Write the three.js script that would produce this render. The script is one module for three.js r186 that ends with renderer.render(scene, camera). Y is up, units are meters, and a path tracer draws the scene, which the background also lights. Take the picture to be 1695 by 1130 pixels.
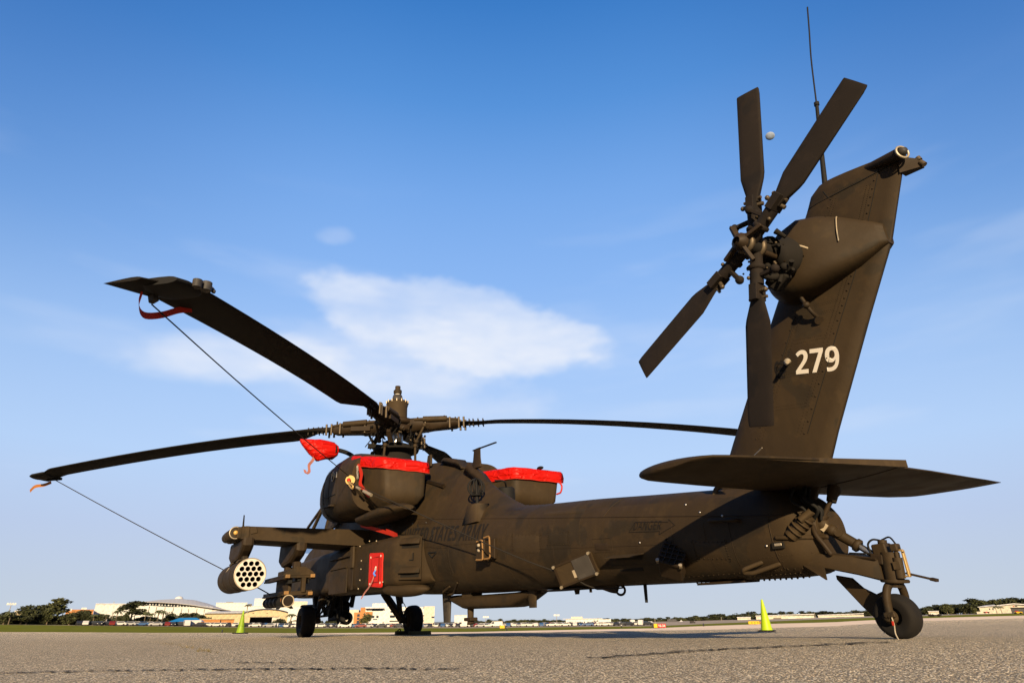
import * as THREE from 'three';
import { mergeGeometries, mergeVertices } from 'three/addons/utils/BufferGeometryUtils.js';
import { RoundedBoxGeometry } from 'three/addons/geometries/RoundedBoxGeometry.js';
import { FontLoader } from 'three/addons/loaders/FontLoader.js';

// ------------------------------------------------------------------ camera, sky, sun, exposure
const scene = new THREE.Scene();
const camera = new THREE.PerspectiveCamera(58.8, 1024 / 682, 0.05, 6000);
const CAM = new THREE.Vector3(11.3847, 0.2095, 4.6357);
camera.position.copy(CAM);
camera.rotation.set(0.4321, 1.0011, -0.0124, 'YXZ');
scene.add(camera); camera.updateMatrixWorld(true);
const renderer = new THREE.WebGLRenderer({ antialias: true });
renderer.setSize(1024, 682);
renderer.toneMapping = THREE.LinearToneMapping;
const EXPO = 2.8;
renderer.toneMappingExposure = EXPO;
renderer.shadowMap.enabled = true;
const sunDir = new THREE.Vector3(1.0, 0.30, 0.58).normalize();
const sun = new THREE.DirectionalLight(new THREE.Color().setRGB(1.0, 0.76, 0.46), 5);
sun.position.copy(sunDir).multiplyScalar(60).add(new THREE.Vector3(3, 0, 0));
sun.target.position.set(3, 0, 0);
sun.castShadow = true; sun.shadow.mapSize.set(4096, 4096);
Object.assign(sun.shadow.camera, { left: -30, right: 30, top: 30, bottom: -30, near: 1, far: 200 });
scene.add(sun, sun.target);

// ------------------------------------------------------------------ noise and random
function rng(seed) { let a = seed >>> 0; return () => { a |= 0; a = a + 0x6D2B79F5 | 0; let t = Math.imul(a ^ a >>> 15, 1 | a); t = t + Math.imul(t ^ t >>> 7, 61 | t) ^ t; return ((t ^ t >>> 14) >>> 0) / 4294967296; }; }
const hash = (x, y, s) => { let h = Math.imul(x | 0, 374761393) + Math.imul(y | 0, 668265263) + Math.imul(s | 0, 1274126177); h = Math.imul(h ^ h >>> 13, 1274126177); return ((h ^ h >>> 16) >>> 0) / 4294967296; };
function vnoise(x, y, s = 0, per = 0) {
  const xi = Math.floor(x), yi = Math.floor(y), fx = x - xi, fy = y - yi, u = fx * fx * (3 - 2 * fx), v = fy * fy * (3 - 2 * fy);
  const w = per ? k => ((k % per) + per) % per : k => k;
  const a = hash(w(xi), w(yi), s), b = hash(w(xi + 1), w(yi), s), c = hash(w(xi), w(yi + 1), s), d = hash(w(xi + 1), w(yi + 1), s);
  return a + (b - a) * u + (c - a) * v + (a - b - c + d) * u * v;
}
function fbm(x, y, oct = 4, s = 0, per = 0) { let t = 0, a = 0.5, n = 0; for (let i = 0; i < oct; i++) { t += a * vnoise(x, y, s + i * 17, per); n += a; a *= 0.5; x *= 2; y *= 2; per *= 2; } return t / n; }
const clamp = (x, a = 0, b = 1) => Math.min(b, Math.max(a, x));
const sstep = (a, b, x) => { const t = clamp((x - a) / (b - a)); return t * t * (3 - 2 * t); };
const lerp = (a, b, t) => a + (b - a) * t;
const lin = c => c.map(v => { v /= 255; return v <= 0.04045 ? v / 12.92 : Math.pow((v + 0.055) / 1.055, 2.4); });

// ------------------------------------------------------------------ sky: clear evening blue, pale horizon, one lens shaped cloud
{
  const W = 2048, H = 1024, data = new Float32Array(W * H * 4);
  const stops = [[-90, [150, 150, 150]], [-3, [188, 194, 204]], [0, [200, 210, 222]], [3, [196, 209, 227]], [7, [190, 207, 236]], [13, [185, 213, 250]], [22, [166, 201, 249]], [30, [140, 184, 243]], [38, [120, 170, 235]], [46, [90, 150, 221]], [54, [65, 130, 205]], [70, [44, 100, 176]], [90, [40, 92, 165]]].map(([e, c]) => [e, lin(c)]);
  const anti = sunDir.clone().negate();
  const d = new THREE.Vector3(), R = 180 / Math.PI;
  const wrapAz = a => a > 0 ? a - 360 : a;             // azimuths of the view run from -200 to -90
  const el2 = (az, el, a0, e0, ra, re, tilt) => { const dx = az - a0, dy = el - e0 - dx * tilt; return (dx / ra) ** 2 + (dy / re) ** 2; };
  for (let j = 0; j < H; j++) {
    const el = ((j + 0.5) / H - 0.5) * 180, ce = Math.cos(el / R), se = Math.sin(el / R);
    let k = 0; while (k < stops.length - 2 && el > stops[k + 1][0]) k++;
    const t = clamp((el - stops[k][0]) / (stops[k + 1][0] - stops[k][0]));
    for (let i = 0; i < W; i++) {
      const phi = ((i + 0.5) / W - 0.5) * 2 * Math.PI;
      d.set(Math.cos(phi) * ce, se, Math.sin(phi) * ce);
      let c = [0, 1, 2].map(q => lerp(stops[k][1][q], stops[k + 1][1][q], t));
      const ang = Math.acos(clamp(d.dot(anti), -1, 1)) * R;
      const deep = sstep(48, 92, ang) * sstep(2, 30, el) * (1 - sstep(100, 150, ang));
      c = [c[0] * (1 - 0.30 * deep), c[1] * (1 - 0.20 * deep), c[2] * (1 - 0.13 * deep)];
      const side = sstep(20, 75, Math.abs(wrapAz(phi * R) + 148)) * sstep(-5, 4, el);
      c = c.map((v, q) => v * (1 - [0.13, 0.10, 0.07][q] * side));
      const edge = sstep(14, 56, Math.abs(wrapAz(phi * R) + 148)) * sstep(10, 42, el) * sstep(90, 60, el); // deeper blue square to the sun
      c = c.map((v, q) => v * (1 - [0.46, 0.31, 0.20][q] * edge));
      const glow = sstep(70, 10, Math.acos(clamp(d.dot(sunDir), -1, 1)) * R); // wide brightening round the sun, as in any clear sky
      c = [c[0] + 0.35 * glow, c[1] + 0.28 * glow, c[2] + 0.18 * glow];
      const az = wrapAz(phi * R);
      let cl = 0;
      if (az > -215 && az < -80 && el > 8 && el < 50) {
        const n = fbm(az * 0.22, el * 0.55, 5, 3), n2 = fbm(az * 0.9, el * 1.6, 4, 9);
        const wob = (n - 0.5) * 1.3 + (n2 - 0.5) * 0.5;
        const body = 1 - sstep(0.55, 1.15, el2(az, el, -153, 26.1, 16, 4.1, -0.14) + wob * 0.55);
        const core = 1 - sstep(0.1, 1.4, el2(az, el, -149, 25.2, 11.5, 3.0, -0.12) + wob * 0.5);
        const low = 1 - sstep(0.0, 1.5, el2(az, el, -160, 22.6, 12, 3.4, -0.03) + wob * 0.6);
        const tail = 1 - sstep(0.1, 1.5, el2(az, el, -174.5, 21.2, 9, 2.2, 0.15) + wob * 0.7);
        const under = 1 - sstep(0.0, 1.4, el2(az, el, -157, 19.6, 13, 2.6, -0.05) + wob * 0.9);
        const wisp = 1 - sstep(0.0, 1.2, el2(az, el, -166.5, 33.4, 2.2, 0.9, 0.12) + wob * 0.7);
        const thin = sstep(0.50, 0.8, fbm(az * 0.06 + 4, el * 0.34, 5, 31)) * 0.16 * sstep(40, 28, el);
        cl = clamp(0.56 * body + 0.32 * core + 0.46 * low + 0.60 * tail + 0.32 * under + 0.22 * wisp + thin) * (0.72 + 0.56 * fbm(az * 0.35 + 9, el * 1.1, 5, 77));
      }
      const w = [0.80, 0.855, 0.97];
      for (let q = 0; q < 3; q++) data[(j * W + i) * 4 + q] = lerp(c[q], w[q], cl * 0.9) / EXPO;
      data[(j * W + i) * 4 + 3] = 1;
    }
  }
  const sky = new THREE.DataTexture(data, W, H, THREE.RGBAFormat, THREE.FloatType);
  sky.mapping = THREE.EquirectangularReflectionMapping; sky.magFilter = sky.minFilter = THREE.LinearFilter; sky.needsUpdate = true;
  scene.background = sky; scene.environment = sky;
}

// ------------------------------------------------------------------ building helpers
const V = (x, y, z) => new THREE.Vector3(x, y, z), A = a => a.isVector3 ? a.clone() : new THREE.Vector3(...a);
const names = {};
const numbered = n => { const k = names[n] = (names[n] ?? -1) + 1; return k ? `${n}_${String(k).padStart(3, '0')}` : n; };
function flat(g) { g = g.index ? g.toNonIndexed() : g; for (const k of Object.keys(g.attributes)) if (!['position', 'normal', 'uv', 'color'].includes(k)) g.deleteAttribute(k); return g; }
function boxUV(g) {                                    // texture coordinates in metres, from the main axis of each face
  const p = g.attributes.position, uv = new Float32Array(p.count * 2), a = V(), b = V(), c = V(), n = V();
  for (let i = 0; i < p.count; i += 3) {
    a.fromBufferAttribute(p, i); b.fromBufferAttribute(p, i + 1); c.fromBufferAttribute(p, i + 2);
    n.subVectors(b, a).cross(c.clone().sub(a)); const x = Math.abs(n.x), y = Math.abs(n.y), z = Math.abs(n.z);
    [a, b, c].forEach((q, k) => { const s = x > y && x > z ? [q.z, q.y] : y > z ? [q.x, q.z] : [q.x, q.y]; uv[(i + k) * 2] = s[0]; uv[(i + k) * 2 + 1] = s[1]; });
  }
  g.setAttribute('uv', new THREE.BufferAttribute(uv, 2)); return g;
}
function geo(list, keepUV) {
  const gs = [list].flat(Infinity).map(flat); if (!keepUV) gs.forEach(boxUV);
  return gs.length === 1 ? gs[0] : mergeGeometries(gs);
}
function mk(name, list, m, parent, o = {}) {           // merges shapes into ONE named mesh under parent
  const me = new THREE.Mesh(geo(list, o.keepUV), m);
  me.name = parent && parent !== scene ? name : numbered(name);
  me.castShadow = me.receiveShadow = true;
  if (o.label) me.userData.label = o.label; if (o.kind) me.userData.kind = o.kind;
  (parent || scene).add(me); return me;
}
const mkEach = (name, list, m, parent, o) => list.forEach(g => mk(name, g, m, parent, o)); // every piece a mesh of its own
function tag(o, label, category, group, kind) { o.userData.label = label; if (category) o.userData.category = category; if (group) o.userData.group = group; if (kind) o.userData.kind = kind; return o; }
function thing(name, label, category, pos, group) { const g = new THREE.Group(); g.name = numbered(name); g.position.copy(A(pos || [0, 0, 0])); scene.add(g); return tag(g, label, category, group); }
const X = (g, m) => (g.applyMatrix4(m), g);
const M4 = (p = [0, 0, 0], r = [0, 0, 0], s = [1, 1, 1]) => new THREE.Matrix4().compose(A(p), new THREE.Quaternion().setFromEuler(new THREE.Euler(...r)), A(s));
function along(a, b) { a = A(a); b = A(b); const d = b.clone().sub(a), l = d.length(); return { l, m: new THREE.Matrix4().compose(a.clone().add(b).multiplyScalar(0.5), new THREE.Quaternion().setFromUnitVectors(V(0, 1, 0), d.normalize()), V(1, 1, 1)) }; }
function cyl(a, b, r1, r2 = r1, n = 14, open = false) { const t = along(a, b); return X(new THREE.CylinderGeometry(r2, r1, t.l, n, 1, open), t.m); }
function lathe(a, b, prof, n = 20) { const t = along(a, b); const g = new THREE.LatheGeometry(prof.map(([r, h]) => new THREE.Vector2(Math.max(r, 1e-4), h * t.l - t.l / 2)), n); return X(g, t.m); }
function tube(pts, r, n = 7, seg, tension) { const c = new THREE.CatmullRomCurve3(pts.map(A), false, 'catmullrom', tension ?? 0.5); const g = new THREE.TubeGeometry(c, seg || pts.length * 5, r, n, false); return [g, sph(pts[0], r, 6), sph(pts[pts.length - 1], r, 6)]; }
function sph(p, r, n = 12, s = [1, 1, 1]) { return X(new THREE.SphereGeometry(r, n, Math.max(5, n * 0.7 | 0)), M4(A(p).toArray(), [0, 0, 0], s)); }
function box(w, h, d, p = [0, 0, 0], r = [0, 0, 0], rad = 0) { const g = rad ? new RoundedBoxGeometry(w, h, d, 2, rad) : new THREE.BoxGeometry(w, h, d); return X(g, M4(p, r)); }
function beam(a, b, w, h, up = V(0, 1, 0), rad = 0.006) { // rectangular bar between two points, w across, h along "up"
  a = A(a); b = A(b); const y = b.clone().sub(a), l = y.length(); y.normalize(); const x = V().crossVectors(y, up).normalize(), z = V().crossVectors(x, y);
  const m = new THREE.Matrix4().makeBasis(x, y, z).setPosition(a.add(b).multiplyScalar(0.5));
  return X(rad ? new RoundedBoxGeometry(w, l, h, 1, Math.min(rad, w * 0.4, h * 0.4)) : new THREE.BoxGeometry(w, l, h), m);
}
function loft(rings, closed = true, caps = true, flipped = null) {
  if (flipped === null) { let sgn = 0; for (let i = 0; i < rings.length - 1; i++) { const r = rings[i].map(A), r2 = rings[i + 1].map(A), c = V(); r.forEach(p => c.add(p)); c.multiplyScalar(1 / r.length); r.forEach((p, j) => { const k = (j + 1) % r.length; sgn += r[k].clone().sub(p).cross(r2[j].clone().sub(p)).dot(p.clone().sub(c)); }); } flipped = sgn < 0; }   // rings of equal point count -> skin
  const n = rings[0].length, pos = [], idx = []; rings.forEach(r => r.forEach(p => { p = p.isVector3 ? p : A(p); pos.push(p.x, p.y, p.z); }));
  const m = closed ? n : n - 1, q = (a, b, c, d) => flipped ? idx.push(a, c, b, b, c, d) : idx.push(a, b, c, b, d, c);
  for (let i = 0; i < rings.length - 1; i++) for (let j = 0; j < m; j++) { const k = (j + 1) % n; q(i * n + j, i * n + k, (i + 1) * n + j, (i + 1) * n + k); }
  const g = new THREE.BufferGeometry(); g.setAttribute('position', new THREE.Float32BufferAttribute(pos, 3)); g.setIndex(idx); g.computeVertexNormals();
  const out = [flat(g)];
  out[0].setAttribute('uv', new THREE.Float32BufferAttribute(new Float32Array(out[0].attributes.position.count * 2), 2));
  if (caps && closed) for (const e of [0, rings.length - 1]) {
    const r = rings[e].map(A), c = V(); r.forEach(p => c.add(p)); c.multiplyScalar(1 / n); const pp = [];
    for (let j = 0; j < n; j++) { const a = r[j], b = r[(j + 1) % n]; const t = (e === 0) !== flipped ? [c, b, a] : [c, a, b]; t.forEach(p => pp.push(p.x, p.y, p.z)); }
    const cg = new THREE.BufferGeometry(); cg.setAttribute('position', new THREE.Float32BufferAttribute(pp, 3)); cg.computeVertexNormals(); cg.setAttribute('uv', new THREE.Float32BufferAttribute(new Float32Array(pp.length / 3 * 2), 2)); out.push(cg);
  }
  return out;
}
function prism(poly, d, m, bevel = 0) {                // polygon in xy, extruded by d along z about 0
  const s = new THREE.Shape(poly.map(p => new THREE.Vector2(...p)));
  const g = new THREE.ExtrudeGeometry(s, { depth: d - 2 * bevel, bevelEnabled: bevel > 0, bevelThickness: bevel, bevelSize: bevel, bevelOffset: -bevel, bevelSegments: 2, curveSegments: 8 });
  g.translate(0, 0, -d / 2 + bevel); return m ? X(g, m) : g;
}
function hull8(c) {                                    // block from 8 corners: 4 of the lower face in order, then the 4 above them
  const f = [[0, 3, 2, 1], [4, 5, 6, 7], [0, 1, 5, 4], [1, 2, 6, 5], [2, 3, 7, 6], [3, 0, 4, 7]], pp = [];
  f.forEach(([a, b, d, e]) => [a, b, d, a, d, e].forEach(i => pp.push(...c[i])));
  const g = new THREE.BufferGeometry(); g.setAttribute('position', new THREE.Float32BufferAttribute(pp, 3)); g.computeVertexNormals(); g.setAttribute('uv', new THREE.Float32BufferAttribute(new Float32Array(pp.length / 3 * 2), 2)); return g;
}
// ------------------------------------------------------------------ textures and materials
function tex(size, fn, srgb = true, rep = 1) {
  const d = new Uint8Array(size * size * 4);
  for (let j = 0; j < size; j++) for (let i = 0; i < size; i++) { const c = fn(i / size, j / size, i, j), k = (j * size + i) * 4; d[k] = clamp(c[0]) * 255; d[k + 1] = clamp(c[1]) * 255; d[k + 2] = clamp(c[2]) * 255; d[k + 3] = 255; }
  const t = new THREE.DataTexture(d, size, size); t.wrapS = t.wrapT = THREE.RepeatWrapping; t.magFilter = THREE.LinearFilter; t.minFilter = THREE.LinearMipmapLinearFilter; t.generateMipmaps = true;
  if (srgb) t.colorSpace = THREE.SRGBColorSpace; t.repeat.set(rep, rep); t.needsUpdate = true; return t;
}
const wear = tex(1024, (u, v) => {                     // worn matt paint: broad mottling, touched up patches, run marks, fine grain
  const a = fbm(u * 5, v * 5, 5, 5, 5), c = fbm(u * 9 + 3, v * 9, 4, 33, 9), st = fbm(u * 60, v * 4, 3, 11, 0), g = hash(u * 1024, v * 1024, 2), f = fbm(u * 32, v * 32, 3, 21, 32);
  const patch = sstep(0.60, 0.66, c) * 0.16, scuff = sstep(0.66, 0.74, f) * 0.12, e = Math.min(u, 1 - u) < 0.04 ? 0 : 1;
  const s = 0.80 + 0.42 * (a - 0.5) - patch + scuff + 0.06 * (g - 0.5) + 0.14 * (st - 0.5) * e + 0.12 * (f - 0.5);
  return [s * (1.01 - patch * 0.5), s, s * (0.97 + patch * 0.9)];
}, false, 0.42);
const rough = tex(512, (u, v) => { const a = fbm(u * 8, v * 8, 5, 7, 8); const s = 0.66 + 0.34 * (a - 0.3); return [s, s, s]; }, false, 0.5);
const fine = tex(512, (u, v, i, j) => { const s = 0.75 * fbm(u * 5, v * 5, 2, 13, 5) + 0.10 * fbm(u * 32, v * 32, 3, 17, 32) + 0.05 * hash(i, j, 4); return [s, s, s]; }, false, 1.2);
const dark = (r, g, b, o = {}) => new THREE.MeshPhysicalMaterial({ color: new THREE.Color().setRGB(r, g, b), roughness: 0.7, specularIntensity: 0.3, ...o });
const MT = {
  olive: dark(0.0228, 0.0144, 0.0061, { map: wear, roughnessMap: rough, roughness: 1.0, bumpMap: fine, bumpScale: 0.005 }),
  olive2: dark(0.029, 0.019, 0.0088, { map: wear, roughnessMap: rough, roughness: 1.0 }),
  olive3: dark(0.0180, 0.0110, 0.0050, { map: wear, roughnessMap: rough, roughness: 0.95 }),
  blade: dark(0.0060, 0.0044, 0.0031, { map: wear, roughness: 0.85 }),
  tailblade: dark(0.0095, 0.0066, 0.0050, { map: wear, roughness: 0.85 }),
  black: dark(0.0045, 0.0043, 0.0042, { roughness: 0.75 }),
  soot: dark(0.0060, 0.0050, 0.0040, { roughness: 0.9 }),
  mark: dark(0.0050, 0.0040, 0.0036, { roughness: 0.85 }),
  tyre: dark(0.0075, 0.0062, 0.0052, { map: wear, roughness: 0.85 }),
  rim: dark(0.018, 0.013, 0.008, { map: wear, roughness: 0.55 }),
  fitting: dark(0.055, 0.042, 0.027, { metalness: 0.4, roughness: 0.5 }),
  steel: dark(0.30, 0.29, 0.28, { metalness: 1, roughness: 0.32 }),
  alu: dark(0.26, 0.22, 0.16, { metalness: 0.6, roughness: 0.45 }),
  brass: dark(0.30, 0.20, 0.08, { metalness: 0.55, roughness: 0.4 }),
  tan: dark(0.17, 0.095, 0.036, { map: wear, roughness: 0.7 }),
  orange: dark(0.22, 0.08, 0.016, { map: wear, roughness: 0.7 }),
  cream: dark(0.27, 0.225, 0.165, { map: wear, roughness: 0.7 }),
  white: dark(0.32, 0.30, 0.27, { roughness: 0.7 }),
  red: dark(0.30, 0.0045, 0.0022, { specularIntensity: 0.15, roughnessMap: rough, roughness: 0.62, map: tex(256, (u, v) => { const s = 0.86 + 0.28 * (fbm(u * 5, v * 5, 4, 44, 5) - 0.5); return [s, s, s]; }, false, 1), bumpMap: tex(512, (u, v) => { const a = fbm(u * 4 + 2 * fbm(u * 3, v * 3, 2, 5, 3), v * 9, 3, 3, 0), s = 1 - 2 * Math.abs(a - 0.5); return [s, s, s]; }, false, 1.3), bumpScale: 0.035 }),
  redflag: dark(0.26, 0.014, 0.007, { roughness: 0.6, side: THREE.DoubleSide }),
  panelred: dark(0.33, 0.010, 0.005, { roughness: 0.45 }),
  pinkflag: dark(0.24, 0.10, 0.09, { roughness: 0.7, side: THREE.DoubleSide }),
  rope: dark(0.012, 0.010, 0.008, { roughness: 0.9 }),
  greyblade: dark(0.036, 0.032, 0.029, { map: wear, roughness: 0.6 }),
  glass: new THREE.MeshPhysicalMaterial({ color: new THREE.Color().setRGB(0.42, 0.54, 0.68), roughness: 0.03, transmission: 1, thickness: 0, ior: 1.5 }),
  lens: new THREE.MeshPhysicalMaterial({ color: new THREE.Color().setRGB(0.8, 0.8, 0.75), roughness: 0.1, transmission: 0.6, thickness: 0.01 }),
  amber: dark(0.30, 0.18, 0.05, { roughness: 0.25 }),
  cone: dark(0.21, 0.30, 0.008, { roughness: 0.45 }),
  coneold: dark(0.16, 0.25, 0.012, { roughness: 0.5, map: wear }),
};
// ------------------------------------------------------------------ the helicopter: x aft, y up, z to port, origin under the mast
const HQ = new THREE.Quaternion().setFromEuler(new THREE.Euler(0.0466, 0, -0.0028, 'ZYX'));
const heliRoot = thing('attack_helicopter', 'large olive brown army attack helicopter parked on the apron with four drooping rotor blades', 'helicopter');
heliRoot.quaternion.copy(HQ);
const toW = p => A(p).applyQuaternion(HQ);
function sub(name, parent = heliRoot) { const g = new THREE.Group(); g.name = name; parent.add(g); return g; }
function onHeli(name, label, category, p, group) { const g = thing(name, label, category, toW(p), group); g.quaternion.copy(HQ); g.userData_base = A(p); const b = A(p); g.put = (n, list, m, par = g, o) => { const gg = geo(list, o && o.keepUV); gg.translate(-b.x, -b.y, -b.z); return mk(n, gg, m, par, { ...o, keepUV: true }); }; delete g.userData_base; return g; }

// fuselage sections: x, top, bottom, widest height, half width, top and bottom roundness
const FS = [
  [-5.35, 1.42, 1.12, 1.28, 0.12, 2.2, 2.2], [-5.2, 1.66, 0.98, 1.3, 0.30, 2.4, 2.4], [-4.8, 1.82, 0.86, 1.3, 0.44, 2.8, 3], [-4.0, 1.98, 0.80, 1.3, 0.52, 3, 3.4], [-3.0, 2.10, 0.79, 1.32, 0.56, 3, 3.4], [-2.1, 2.26, 0.78, 1.38, 0.60, 2.8, 3.2],
  [-1.3, 2.62, 0.75, 1.40, 0.62, 2.4, 3], [0, 2.78, 0.71, 1.40, 0.63, 2.0, 2.8], [1.0, 2.79, 0.66, 1.40, 0.63, 1.7, 2.6], [1.6, 2.76, 0.625, 1.38, 0.63, 1.45, 2.5], [2.3, 2.65, 0.60, 1.34, 0.63, 1.32, 2.5], [2.8, 2.50, 0.585, 1.30, 0.62, 1.28, 2.4],
  [3.16, 2.325, 0.58, 1.27, 0.61, 1.30, 2.4], [3.53, 2.13, 0.575, 1.23, 0.595, 1.36, 2.4], [3.8, 1.97, 0.57, 1.20, 0.58, 1.45, 2.4], [4.15, 1.76, 0.567, 1.16, 0.56, 1.75, 2.4], [4.45, 1.64, 0.565, 1.13, 0.54, 1.95, 2.4], [5.0, 1.56, 0.56, 1.08, 0.50, 2.1, 2.4], [6.1, 1.458, 0.545, 1.0, 0.43, 2.2, 2.4], [7.0, 1.362, 0.532, 0.95, 0.39, 2.3, 2.5], [7.6, 1.300, 0.523, 0.92, 0.36, 2.4, 2.6], [8.3, 1.22, 0.515, 0.88, 0.325, 2.5, 2.8], [8.46, 1.16, 0.520, 0.87, 0.31, 2.6, 2.8], [8.58, 1.08, 0.55, 0.84, 0.26, 2.6, 2.6], [8.66, 0.99, 0.61, 0.82, 0.19, 2.4, 2.4]];
function fs(x) {
  let k = 0; while (k < FS.length - 2 && x > FS[k + 1][0]) k++;
  const a = FS[Math.max(0, k - 1)], b = FS[k], c = FS[k + 1], d = FS[Math.min(FS.length - 1, k + 2)], h = c[0] - b[0], t = clamp((x - b[0]) / h);
  const o = [x]; for (let i = 1; i < 7; i++) {
    const s0 = b[i] - a[i] && b[0] - a[0] ? (b[i] - a[i]) / (b[0] - a[0]) : 0, s1 = (c[i] - b[i]) / h, s2 = d[0] - c[0] ? (d[i] - c[i]) / (d[0] - c[0]) : s1;
    const mm = (p, q) => p * q <= 0 ? 0 : 2 * p * q / (p + q), m0 = k === 0 ? s1 : mm(s0, s1), m1 = k === FS.length - 2 ? s1 : mm(s1, s2);
    o[i] = (2 * t ** 3 - 3 * t * t + 1) * b[i] + (t ** 3 - 2 * t * t + t) * h * m0 + (3 * t * t - 2 * t ** 3) * c[i] + (t ** 3 - t * t) * h * m1;
  } return o;
}
function fring(x, n = 96, grow = 0) { const [, yt, yb, ym, w, nt, nb] = fs(x), r = []; for (let i = 0; i < n; i++) { const a = i / n * 2 * Math.PI, c = Math.cos(a), s = Math.sin(a), e = s > 0 ? nt : nb, h = (s > 0 ? yt - ym : ym - yb) + grow; r.push(V(x, ym + Math.sign(s) * h * Math.abs(s) ** (2 / e), (w + grow) * Math.sign(c) * Math.abs(c) ** (2 / e))); } return r; }
function fz(x, y, off = 0) { const [, yt, yb, ym, w, nt, nb] = fs(x), t = clamp(Math.abs(y - ym) / (y > ym ? yt - ym : ym - yb)), e = y > ym ? nt : nb; return w * Math.max(0, 1 - t ** e) ** (1 / e) + off; }
function fpath(pts, r, n = 5) { // a thin raised line following the port skin through (x, y) points
  const o = []; for (let i = 0; i < pts.length - 1; i++) { const k = Math.max(2, Math.ceil(Math.hypot(pts[i + 1][0] - pts[i][0], pts[i + 1][1] - pts[i][1]) / 0.08)); for (let j = 0; j < k; j++) { const x = lerp(pts[i][0], pts[i + 1][0], j / k), y = lerp(pts[i][1], pts[i + 1][1], j / k); o.push([x, y, fz(x, y, 0.001)]); } }
  const e = pts[pts.length - 1]; o.push([e[0], e[1], fz(e[0], e[1], 0.001)]); const c = new THREE.CatmullRomCurve3(o.map(A)); return new THREE.TubeGeometry(c, o.length * 2, r, n, false);
}
const xs = []; for (let x = -5.35; x < 8.655; x += 0.06) xs.push(x); xs.push(8.66);
const fuselage = mk('fuselage', loft(xs.map(x => fring(x))), MT.olive, heliRoot);

// lettering: font outlines laid on the skin
const fonts = { bold: await new FontLoader().loadAsync('fonts/droid/droid_sans_bold.typeface.json'), reg: await new FontLoader().loadAsync('fonts/droid/droid_sans_regular.typeface.json') };
function letters(text, size, font = 'bold', squeeze = 1, slant = 0) { // flat shapes finely divided so that they can bend with a skin
  const sh = fonts[font].generateShapes(text, size), g = flat(new THREE.ShapeGeometry(sh, 5)), p = g.attributes.position, out = [];
  const split = (a, b, c, d) => { const l = [a.distanceTo(b), b.distanceTo(c), c.distanceTo(a)], m = Math.max(...l); if (m < size * 0.3 || d > 6) { out.push(a, b, c); return; } const k = l.indexOf(m), [x, y, z] = k === 0 ? [a, b, c] : k === 1 ? [b, c, a] : [c, a, b], q = x.clone().add(y).multiplyScalar(0.5); split(x, q, z, d + 1); split(q, y, z, d + 1); };
  for (let i = 0; i < p.count; i += 3) split(...[0, 1, 2].map(k => V().fromBufferAttribute(p, i + k)), 0);
  out.forEach(v => { v.x = v.x * squeeze + v.y * slant; }); return out;
}
function lay(pts, f) { const pos = []; pts.forEach(p => { const q = f(p.x, p.y); pos.push(...q); }); const g = new THREE.BufferGeometry(); g.setAttribute('position', new THREE.Float32BufferAttribute(pos, 3)); g.computeVertexNormals(); g.setAttribute('uv', new THREE.Float32BufferAttribute(new Float32Array(pos.length / 3 * 2), 2)); return g; }
const widthOf = p => Math.max(...p.map(v => v.x));
{
  const t1 = letters('UNITED STATES ARMY', 0.185, 'bold', 1), s1 = 2.45 / widthOf(t1);
  mk('lettering', lay(t1, (x, y) => { const X1 = 1.93 + x * s1, Y1 = 1.408 - 0.088 * (X1 - 1.93) + y * 1.1; return [X1, Y1, fz(X1, Y1, 0.005)]; }), MT.mark, fuselage, { label: 'faded dark stencilled lettering UNITED STATES ARMY' });
  const t2 = letters('DANGER', 0.072, 'reg', 1.0, 0), s2 = 0.35 / widthOf(t2), put = (x, y) => [x, y, fz(x, y, 0.006)];
  const g2 = lay(t2, (x, y) => put(6.93 + x * s2 + y * 0.38, 1.024 - 0.094 * x * s2 + y * 1.02));
  const arrow = [[6.959, 1.092], [6.876, 1.008], [7.262, 0.975], [7.250, 0.948], [7.442, 1.007], [7.375, 1.066], [7.366, 1.044], [6.959, 1.092]];
  mk('lettering', [g2, ...arrow.slice(1).map((p, i) => fpath([arrow[i], p], 0.0035))], MT.mark, fuselage, { label: 'DANGER in a dark outlined arrow pointing to the tail' });
}
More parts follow.
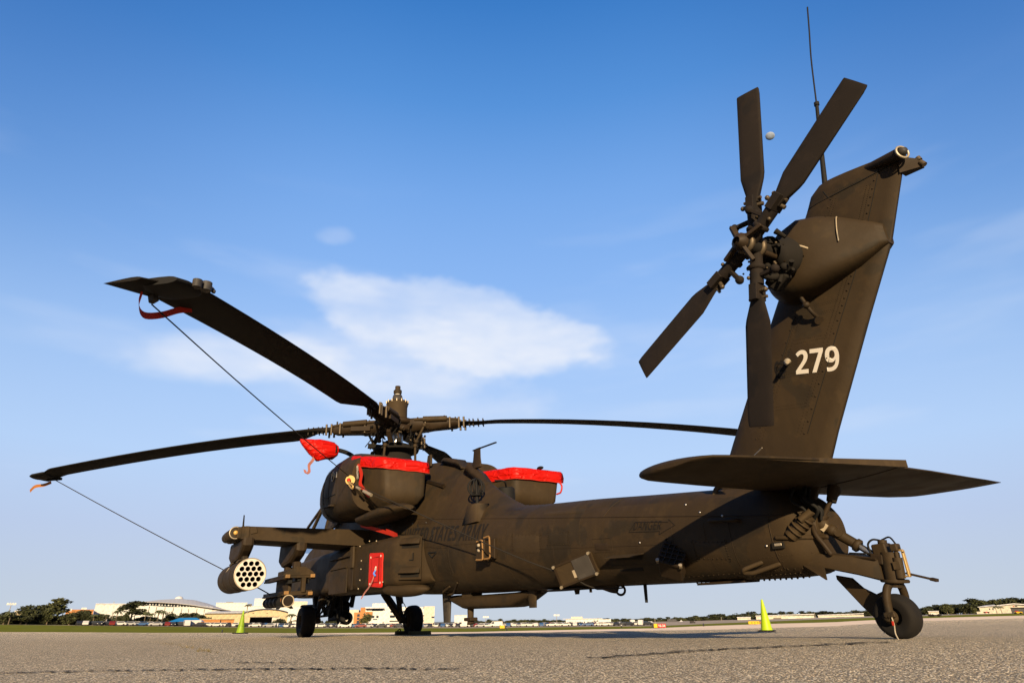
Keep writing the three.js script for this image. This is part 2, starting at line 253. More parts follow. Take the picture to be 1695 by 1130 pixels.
// seams, rivet lines, hatches on the port side
{
  const seam = [], y0 = x => 1.735 - 0.122 * (x - 2.1);
  const longSeam = []; for (let x = 1.9; x <= 8.5; x += 0.3) longSeam.push([x, y0(x)]);
  seam.push(fpath(longSeam, 0.0045));
  for (const x of [2.25, 3.0, 3.75, 4.8, 5.25, 5.7, 6.15, 6.5, 7.4, 8.0]) { const p = []; for (let k = 0; k <= 8; k++) p.push([x, lerp(0.62, y0(x) - 0.02, k / 8)]); seam.push(fpath(p, 0.0022, 4)); }
  { const p = []; for (let k = 0; k <= 6; k++) p.push([6.5 + 0.12 * k / 6, lerp(y0(6.5), fs(6.6)[1] - 0.03, k / 6)]); seam.push(fpath(p, 0.005)); }
  seam.push(fpath([[2.1, 1.28], [3.6, 1.2], [4.3, 1.16]], 0.0022, 4), fpath([[4.9, 1.02], [7.2, 0.86]], 0.002, 4), fpath([[4.9, 0.8], [7.2, 0.7]], 0.002, 4));
  seam.push(fpath([[2.95, 1.22], [3.45, 1.18], [3.45, 0.82], [3.35, 0.76], [2.95, 0.78], [2.95, 1.22]], 0.003, 4));
  seam.push(fpath([[6.35, 1.0], [6.62, 0.98], [6.62, 0.85], [6.35, 0.87], [6.35, 1.0]], 0.0025, 4), fpath([[7.75, 1.0], [7.75, 0.62]], 0.0025, 4), fpath([[8.36, 0.98], [8.36, 0.58]], 0.004, 4));
  mk('panel_seam', seam, MT.olive3, fuselage);
  const rv = [], rs = new THREE.IcosahedronGeometry(1, 0), dot = (x, y, r = 0.0045) => rv.push(X(rs.clone(), M4([x, y, fz(x, y, 0)], [0, 0, 0], [r, r, r])));
  for (let x = 2.0; x < 8.5; x += 0.055) { dot(x, y0(x) - 0.025, 0.0035); if (x > 6.4) dot(x, 0.575, 0.005); }
  for (let x = 7.8; x < 8.6; x += 0.04) { dot(x, 0.66 + 0.02 * (x - 7.8), 0.0035); dot(x, 0.545, 0.006); }
  for (let y = 0.58; y < 1.1; y += 0.05) { dot(8.38, y); dot(8.02, y, 0.003); dot(7.55, y, 0.003); }
  for (let x = 7.35; x < 8.5; x += 0.05) rv.push(X(rs.clone(), M4([x, fs(x)[2] - 0.004, 0.09], [0, 0, 0], [0.009, 0.009, 0.009])));
  mk('rivet_row', rv, MT.olive2, fuselage, { kind: 'stuff' });
  const br = []; for (const [x, y] of [[2.15, 1.66], [2.62, 1.62], [7.0, 0.9], [7.55, 1.17], [7.72, 1.08], [7.95, 1.02], [8.3, 0.75], [1.9, 1.05], [2.3, 0.86], [2.75, 0.84]]) br.push(X(new THREE.SphereGeometry(0.011, 8, 6), M4([x, y, fz(x, y, 0)])));
  mk('fastener', br, MT.steel, fuselage, { kind: 'stuff' });
}
{ // access doors on the boom side, each a thin plate with its own edge
  const door = (x0, x1, y0, y1, m = MT.olive) => { const rows = []; for (let i = 0; i <= 6; i++) { const x = lerp(x0, x1, i / 6), o = []; for (let j = 0; j <= 6; j++) { const y = lerp(y0, y1, j / 6) - 0.09 * (x - x0); o.push([x, y, fz(x, y, i % 6 && j % 6 ? 0.005 : -0.002)]); } rows.push(o); } mk('access_door', loft(rows, false, false, false), m, fuselage); };
  door(3.02, 3.42, 0.86, 1.16); door(4.95, 5.5, 0.98, 1.2, MT.olive2); door(5.62, 5.98, 1.0, 1.16); door(6.36, 6.60, 0.88, 0.96, MT.olive3); door(7.6, 7.95, 0.70, 0.86); door(2.3, 2.8, 1.62, 1.7, MT.olive3); door(4.5, 4.9, 1.52, 1.58, MT.olive3); door(5.4, 6.2, 1.36, 1.40, MT.olive2);
  const dots = [], rs = new THREE.IcosahedronGeometry(1, 0); for (const [x0, x1, y0, y1] of [[3.02, 3.42, 0.86, 1.16], [4.95, 5.5, 0.98, 1.2], [5.62, 5.98, 1.0, 1.16], [7.6, 7.95, 0.70, 0.86]]) for (let k = 0; k <= 8; k++) for (const [x, y] of [[lerp(x0, x1, k / 8), y0 + 0.015], [lerp(x0, x1, k / 8), y1 - 0.015], [x0 + 0.012, lerp(y0, y1, k / 8)], [x1 - 0.012, lerp(y0, y1, k / 8)]]) { const yy = y - 0.09 * (x - x0); dots.push(X(rs.clone(), M4([x, yy, fz(x, yy, 0.005)], [0, 0, 0], [0.0055, 0.0055, 0.0055]))); }
  for (const x of [2.25, 3.0, 3.75, 4.8, 5.25, 5.7, 6.15, 6.5, 7.4]) for (let y = 0.64; y < 1.5; y += 0.035) if (y < 1.70 - 0.122 * (x - 2.1)) for (const d of [-0.018, 0.018]) dots.push(X(rs.clone(), M4([x + d, y, fz(x + d, y, 0)], [0, 0, 0], [0.0032, 0.0032, 0.0032])));
  mk('rivet_row', dots, MT.olive3, fuselage, { kind: 'stuff' });
}
// latch hooks, grab handles, steps
for (const [a, b] of [[[2.74, 0.63], [3.40, 0.715]], [[8.05, 0.60], [8.34, 0.605]]]) {
  const w = (b[0] - a[0]), d = 0.10; const P = (x, y, o) => [x, y, fz(x, y, o)];
  mk('grab_handle', tube([P(a[0] + w * 0.52, a[1] + 0.035 + (b[1] - a[1]) * 0.3, 0), P(a[0] + w * 0.1, a[1] - 0.005, d * 0.9), P(a[0] + w * 0.03, a[1] - 0.03, d), P(a[0] + w * 0.3, a[1] - 0.035, d), P(b[0], b[1] + 0.01, 0)], 0.017, 8, 30, 0.3), MT.olive2, heliRoot);
}
mk('grab_handle', tube([[7.84, 0.995, fz(7.84, 0.995)], [7.87, 0.99, fz(7.87, 0.99) + 0.055], [8.08, 0.97, fz(8.08, 0.97) + 0.055], [8.11, 0.965, fz(8.11, 0.965)]], 0.016), MT.olive3, heliRoot);
for (const [pts] of [[[[2.35, 1.62], [2.40, 1.57], [2.32, 1.51]]], [[[2.56, 1.36], [2.60, 1.27], [2.5, 1.20]]], [[[2.9, 1.50], [2.95, 1.42], [2.88, 1.36]]]]) mk('latch_hook', fpath(pts, 0.011, 6), MT.black, heliRoot);
mk('step_pocket', [fpath([[2.85, 1.165], [3.12, 1.15], [2.96, 1.09], [2.85, 1.165]], 0.012, 6)], MT.black, heliRoot);
// louvred vents on the sloping rear end of the near sponson
const rampM = new THREE.Matrix4().makeBasis(V(0.46, -0.02, -0.27).normalize(), V(0.04, 1, 0).normalize(), V(0.27, 0, 0.46).normalize()).setPosition(2.52, 0, 0.775);
for (const [y, w] of [[1.345, 0.36], [0.94, 0.38]]) {
  const S = []; for (let k = 0; k <= 6; k++) { const x = -w / 2 + w * k / 6, e = Math.sin(Math.PI * clamp(k / 6, 0.05, 0.95)) ** 0.35; S.push([[x, y + 0.085, -0.02], [x, y + 0.04, 0.03 * e], [x, y - 0.02, 0.085 * e], [x, y - 0.035, 0.08 * e], [x, y - 0.035, -0.02]]); }
  mk('vent_hood', loft(S).map(g => X(g, rampM)), MT.olive, heliRoot);
  mk('vent_opening', X(box(w * 0.86, 0.055, 0.02, [0, y - 0.06, 0.0]), rampM), MT.soot, heliRoot);
}
mk('vent_panel', [X(box(0.40, 0.62, 0.012, [0, 1.13, 0.0], [0, 0, 0], 0.004), rampM)], MT.olive, heliRoot);
mk('latch_hook', [X(box(0.012, 0.10, 0.014, [0.06, 1.14, 0.014]), rampM), X(box(0.07, 0.012, 0.014, [0.03, 1.09, 0.014]), rampM)], MT.black, heliRoot);
mk('drain_fairing', X(new THREE.SphereGeometry(1, 24, 16), M4([2.25, 0.695, 0.70], [0, 0.42, -0.03], [0.46, 0.105, 0.15])), MT.olive, heliRoot);

// sponsons (equipment bays) on both sides; the port one carries the red ground panel
function sponson(sd) {
  const R = [], prof = [[-4.5, 0.20, 0.16], [-4.3, 0.55, 0.75], [-3.9, 0.82, 0.96], [-2, 1, 1], [1.25, 1, 1], [1.9, 1, 1], [2.12, 0.99, 0.99], [2.24, 0.955, 0.985], [2.32, 0.88, 0.98], [2.55, 0.55, 0.95], [2.74, 0.25, 0.90], [2.80, 0.16, 0.86]];
  for (const [x, kz, ky] of prof) {
    const top = x < -1 ? 1.55 : lerp(1.56, 1.50, clamp((x + 1) / 3.4)), bot = 0.725 - 0.02 * clamp((x + 1) / 3), cy = (top + bot) / 2, hy = (top - bot) / 2 * ky, zo = lerp(0.50, 0.95, kz), zi = 0.35, r = [];
    for (let i = 0; i < 28; i++) { const a = i / 28 * 2 * Math.PI, c = Math.cos(a), s = Math.sin(a), e = 2 / 7; const z = c > 0 ? (zo - 0.06 * Math.max(0, s)) * c ** e : 0; r.push([x, cy + hy * Math.sign(s) * Math.abs(s) ** e, sd * (zi + (z ? (z - zi) : -0.05 * Math.abs(c)))]); }
    R.push(r);
  }
  return loft(R);
}
const spP = mk('equipment_bay', sponson(1), MT.olive, heliRoot); mk('equipment_bay', sponson(-1), MT.olive, heliRoot);
mk('hinge_cover', [box(0.16, 0.36, 0.05, [0.50, 1.29, 0.955], [0, 0, 0], 0.02)], MT.olive2, spP);
mkEach('bay_door', [box(1.0, 0.40, 0.02, [-0.25, 0.93, 0.952], [0, 0, 0], 0.008), box(0.9, 0.025, 0.03, [-0.25, 1.155, 0.957], [0, 0, 0], 0.008)], MT.olive, spP);
mkEach('bay_rail', [box(0.09, 0.33, 0.018, [0.52, 0.93, 0.955], [0, 0, 0], 0.006), box(1.3, 0.03, 0.05, [-0.1, 1.33, 0.955], [0, 0, 0], 0.01)], MT.olive3, spP);
{ const g = []; for (const [x, y] of [[0.85, 1.44], [0.95, 1.2], [0.95, 1.07], [0.92, 0.9], [0.86, 0.77], [1.62, 1.45], [1.95, 0.82], [1.3, 1.48]]) g.push(sph([x, y, 0.952], 0.013, 8)); mk('fastener', g, MT.alu, spP, { kind: 'stuff' }); }


// canopy: frames and flat panes, two cockpits in tandem
{
  const c = sub('canopy'), F = (x, y, z) => [x, y, z];
  const top = [[-1.45, 2.76, 0.42], [-2.55, 2.84, 0.42], [-3.35, 2.78, 0.40], [-4.80, 2.42, 0.36]], low = [[-1.55, 2.12, 0.60], [-2.45, 2.05, 0.60], [-3.95, 1.98, 0.58], [-5.05, 1.82, 0.40]];
  const pane = (a, b, d, e) => { const g = new THREE.BufferGeometry(); g.setAttribute('position', new THREE.Float32BufferAttribute([...a, ...b, ...d, ...a, ...d, ...e], 3)); g.computeVertexNormals(); g.setAttribute('uv', new THREE.Float32BufferAttribute(new Float32Array(12), 2)); return g; };
  const mz = p => [p[0], p[1], -p[2]];
  for (let i = 0; i < 3; i++) for (const s of [0, 1]) { const f = s ? mz : p => p; mk('canopy_pane', pane(f(low[i]), f(low[i + 1]), f(top[i + 1]), f(top[i])), i === 0 ? MT.olive : MT.glass, c, i === 0 ? { label: 'olive rear canopy side panel' } : {}); }
  mk('canopy_pane', pane(top[2], top[3], mz(top[3]), mz(top[2])), MT.glass, c); mk('canopy_pane', pane(top[3], low[3], mz(low[3]), mz(top[3])), MT.glass, c);
  mk('canopy_roof', hull8([[-3.45, 2.70, 0.38], [-1.3, 2.6, 0.42], [-1.3, 2.6, -0.42], [-3.45, 2.70, -0.38], [-3.4, 2.76, 0.38], [-1.3, 2.80, 0.40], [-1.3, 2.80, -0.40], [-3.4, 2.76, -0.38]]), MT.olive, c);
  const bars = []; for (const f of [p => p, mz]) { for (let i = 0; i < 4; i++) bars.push(beam(f(low[i]), f(top[i]), 0.07, 0.05)); for (let i = 0; i < 3; i++) bars.push(beam(f(low[i]), f(low[i + 1]), 0.06, 0.06), beam(f(top[i]), f(top[i + 1]), 0.06, 0.05)); }
  mk('canopy_frame', bars, MT.olive, c);
  mkEach('cockpit_seat', [box(0.45, 0.9, 0.5, [-2.2, 1.9, 0], [0, 0, 0.15], 0.05), box(0.45, 0.8, 0.5, [-3.75, 1.75, 0], [0, 0, 0.15], 0.05)], MT.black, c);
  mk('wire_cutter', prism([[-4.3, 2.53], [-3.9, 2.64], [-3.95, 2.74], [-4.3, 2.60]], 0.03), MT.black, c);
  mk('door_handle', [tube([[-2.0, 2.32, 0.58], [-1.75, 2.30, 0.60], [-1.9, 2.2, 0.62], [-2.1, 2.3, 0.6]], 0.02)], MT.black, c);
}
// engine nacelles with upward angled exhaust boxes
function nacelle(sd) {
  const g = sub('engine_nacelle'), R = [], q = (x, cy, cz, ry, rz, e) => { const r = []; for (let i = 0; i < 36; i++) { const a = i / 36 * 2 * Math.PI, c = Math.cos(a), s = Math.sin(a); r.push([x, cy + ry * Math.sign(s) * Math.abs(s) ** (2 / e), sd * (cz + rz * Math.sign(c) * Math.abs(c) ** (2 / e))]); } return r; };
  for (const [x, cy, cz, ry, rz, e] of [[-0.66, 2.42, 0.90, 0.18, 0.17, 2], [-0.76, 2.42, 0.90, 0.26, 0.24, 2.1], [-0.77, 2.42, 0.91, 0.31, 0.28, 2.2], [-0.70, 2.42, 0.92, 0.37, 0.33, 2.3], [-0.5, 2.425, 0.94, 0.43, 0.375, 2.4], [-0.2, 2.43, 0.96, 0.48, 0.42, 2.5], [0.15, 2.43, 0.98, 0.515, 0.465, 2.6], [0.6, 2.43, 0.98, 0.53, 0.50, 2.8], [1.2, 2.42, 0.98, 0.53, 0.50, 3], [1.7, 2.36, 0.98, 0.46, 0.46, 3]]) R.push(q(x, cy, cz, ry, rz, e));
  const body = mk('nacelle_cowl', loft(R), MT.olive, g);
  mk('intake_plug', cyl([-0.72, 2.42, sd * 0.90], [-0.68, 2.42, sd * 0.90], 0.24), MT.black, g);
  mkEach('cowl_seam', [[0.17, 0.517, 0.469], [0.6, 0.532, 0.502], [1.0, 0.532, 0.502]].map(([x, ry, rz]) => { const r = q(x, 2.43, 0.98, ry, rz, 2.7).map(A); r.push(r[0]); return new THREE.TubeGeometry(new THREE.CatmullRomCurve3(r), 60, 0.004, 4, false); }), MT.black, body);
  mk('cowl_step', box(0.42, 0.035, 0.07, [0.62, 2.12, sd * 1.47], [0, 0, -0.06], 0.01), MT.olive3, body);
  mk('cowl_seam', box(0.75, 0.008, 0.012, [0.62, 2.28, sd * 1.483], [0, 0, -0.03]), MT.black, body);
  mk('lower_fairing', loft([[1.05, 0.55], [1.12, 1], [2.0, 1], [2.45, 0.75], [2.65, 0.3]].map(([x, k]) => { const r = []; for (let i = 0; i < 20; i++) { const a = i / 20 * 2 * Math.PI; r.push([x, 1.84 + 0.115 * k * Math.sin(a), sd * (0.86 + 0.30 * k * Math.cos(a))]); } return r; })), MT.olive, g);
  return g;
}
const nacP = nacelle(1), nacS = nacelle(-1);
// exhaust boxes: corners of the rim (top) and of the bottom, rounded by lofting a rounded rectangle downwards
function exhaust(corner, sd) {
  // corner: top [outer front, outer aft, inner aft, inner front] ; bottom the same
  const R = []; for (let k = 0; k <= 6; k++) {
    const t = k / 6, b = 1 - Math.cos(t * Math.PI / 2), shrink = t > 0.65 ? 1 - 0.55 * ((t - 0.65) / 0.35) ** 2 : 1, P = [0, 1, 2, 3].map(i => A(corner[0][i]).lerp(A(corner[1][i]), t)); const c = P[0].clone().add(P[1]).add(P[2]).add(P[3]).multiplyScalar(0.25);
    const r = []; for (let i = 0; i < 4; i++) { const p = P[i], a = P[(i + 3) % 4], n = P[(i + 1) % 4], rad = 0.10; const pa = p.clone().add(a.clone().sub(p).normalize().multiplyScalar(rad)), pn = p.clone().add(n.clone().sub(p).normalize().multiplyScalar(rad)); for (let j = 0; j <= 4; j++) { const u = j / 4; r.push(pa.clone().multiplyScalar((1 - u) ** 2).add(p.clone().multiplyScalar(2 * u * (1 - u))).add(pn.clone().multiplyScalar(u * u))); } }
    R.push(r.map(p => c.clone().lerp(p, shrink)));
  } return R;
}
const EXP = [[[1.45, 2.80, 1.36], [2.25, 2.63, 1.12], [2.35, 2.58, 0.40], [1.1, 2.80, 0.55]], [[1.15, 1.98, 1.34], [2.30, 1.82, 1.10], [2.45, 1.80, 0.48], [1.05, 1.90, 0.55]]];
const EXS = [[[1.3, 2.78, -1.45], [2.95, 2.45, -1.85], [2.85, 2.50, -0.98], [2.0, 2.52, -0.62]], [[1.1, 1.90, -1.35], [2.90, 1.72, -1.72], [2.85, 1.80, -0.95], [2.0, 1.9, -0.62]]];
mk('exhaust_box', loft(exhaust(EXP, 1)), MT.olive, nacP); mk('exhaust_box', loft(exhaust(EXS, -1)), MT.olive, nacS);
{ const f = sub('fuel_cap_fitting', nacP); mk('fitting', [cyl([1.52, 2.40, 1.41], [1.60, 2.40, 1.41], 0.075, 0.07, 18), cyl([1.60, 2.40, 1.42], [1.70, 2.38, 1.46], 0.05, 0.05, 14), cyl([1.69, 2.38, 1.46], [1.72, 2.375, 1.47], 0.075, 0.075, 18)], MT.brass, f); }
{ const pts = []; for (let i = 0; i <= 20; i++) { const a = i / 20 * 6.283; pts.push([0.82 + 0.075 * Math.cos(a), 2.60 + 0.075 * Math.sin(a), 1.487]); } mkEach('round_emblem', [new THREE.TubeGeometry(new THREE.CatmullRomCurve3(pts.map(A)), 40, 0.009, 5, false), cyl([0.82, 2.6, 1.487], [0.82, 2.67, 1.483], 0.008), box(0.05, 0.1, 0.004, [1.02, 2.59, 1.487])], MT.alu, nacP); }
{ const d = sub('deck_fairing'); mk('fairing_hatch', [hull8([[2.0, 2.36, 0.30], [2.75, 2.14, 0.34], [2.75, 2.12, 0.30], [2.0, 2.34, 0.26], [2.0, 2.41, 0.31], [2.8, 2.18, 0.35], [2.8, 2.18, 0.31], [2.0, 2.41, 0.27]])], MT.olive3, d); mk('lifting_lug', [prism([[1.72, 2.66], [1.9, 2.66], [1.88, 2.86], [1.78, 2.86]], 0.03, M4([0, 0, 0.12])), cyl([1.93, 2.65, 0.14], [1.93, 2.83, 0.14], 0.02)], MT.olive2, d); mk('deck_spine', loft([[2.2, 0.02], [2.3, 0.07], [2.75, 0.08], [2.95, 0.0]].map(([x, h]) => { const y = fs(x)[1]; return [[x, y - 0.02, 0.12], [x, y + h, 0.08], [x, y + h, -0.08], [x, y - 0.02, -0.12]]; })), MT.olive, d); }

// stub wings
function wing(sd) {
  const w = sub('stub_wing'), R = [], zr = 0.55, zt = 2.78;
  for (const k of [0, 0.25, 0.5, 0.75, 1]) { const z = lerp(zr, zt, k), yT = lerp(1.765, 1.80, k), th = lerp(0.285, 0.20, k), xl = lerp(-0.95, -0.70, k), xr = 0.36, r = []; const up = [[0, -0.5], [0.02, -0.28], [0.08, -0.1], [0.25, 0.0], [0.6, 0], [1, 0]]; for (const [u, v] of up) r.push([lerp(xl, xr, u), yT + v * th, sd * z]); for (const [u, v] of [[1, 0], [0.6, 0], [0.25, 0], [0.08, 0.1], [0.02, 0.28]]) r.push([lerp(xl, xr, u), yT - th - v * -th * 1, sd * z]); R.push(r); }
  const b = mk('wing_panel', loft(R).map(g => { g.computeVertexNormals(); return g; }), MT.olive, w);
  mk('wing_tip', [lathe([-0.62, 1.70, sd * 2.86], [0.20, 1.70, sd * 2.86], [[0, 0], [0.05, 0.03], [0.085, 0.12], [0.095, 0.4], [0.095, 1], [0, 1]], 20), box(0.9, 0.19, 0.10, [-0.12, 1.70, sd * 2.80], [0, 0, 0], 0.03)], MT.olive, w);
  mk('position_lamp', [lathe([0.20, 1.70, sd * 2.86], [0.36, 1.70, sd * 2.86], [[0.09, 0], [0.098, 0.2], [0.098, 0.55], [0.085, 0.6], [0.06, 0.62], [0, 0.62]], 20)], MT.rim, w);
  mk('lamp_ring', X(new THREE.TorusGeometry(0.092, 0.010, 8, 24), M4([0.305, 1.70, sd * 2.86], [0, Math.PI / 2, 0])), MT.alu, w);
  mk('lamp_lens', sph([0.31, 1.70, sd * 2.86], 0.036, 14, [0.8, 1, 1]), MT.amber, w);
  mkEach('end_cap', [box(0.012, 0.2, 0.07, [0.367, 1.70, sd * 2.70], [0, 0, 0], 0.004), box(0.014, 0.10, 0.10, [0.369, 1.735, sd * 2.60], [0.25, 0, 0], 0.004)], MT.olive2, w);
  mk('aerial_mast', cyl([0.2, 1.79, sd * 2.74], [0.16, 2.0, sd * 2.74], 0.016, 0.010, 8), MT.black, w);
  return w;
}
const wingP = wing(1), wingS = wing(-1);
function pylons(sd, w) {
  mk('weapon_pylon', [prism([[-0.75, 1.62], [0.40, 1.62], [0.40, 1.50], [0.30, 1.42], [0.05, 1.30], [-0.55, 1.26], [-0.80, 1.36]], 0.19, M4([0, 0, sd * 2.66]), 0.05), box(0.12, 0.10, 0.09, [0.2, 1.30, sd * 2.66], [0, 0, 0], 0.02), box(0.12, 0.12, 0.09, [-0.35, 1.24, sd * 2.66], [0, 0, 0], 0.02)], MT.olive3, w);
  mk('weapon_pylon', [prism([[-0.80, 1.62], [0.38, 1.55], [0.38, 1.42], [0.25, 1.34], [-0.05, 1.24], [-0.60, 1.20], [-0.85, 1.30]], 0.20, M4([0, 0, sd * 1.80]), 0.06), box(0.14, 0.12, 0.12, [0.12, 1.20, sd * 1.80], [0, 0, 0], 0.02), box(0.14, 0.12, 0.12, [-0.45, 1.15, sd * 1.80], [0, 0, 0], 0.02)], MT.olive3, w);
  mkEach('sway_brace', [0.22, -0.36].map(x => [cyl([x, 1.26, sd * 2.76], [x, 1.24, sd * 2.78], 0.02), tube([[x, 1.30, sd * 2.66], [x, 1.28, sd * 2.74], [x, 1.25, sd * 2.78]], 0.016), tube([[x, 1.30, sd * 2.66], [x, 1.28, sd * 2.58], [x, 1.25, sd * 2.54]], 0.016)]), MT.rim, w);
}
pylons(1, wingP); pylons(-1, wingS);

// main rotor
const rotor = sub('main_rotor');
const YH = 3.86;
mk('rotor_mast', [lathe([0, 2.75, 0], [0, 3.95, 0], [[0.30, 0], [0.26, 0.2], [0.16, 0.3], [0.13, 0.45], [0.13, 1]], 24)], MT.steel, rotor);
mk('mast_cap', [lathe([0, 3.92, 0], [0, 4.72, 0], [[0.17, 0], [0.175, 0.08], [0.205, 0.14], [0.205, 0.40], [0.225, 0.50], [0.225, 0.56], [0.0, 0.565]], 28)], MT.olive2, rotor);
mk('mast_bolt', Array.from({ length: 14 }, (_, i) => { const a = i / 14 * 6.283; return cyl([0.225 * Math.cos(a), 4.335, 0.225 * Math.sin(a)], [0.225 * Math.cos(a), 4.39, 0.225 * Math.sin(a)], 0.012, 0.012, 6); }), MT.alu, rotor, { kind: 'stuff' });
mk('air_data_sensor', [lathe([0, 4.36, 0], [0, 4.52, 0], [[0.125, 0], [0.12, 0.3], [0.09, 1], [0, 1]], 20)], MT.greyblade, rotor);
mk('sensor_neck', lathe([0, 4.515, 0], [0, 4.56, 0], [[0.055, 0], [0.055, 1]], 16), MT.white, rotor);
mk('sensor_head', lathe([0, 4.55, 0], [0, 4.72, 0], [[0.075, 0], [0.085, 0.1], [0.085, 0.45], [0.07, 0.5], [0.055, 0.6], [0.055, 1], [0, 1]], 16), MT.olive2, rotor);
mk('hub_plate', [lathe([0, 3.70, 0], [0, 3.98, 0], [[0.30, 0], [0.36, 0.1], [0.36, 0.4], [0.24, 0.45], [0.24, 0.6], [0.34, 0.62], [0.34, 0.95], [0.2, 1]], 28)], MT.olive3, rotor);
mk('swashplate', [lathe([0, 3.30, 0], [0, 3.48, 0], [[0.20, 0], [0.44, 0.05], [0.46, 0.3], [0.40, 0.42], [0.40, 0.55], [0.36, 0.7], [0.20, 1]], 28), ...[0, 1, 2, 3].map(i => { const a = 0.3 + i * 1.571; return beam([0.3 * Math.cos(a), 3.42, 0.3 * Math.sin(a)], [0.56 * Math.cos(a), 3.44, 0.56 * Math.sin(a)], 0.08, 0.09); })], MT.soot, rotor);
mk('gearbox_cowl', [lathe([0, 2.7, 0], [0, 3.28, 0], [[0.46, 0], [0.42, 0.4], [0.34, 0.7], [0.28, 1]], 24), box(0.9, 0.4, 0.8, [0, 2.9, 0], [0, 0, 0], 0.08)], MT.soot, rotor);
const BL = [[39.6, 0.46, 11, 'nearest'], [122.0, 0.65, 10, ''], [-53, 0.72, 9, ''], [-136, 0.80, 10, '']];
const bladeInfo = [];
BL.forEach(([az, droop, pitch], bi) => {
  const a = az * Math.PI / 180, r = V(Math.cos(a), 0, Math.sin(a)), le = V(r.z, 0, -r.x), up = V(0, 1, 0);
  const yAt = s => YH - 0.02 - droop * ((Math.max(0, s - 0.8)) / 6.5) ** 1.75;
  const P = (s, c, h) => r.clone().multiplyScalar(s).add(le.clone().multiplyScalar(c)).add(V(0, yAt(s) + h, 0));
  const arm = sub('rotor_arm', rotor);
  mk('pitch_housing', [loft([[0.22, 0.13, 0.14], [0.40, 0.16, 0.135], [0.62, 0.14, 0.12], [0.75, 0.12, 0.11], [1.22, 0.11, 0.09], [1.30, 0.08, 0.06]].map(([s, w, h]) => [[-w, -h], [w, -h], [w, h * 0.7], [w * 0.7, h], [-w * 0.7, h], [-w, h * 0.7]].map(([c, y]) => P(s, c, y)))), beam(P(0.5, 0.16, -0.05), P(0.9, 0.13, -0.03), 0.07, 0.10), box(0.001, 0.001, 0.001, P(0.5, 0, 0).toArray())], MT.olive3, arm);
  mkEach('lag_damper', [0.16, -0.16].map(c => [cyl(P(0.58, c, 0.085), P(1.06, c * 0.8, 0.075), 0.058, 0.058, 12), cyl(P(1.06, c * 0.8, 0.075), P(1.28, c * 0.6, 0.06), 0.024), cyl(P(0.40, c, 0.09), P(0.58, c, 0.085), 0.03)]), MT.olive2, arm);
  mkEach('arm_fitting', [0.62, 1.12, 1.30, 1.40].flatMap((s, i) => [-0.14, 0.14].map(c => cyl(P(s, c * (i > 1 ? 0.8 : 1), -0.12), P(s, c * (i > 1 ? 0.8 : 1), 0.10), 0.022, 0.022, 8))), MT.fitting, arm);
  mkEach('arm_bolt', [0.45, 0.55, 0.72, 0.86, 1.0, 1.2].map((s, i) => cyl(P(s, (i % 2 ? 0.07 : -0.08), 0.05), P(s, (i % 2 ? 0.07 : -0.08), 0.155), 0.017, 0.017, 6)), MT.rim, arm);
  mk('pitch_link', [cyl([0.5 * Math.cos(a + 0.42), 3.46, 0.5 * Math.sin(a + 0.42)], P(0.62, -0.22, -0.06), 0.024, 0.024, 8), ...[0, 1].map(k => sph(k ? P(0.62, -0.22, -0.06) : [0.5 * Math.cos(a + 0.42), 3.46, 0.5 * Math.sin(a + 0.42)], 0.045, 10)), tube([P(0.62, -0.22, -0.06), P(0.66, -0.12, -0.09), P(0.7, 0, -0.06)], 0.04)], MT.olive2, arm);
  // blade: aerofoil sections along the span, twisted, drooping, with a swept tip
  const R = [], foil = [[0, 0], [0.012, 0.30], [0.05, 0.62], [0.12, 0.88], [0.28, 1], [0.5, 0.8], [0.75, 0.42], [0.96, 0.08], [1, 0.05]];
  for (const s of [1.30, 1.42, 1.6, 1.85, 2.05, 2.2, 2.6, 3, 3.5, 4, 4.5, 5, 5.5, 6, 6.4, 6.75, 6.80, 6.9, 7.05, 7.15, 7.24]) {
    const c = s < 1.42 ? 0.22 : s < 2.2 ? lerp(0.24, 0.53, sstep(1.5, 2.15, s)) : s > 6.8 ? lerp(0.53, 0.36, (s - 6.8) / 0.5) : 0.53, sw = s > 6.78 ? (s - 6.78) * 0.72 : 0, th = s < 2 ? lerp(0.10, 0.055, sstep(1.4, 2.0, s)) : s > 6.8 ? 0.04 : 0.052, pt = (pitch - 8.5 * clamp((s - 1.3) / 6)) * Math.PI / 180 * sstep(1.2, 2.0, s);
    const L0 = (s < 1.5 ? 0.11 : 0.135) - sw, ring = [], pp = (u, h) => { const cc = L0 - u * c, k = cc - 0.0; return P(s, k * Math.cos(pt), k * Math.sin(pt) + h); };
    for (const [u, t] of foil) ring.push(pp(u, t * th * 0.55)); for (const [u, t] of foil.slice(1, -1).reverse()) ring.push(pp(u, -t * th * 0.45)); ring.push(); R.push(ring);
  }
  mk('rotor_blade', loft(R), MT.blade, arm);
  mkEach('blade_root_bolt', [1.5, 1.58, 1.68, 1.78].flatMap(s => [0.06, -0.04].map(c => cyl(P(s, c, -0.07), P(s, c, 0.075), 0.014, 0.014, 6))), MT.rim, arm);
  bladeInfo.push({ r, le, P, yAt, pitch });
});
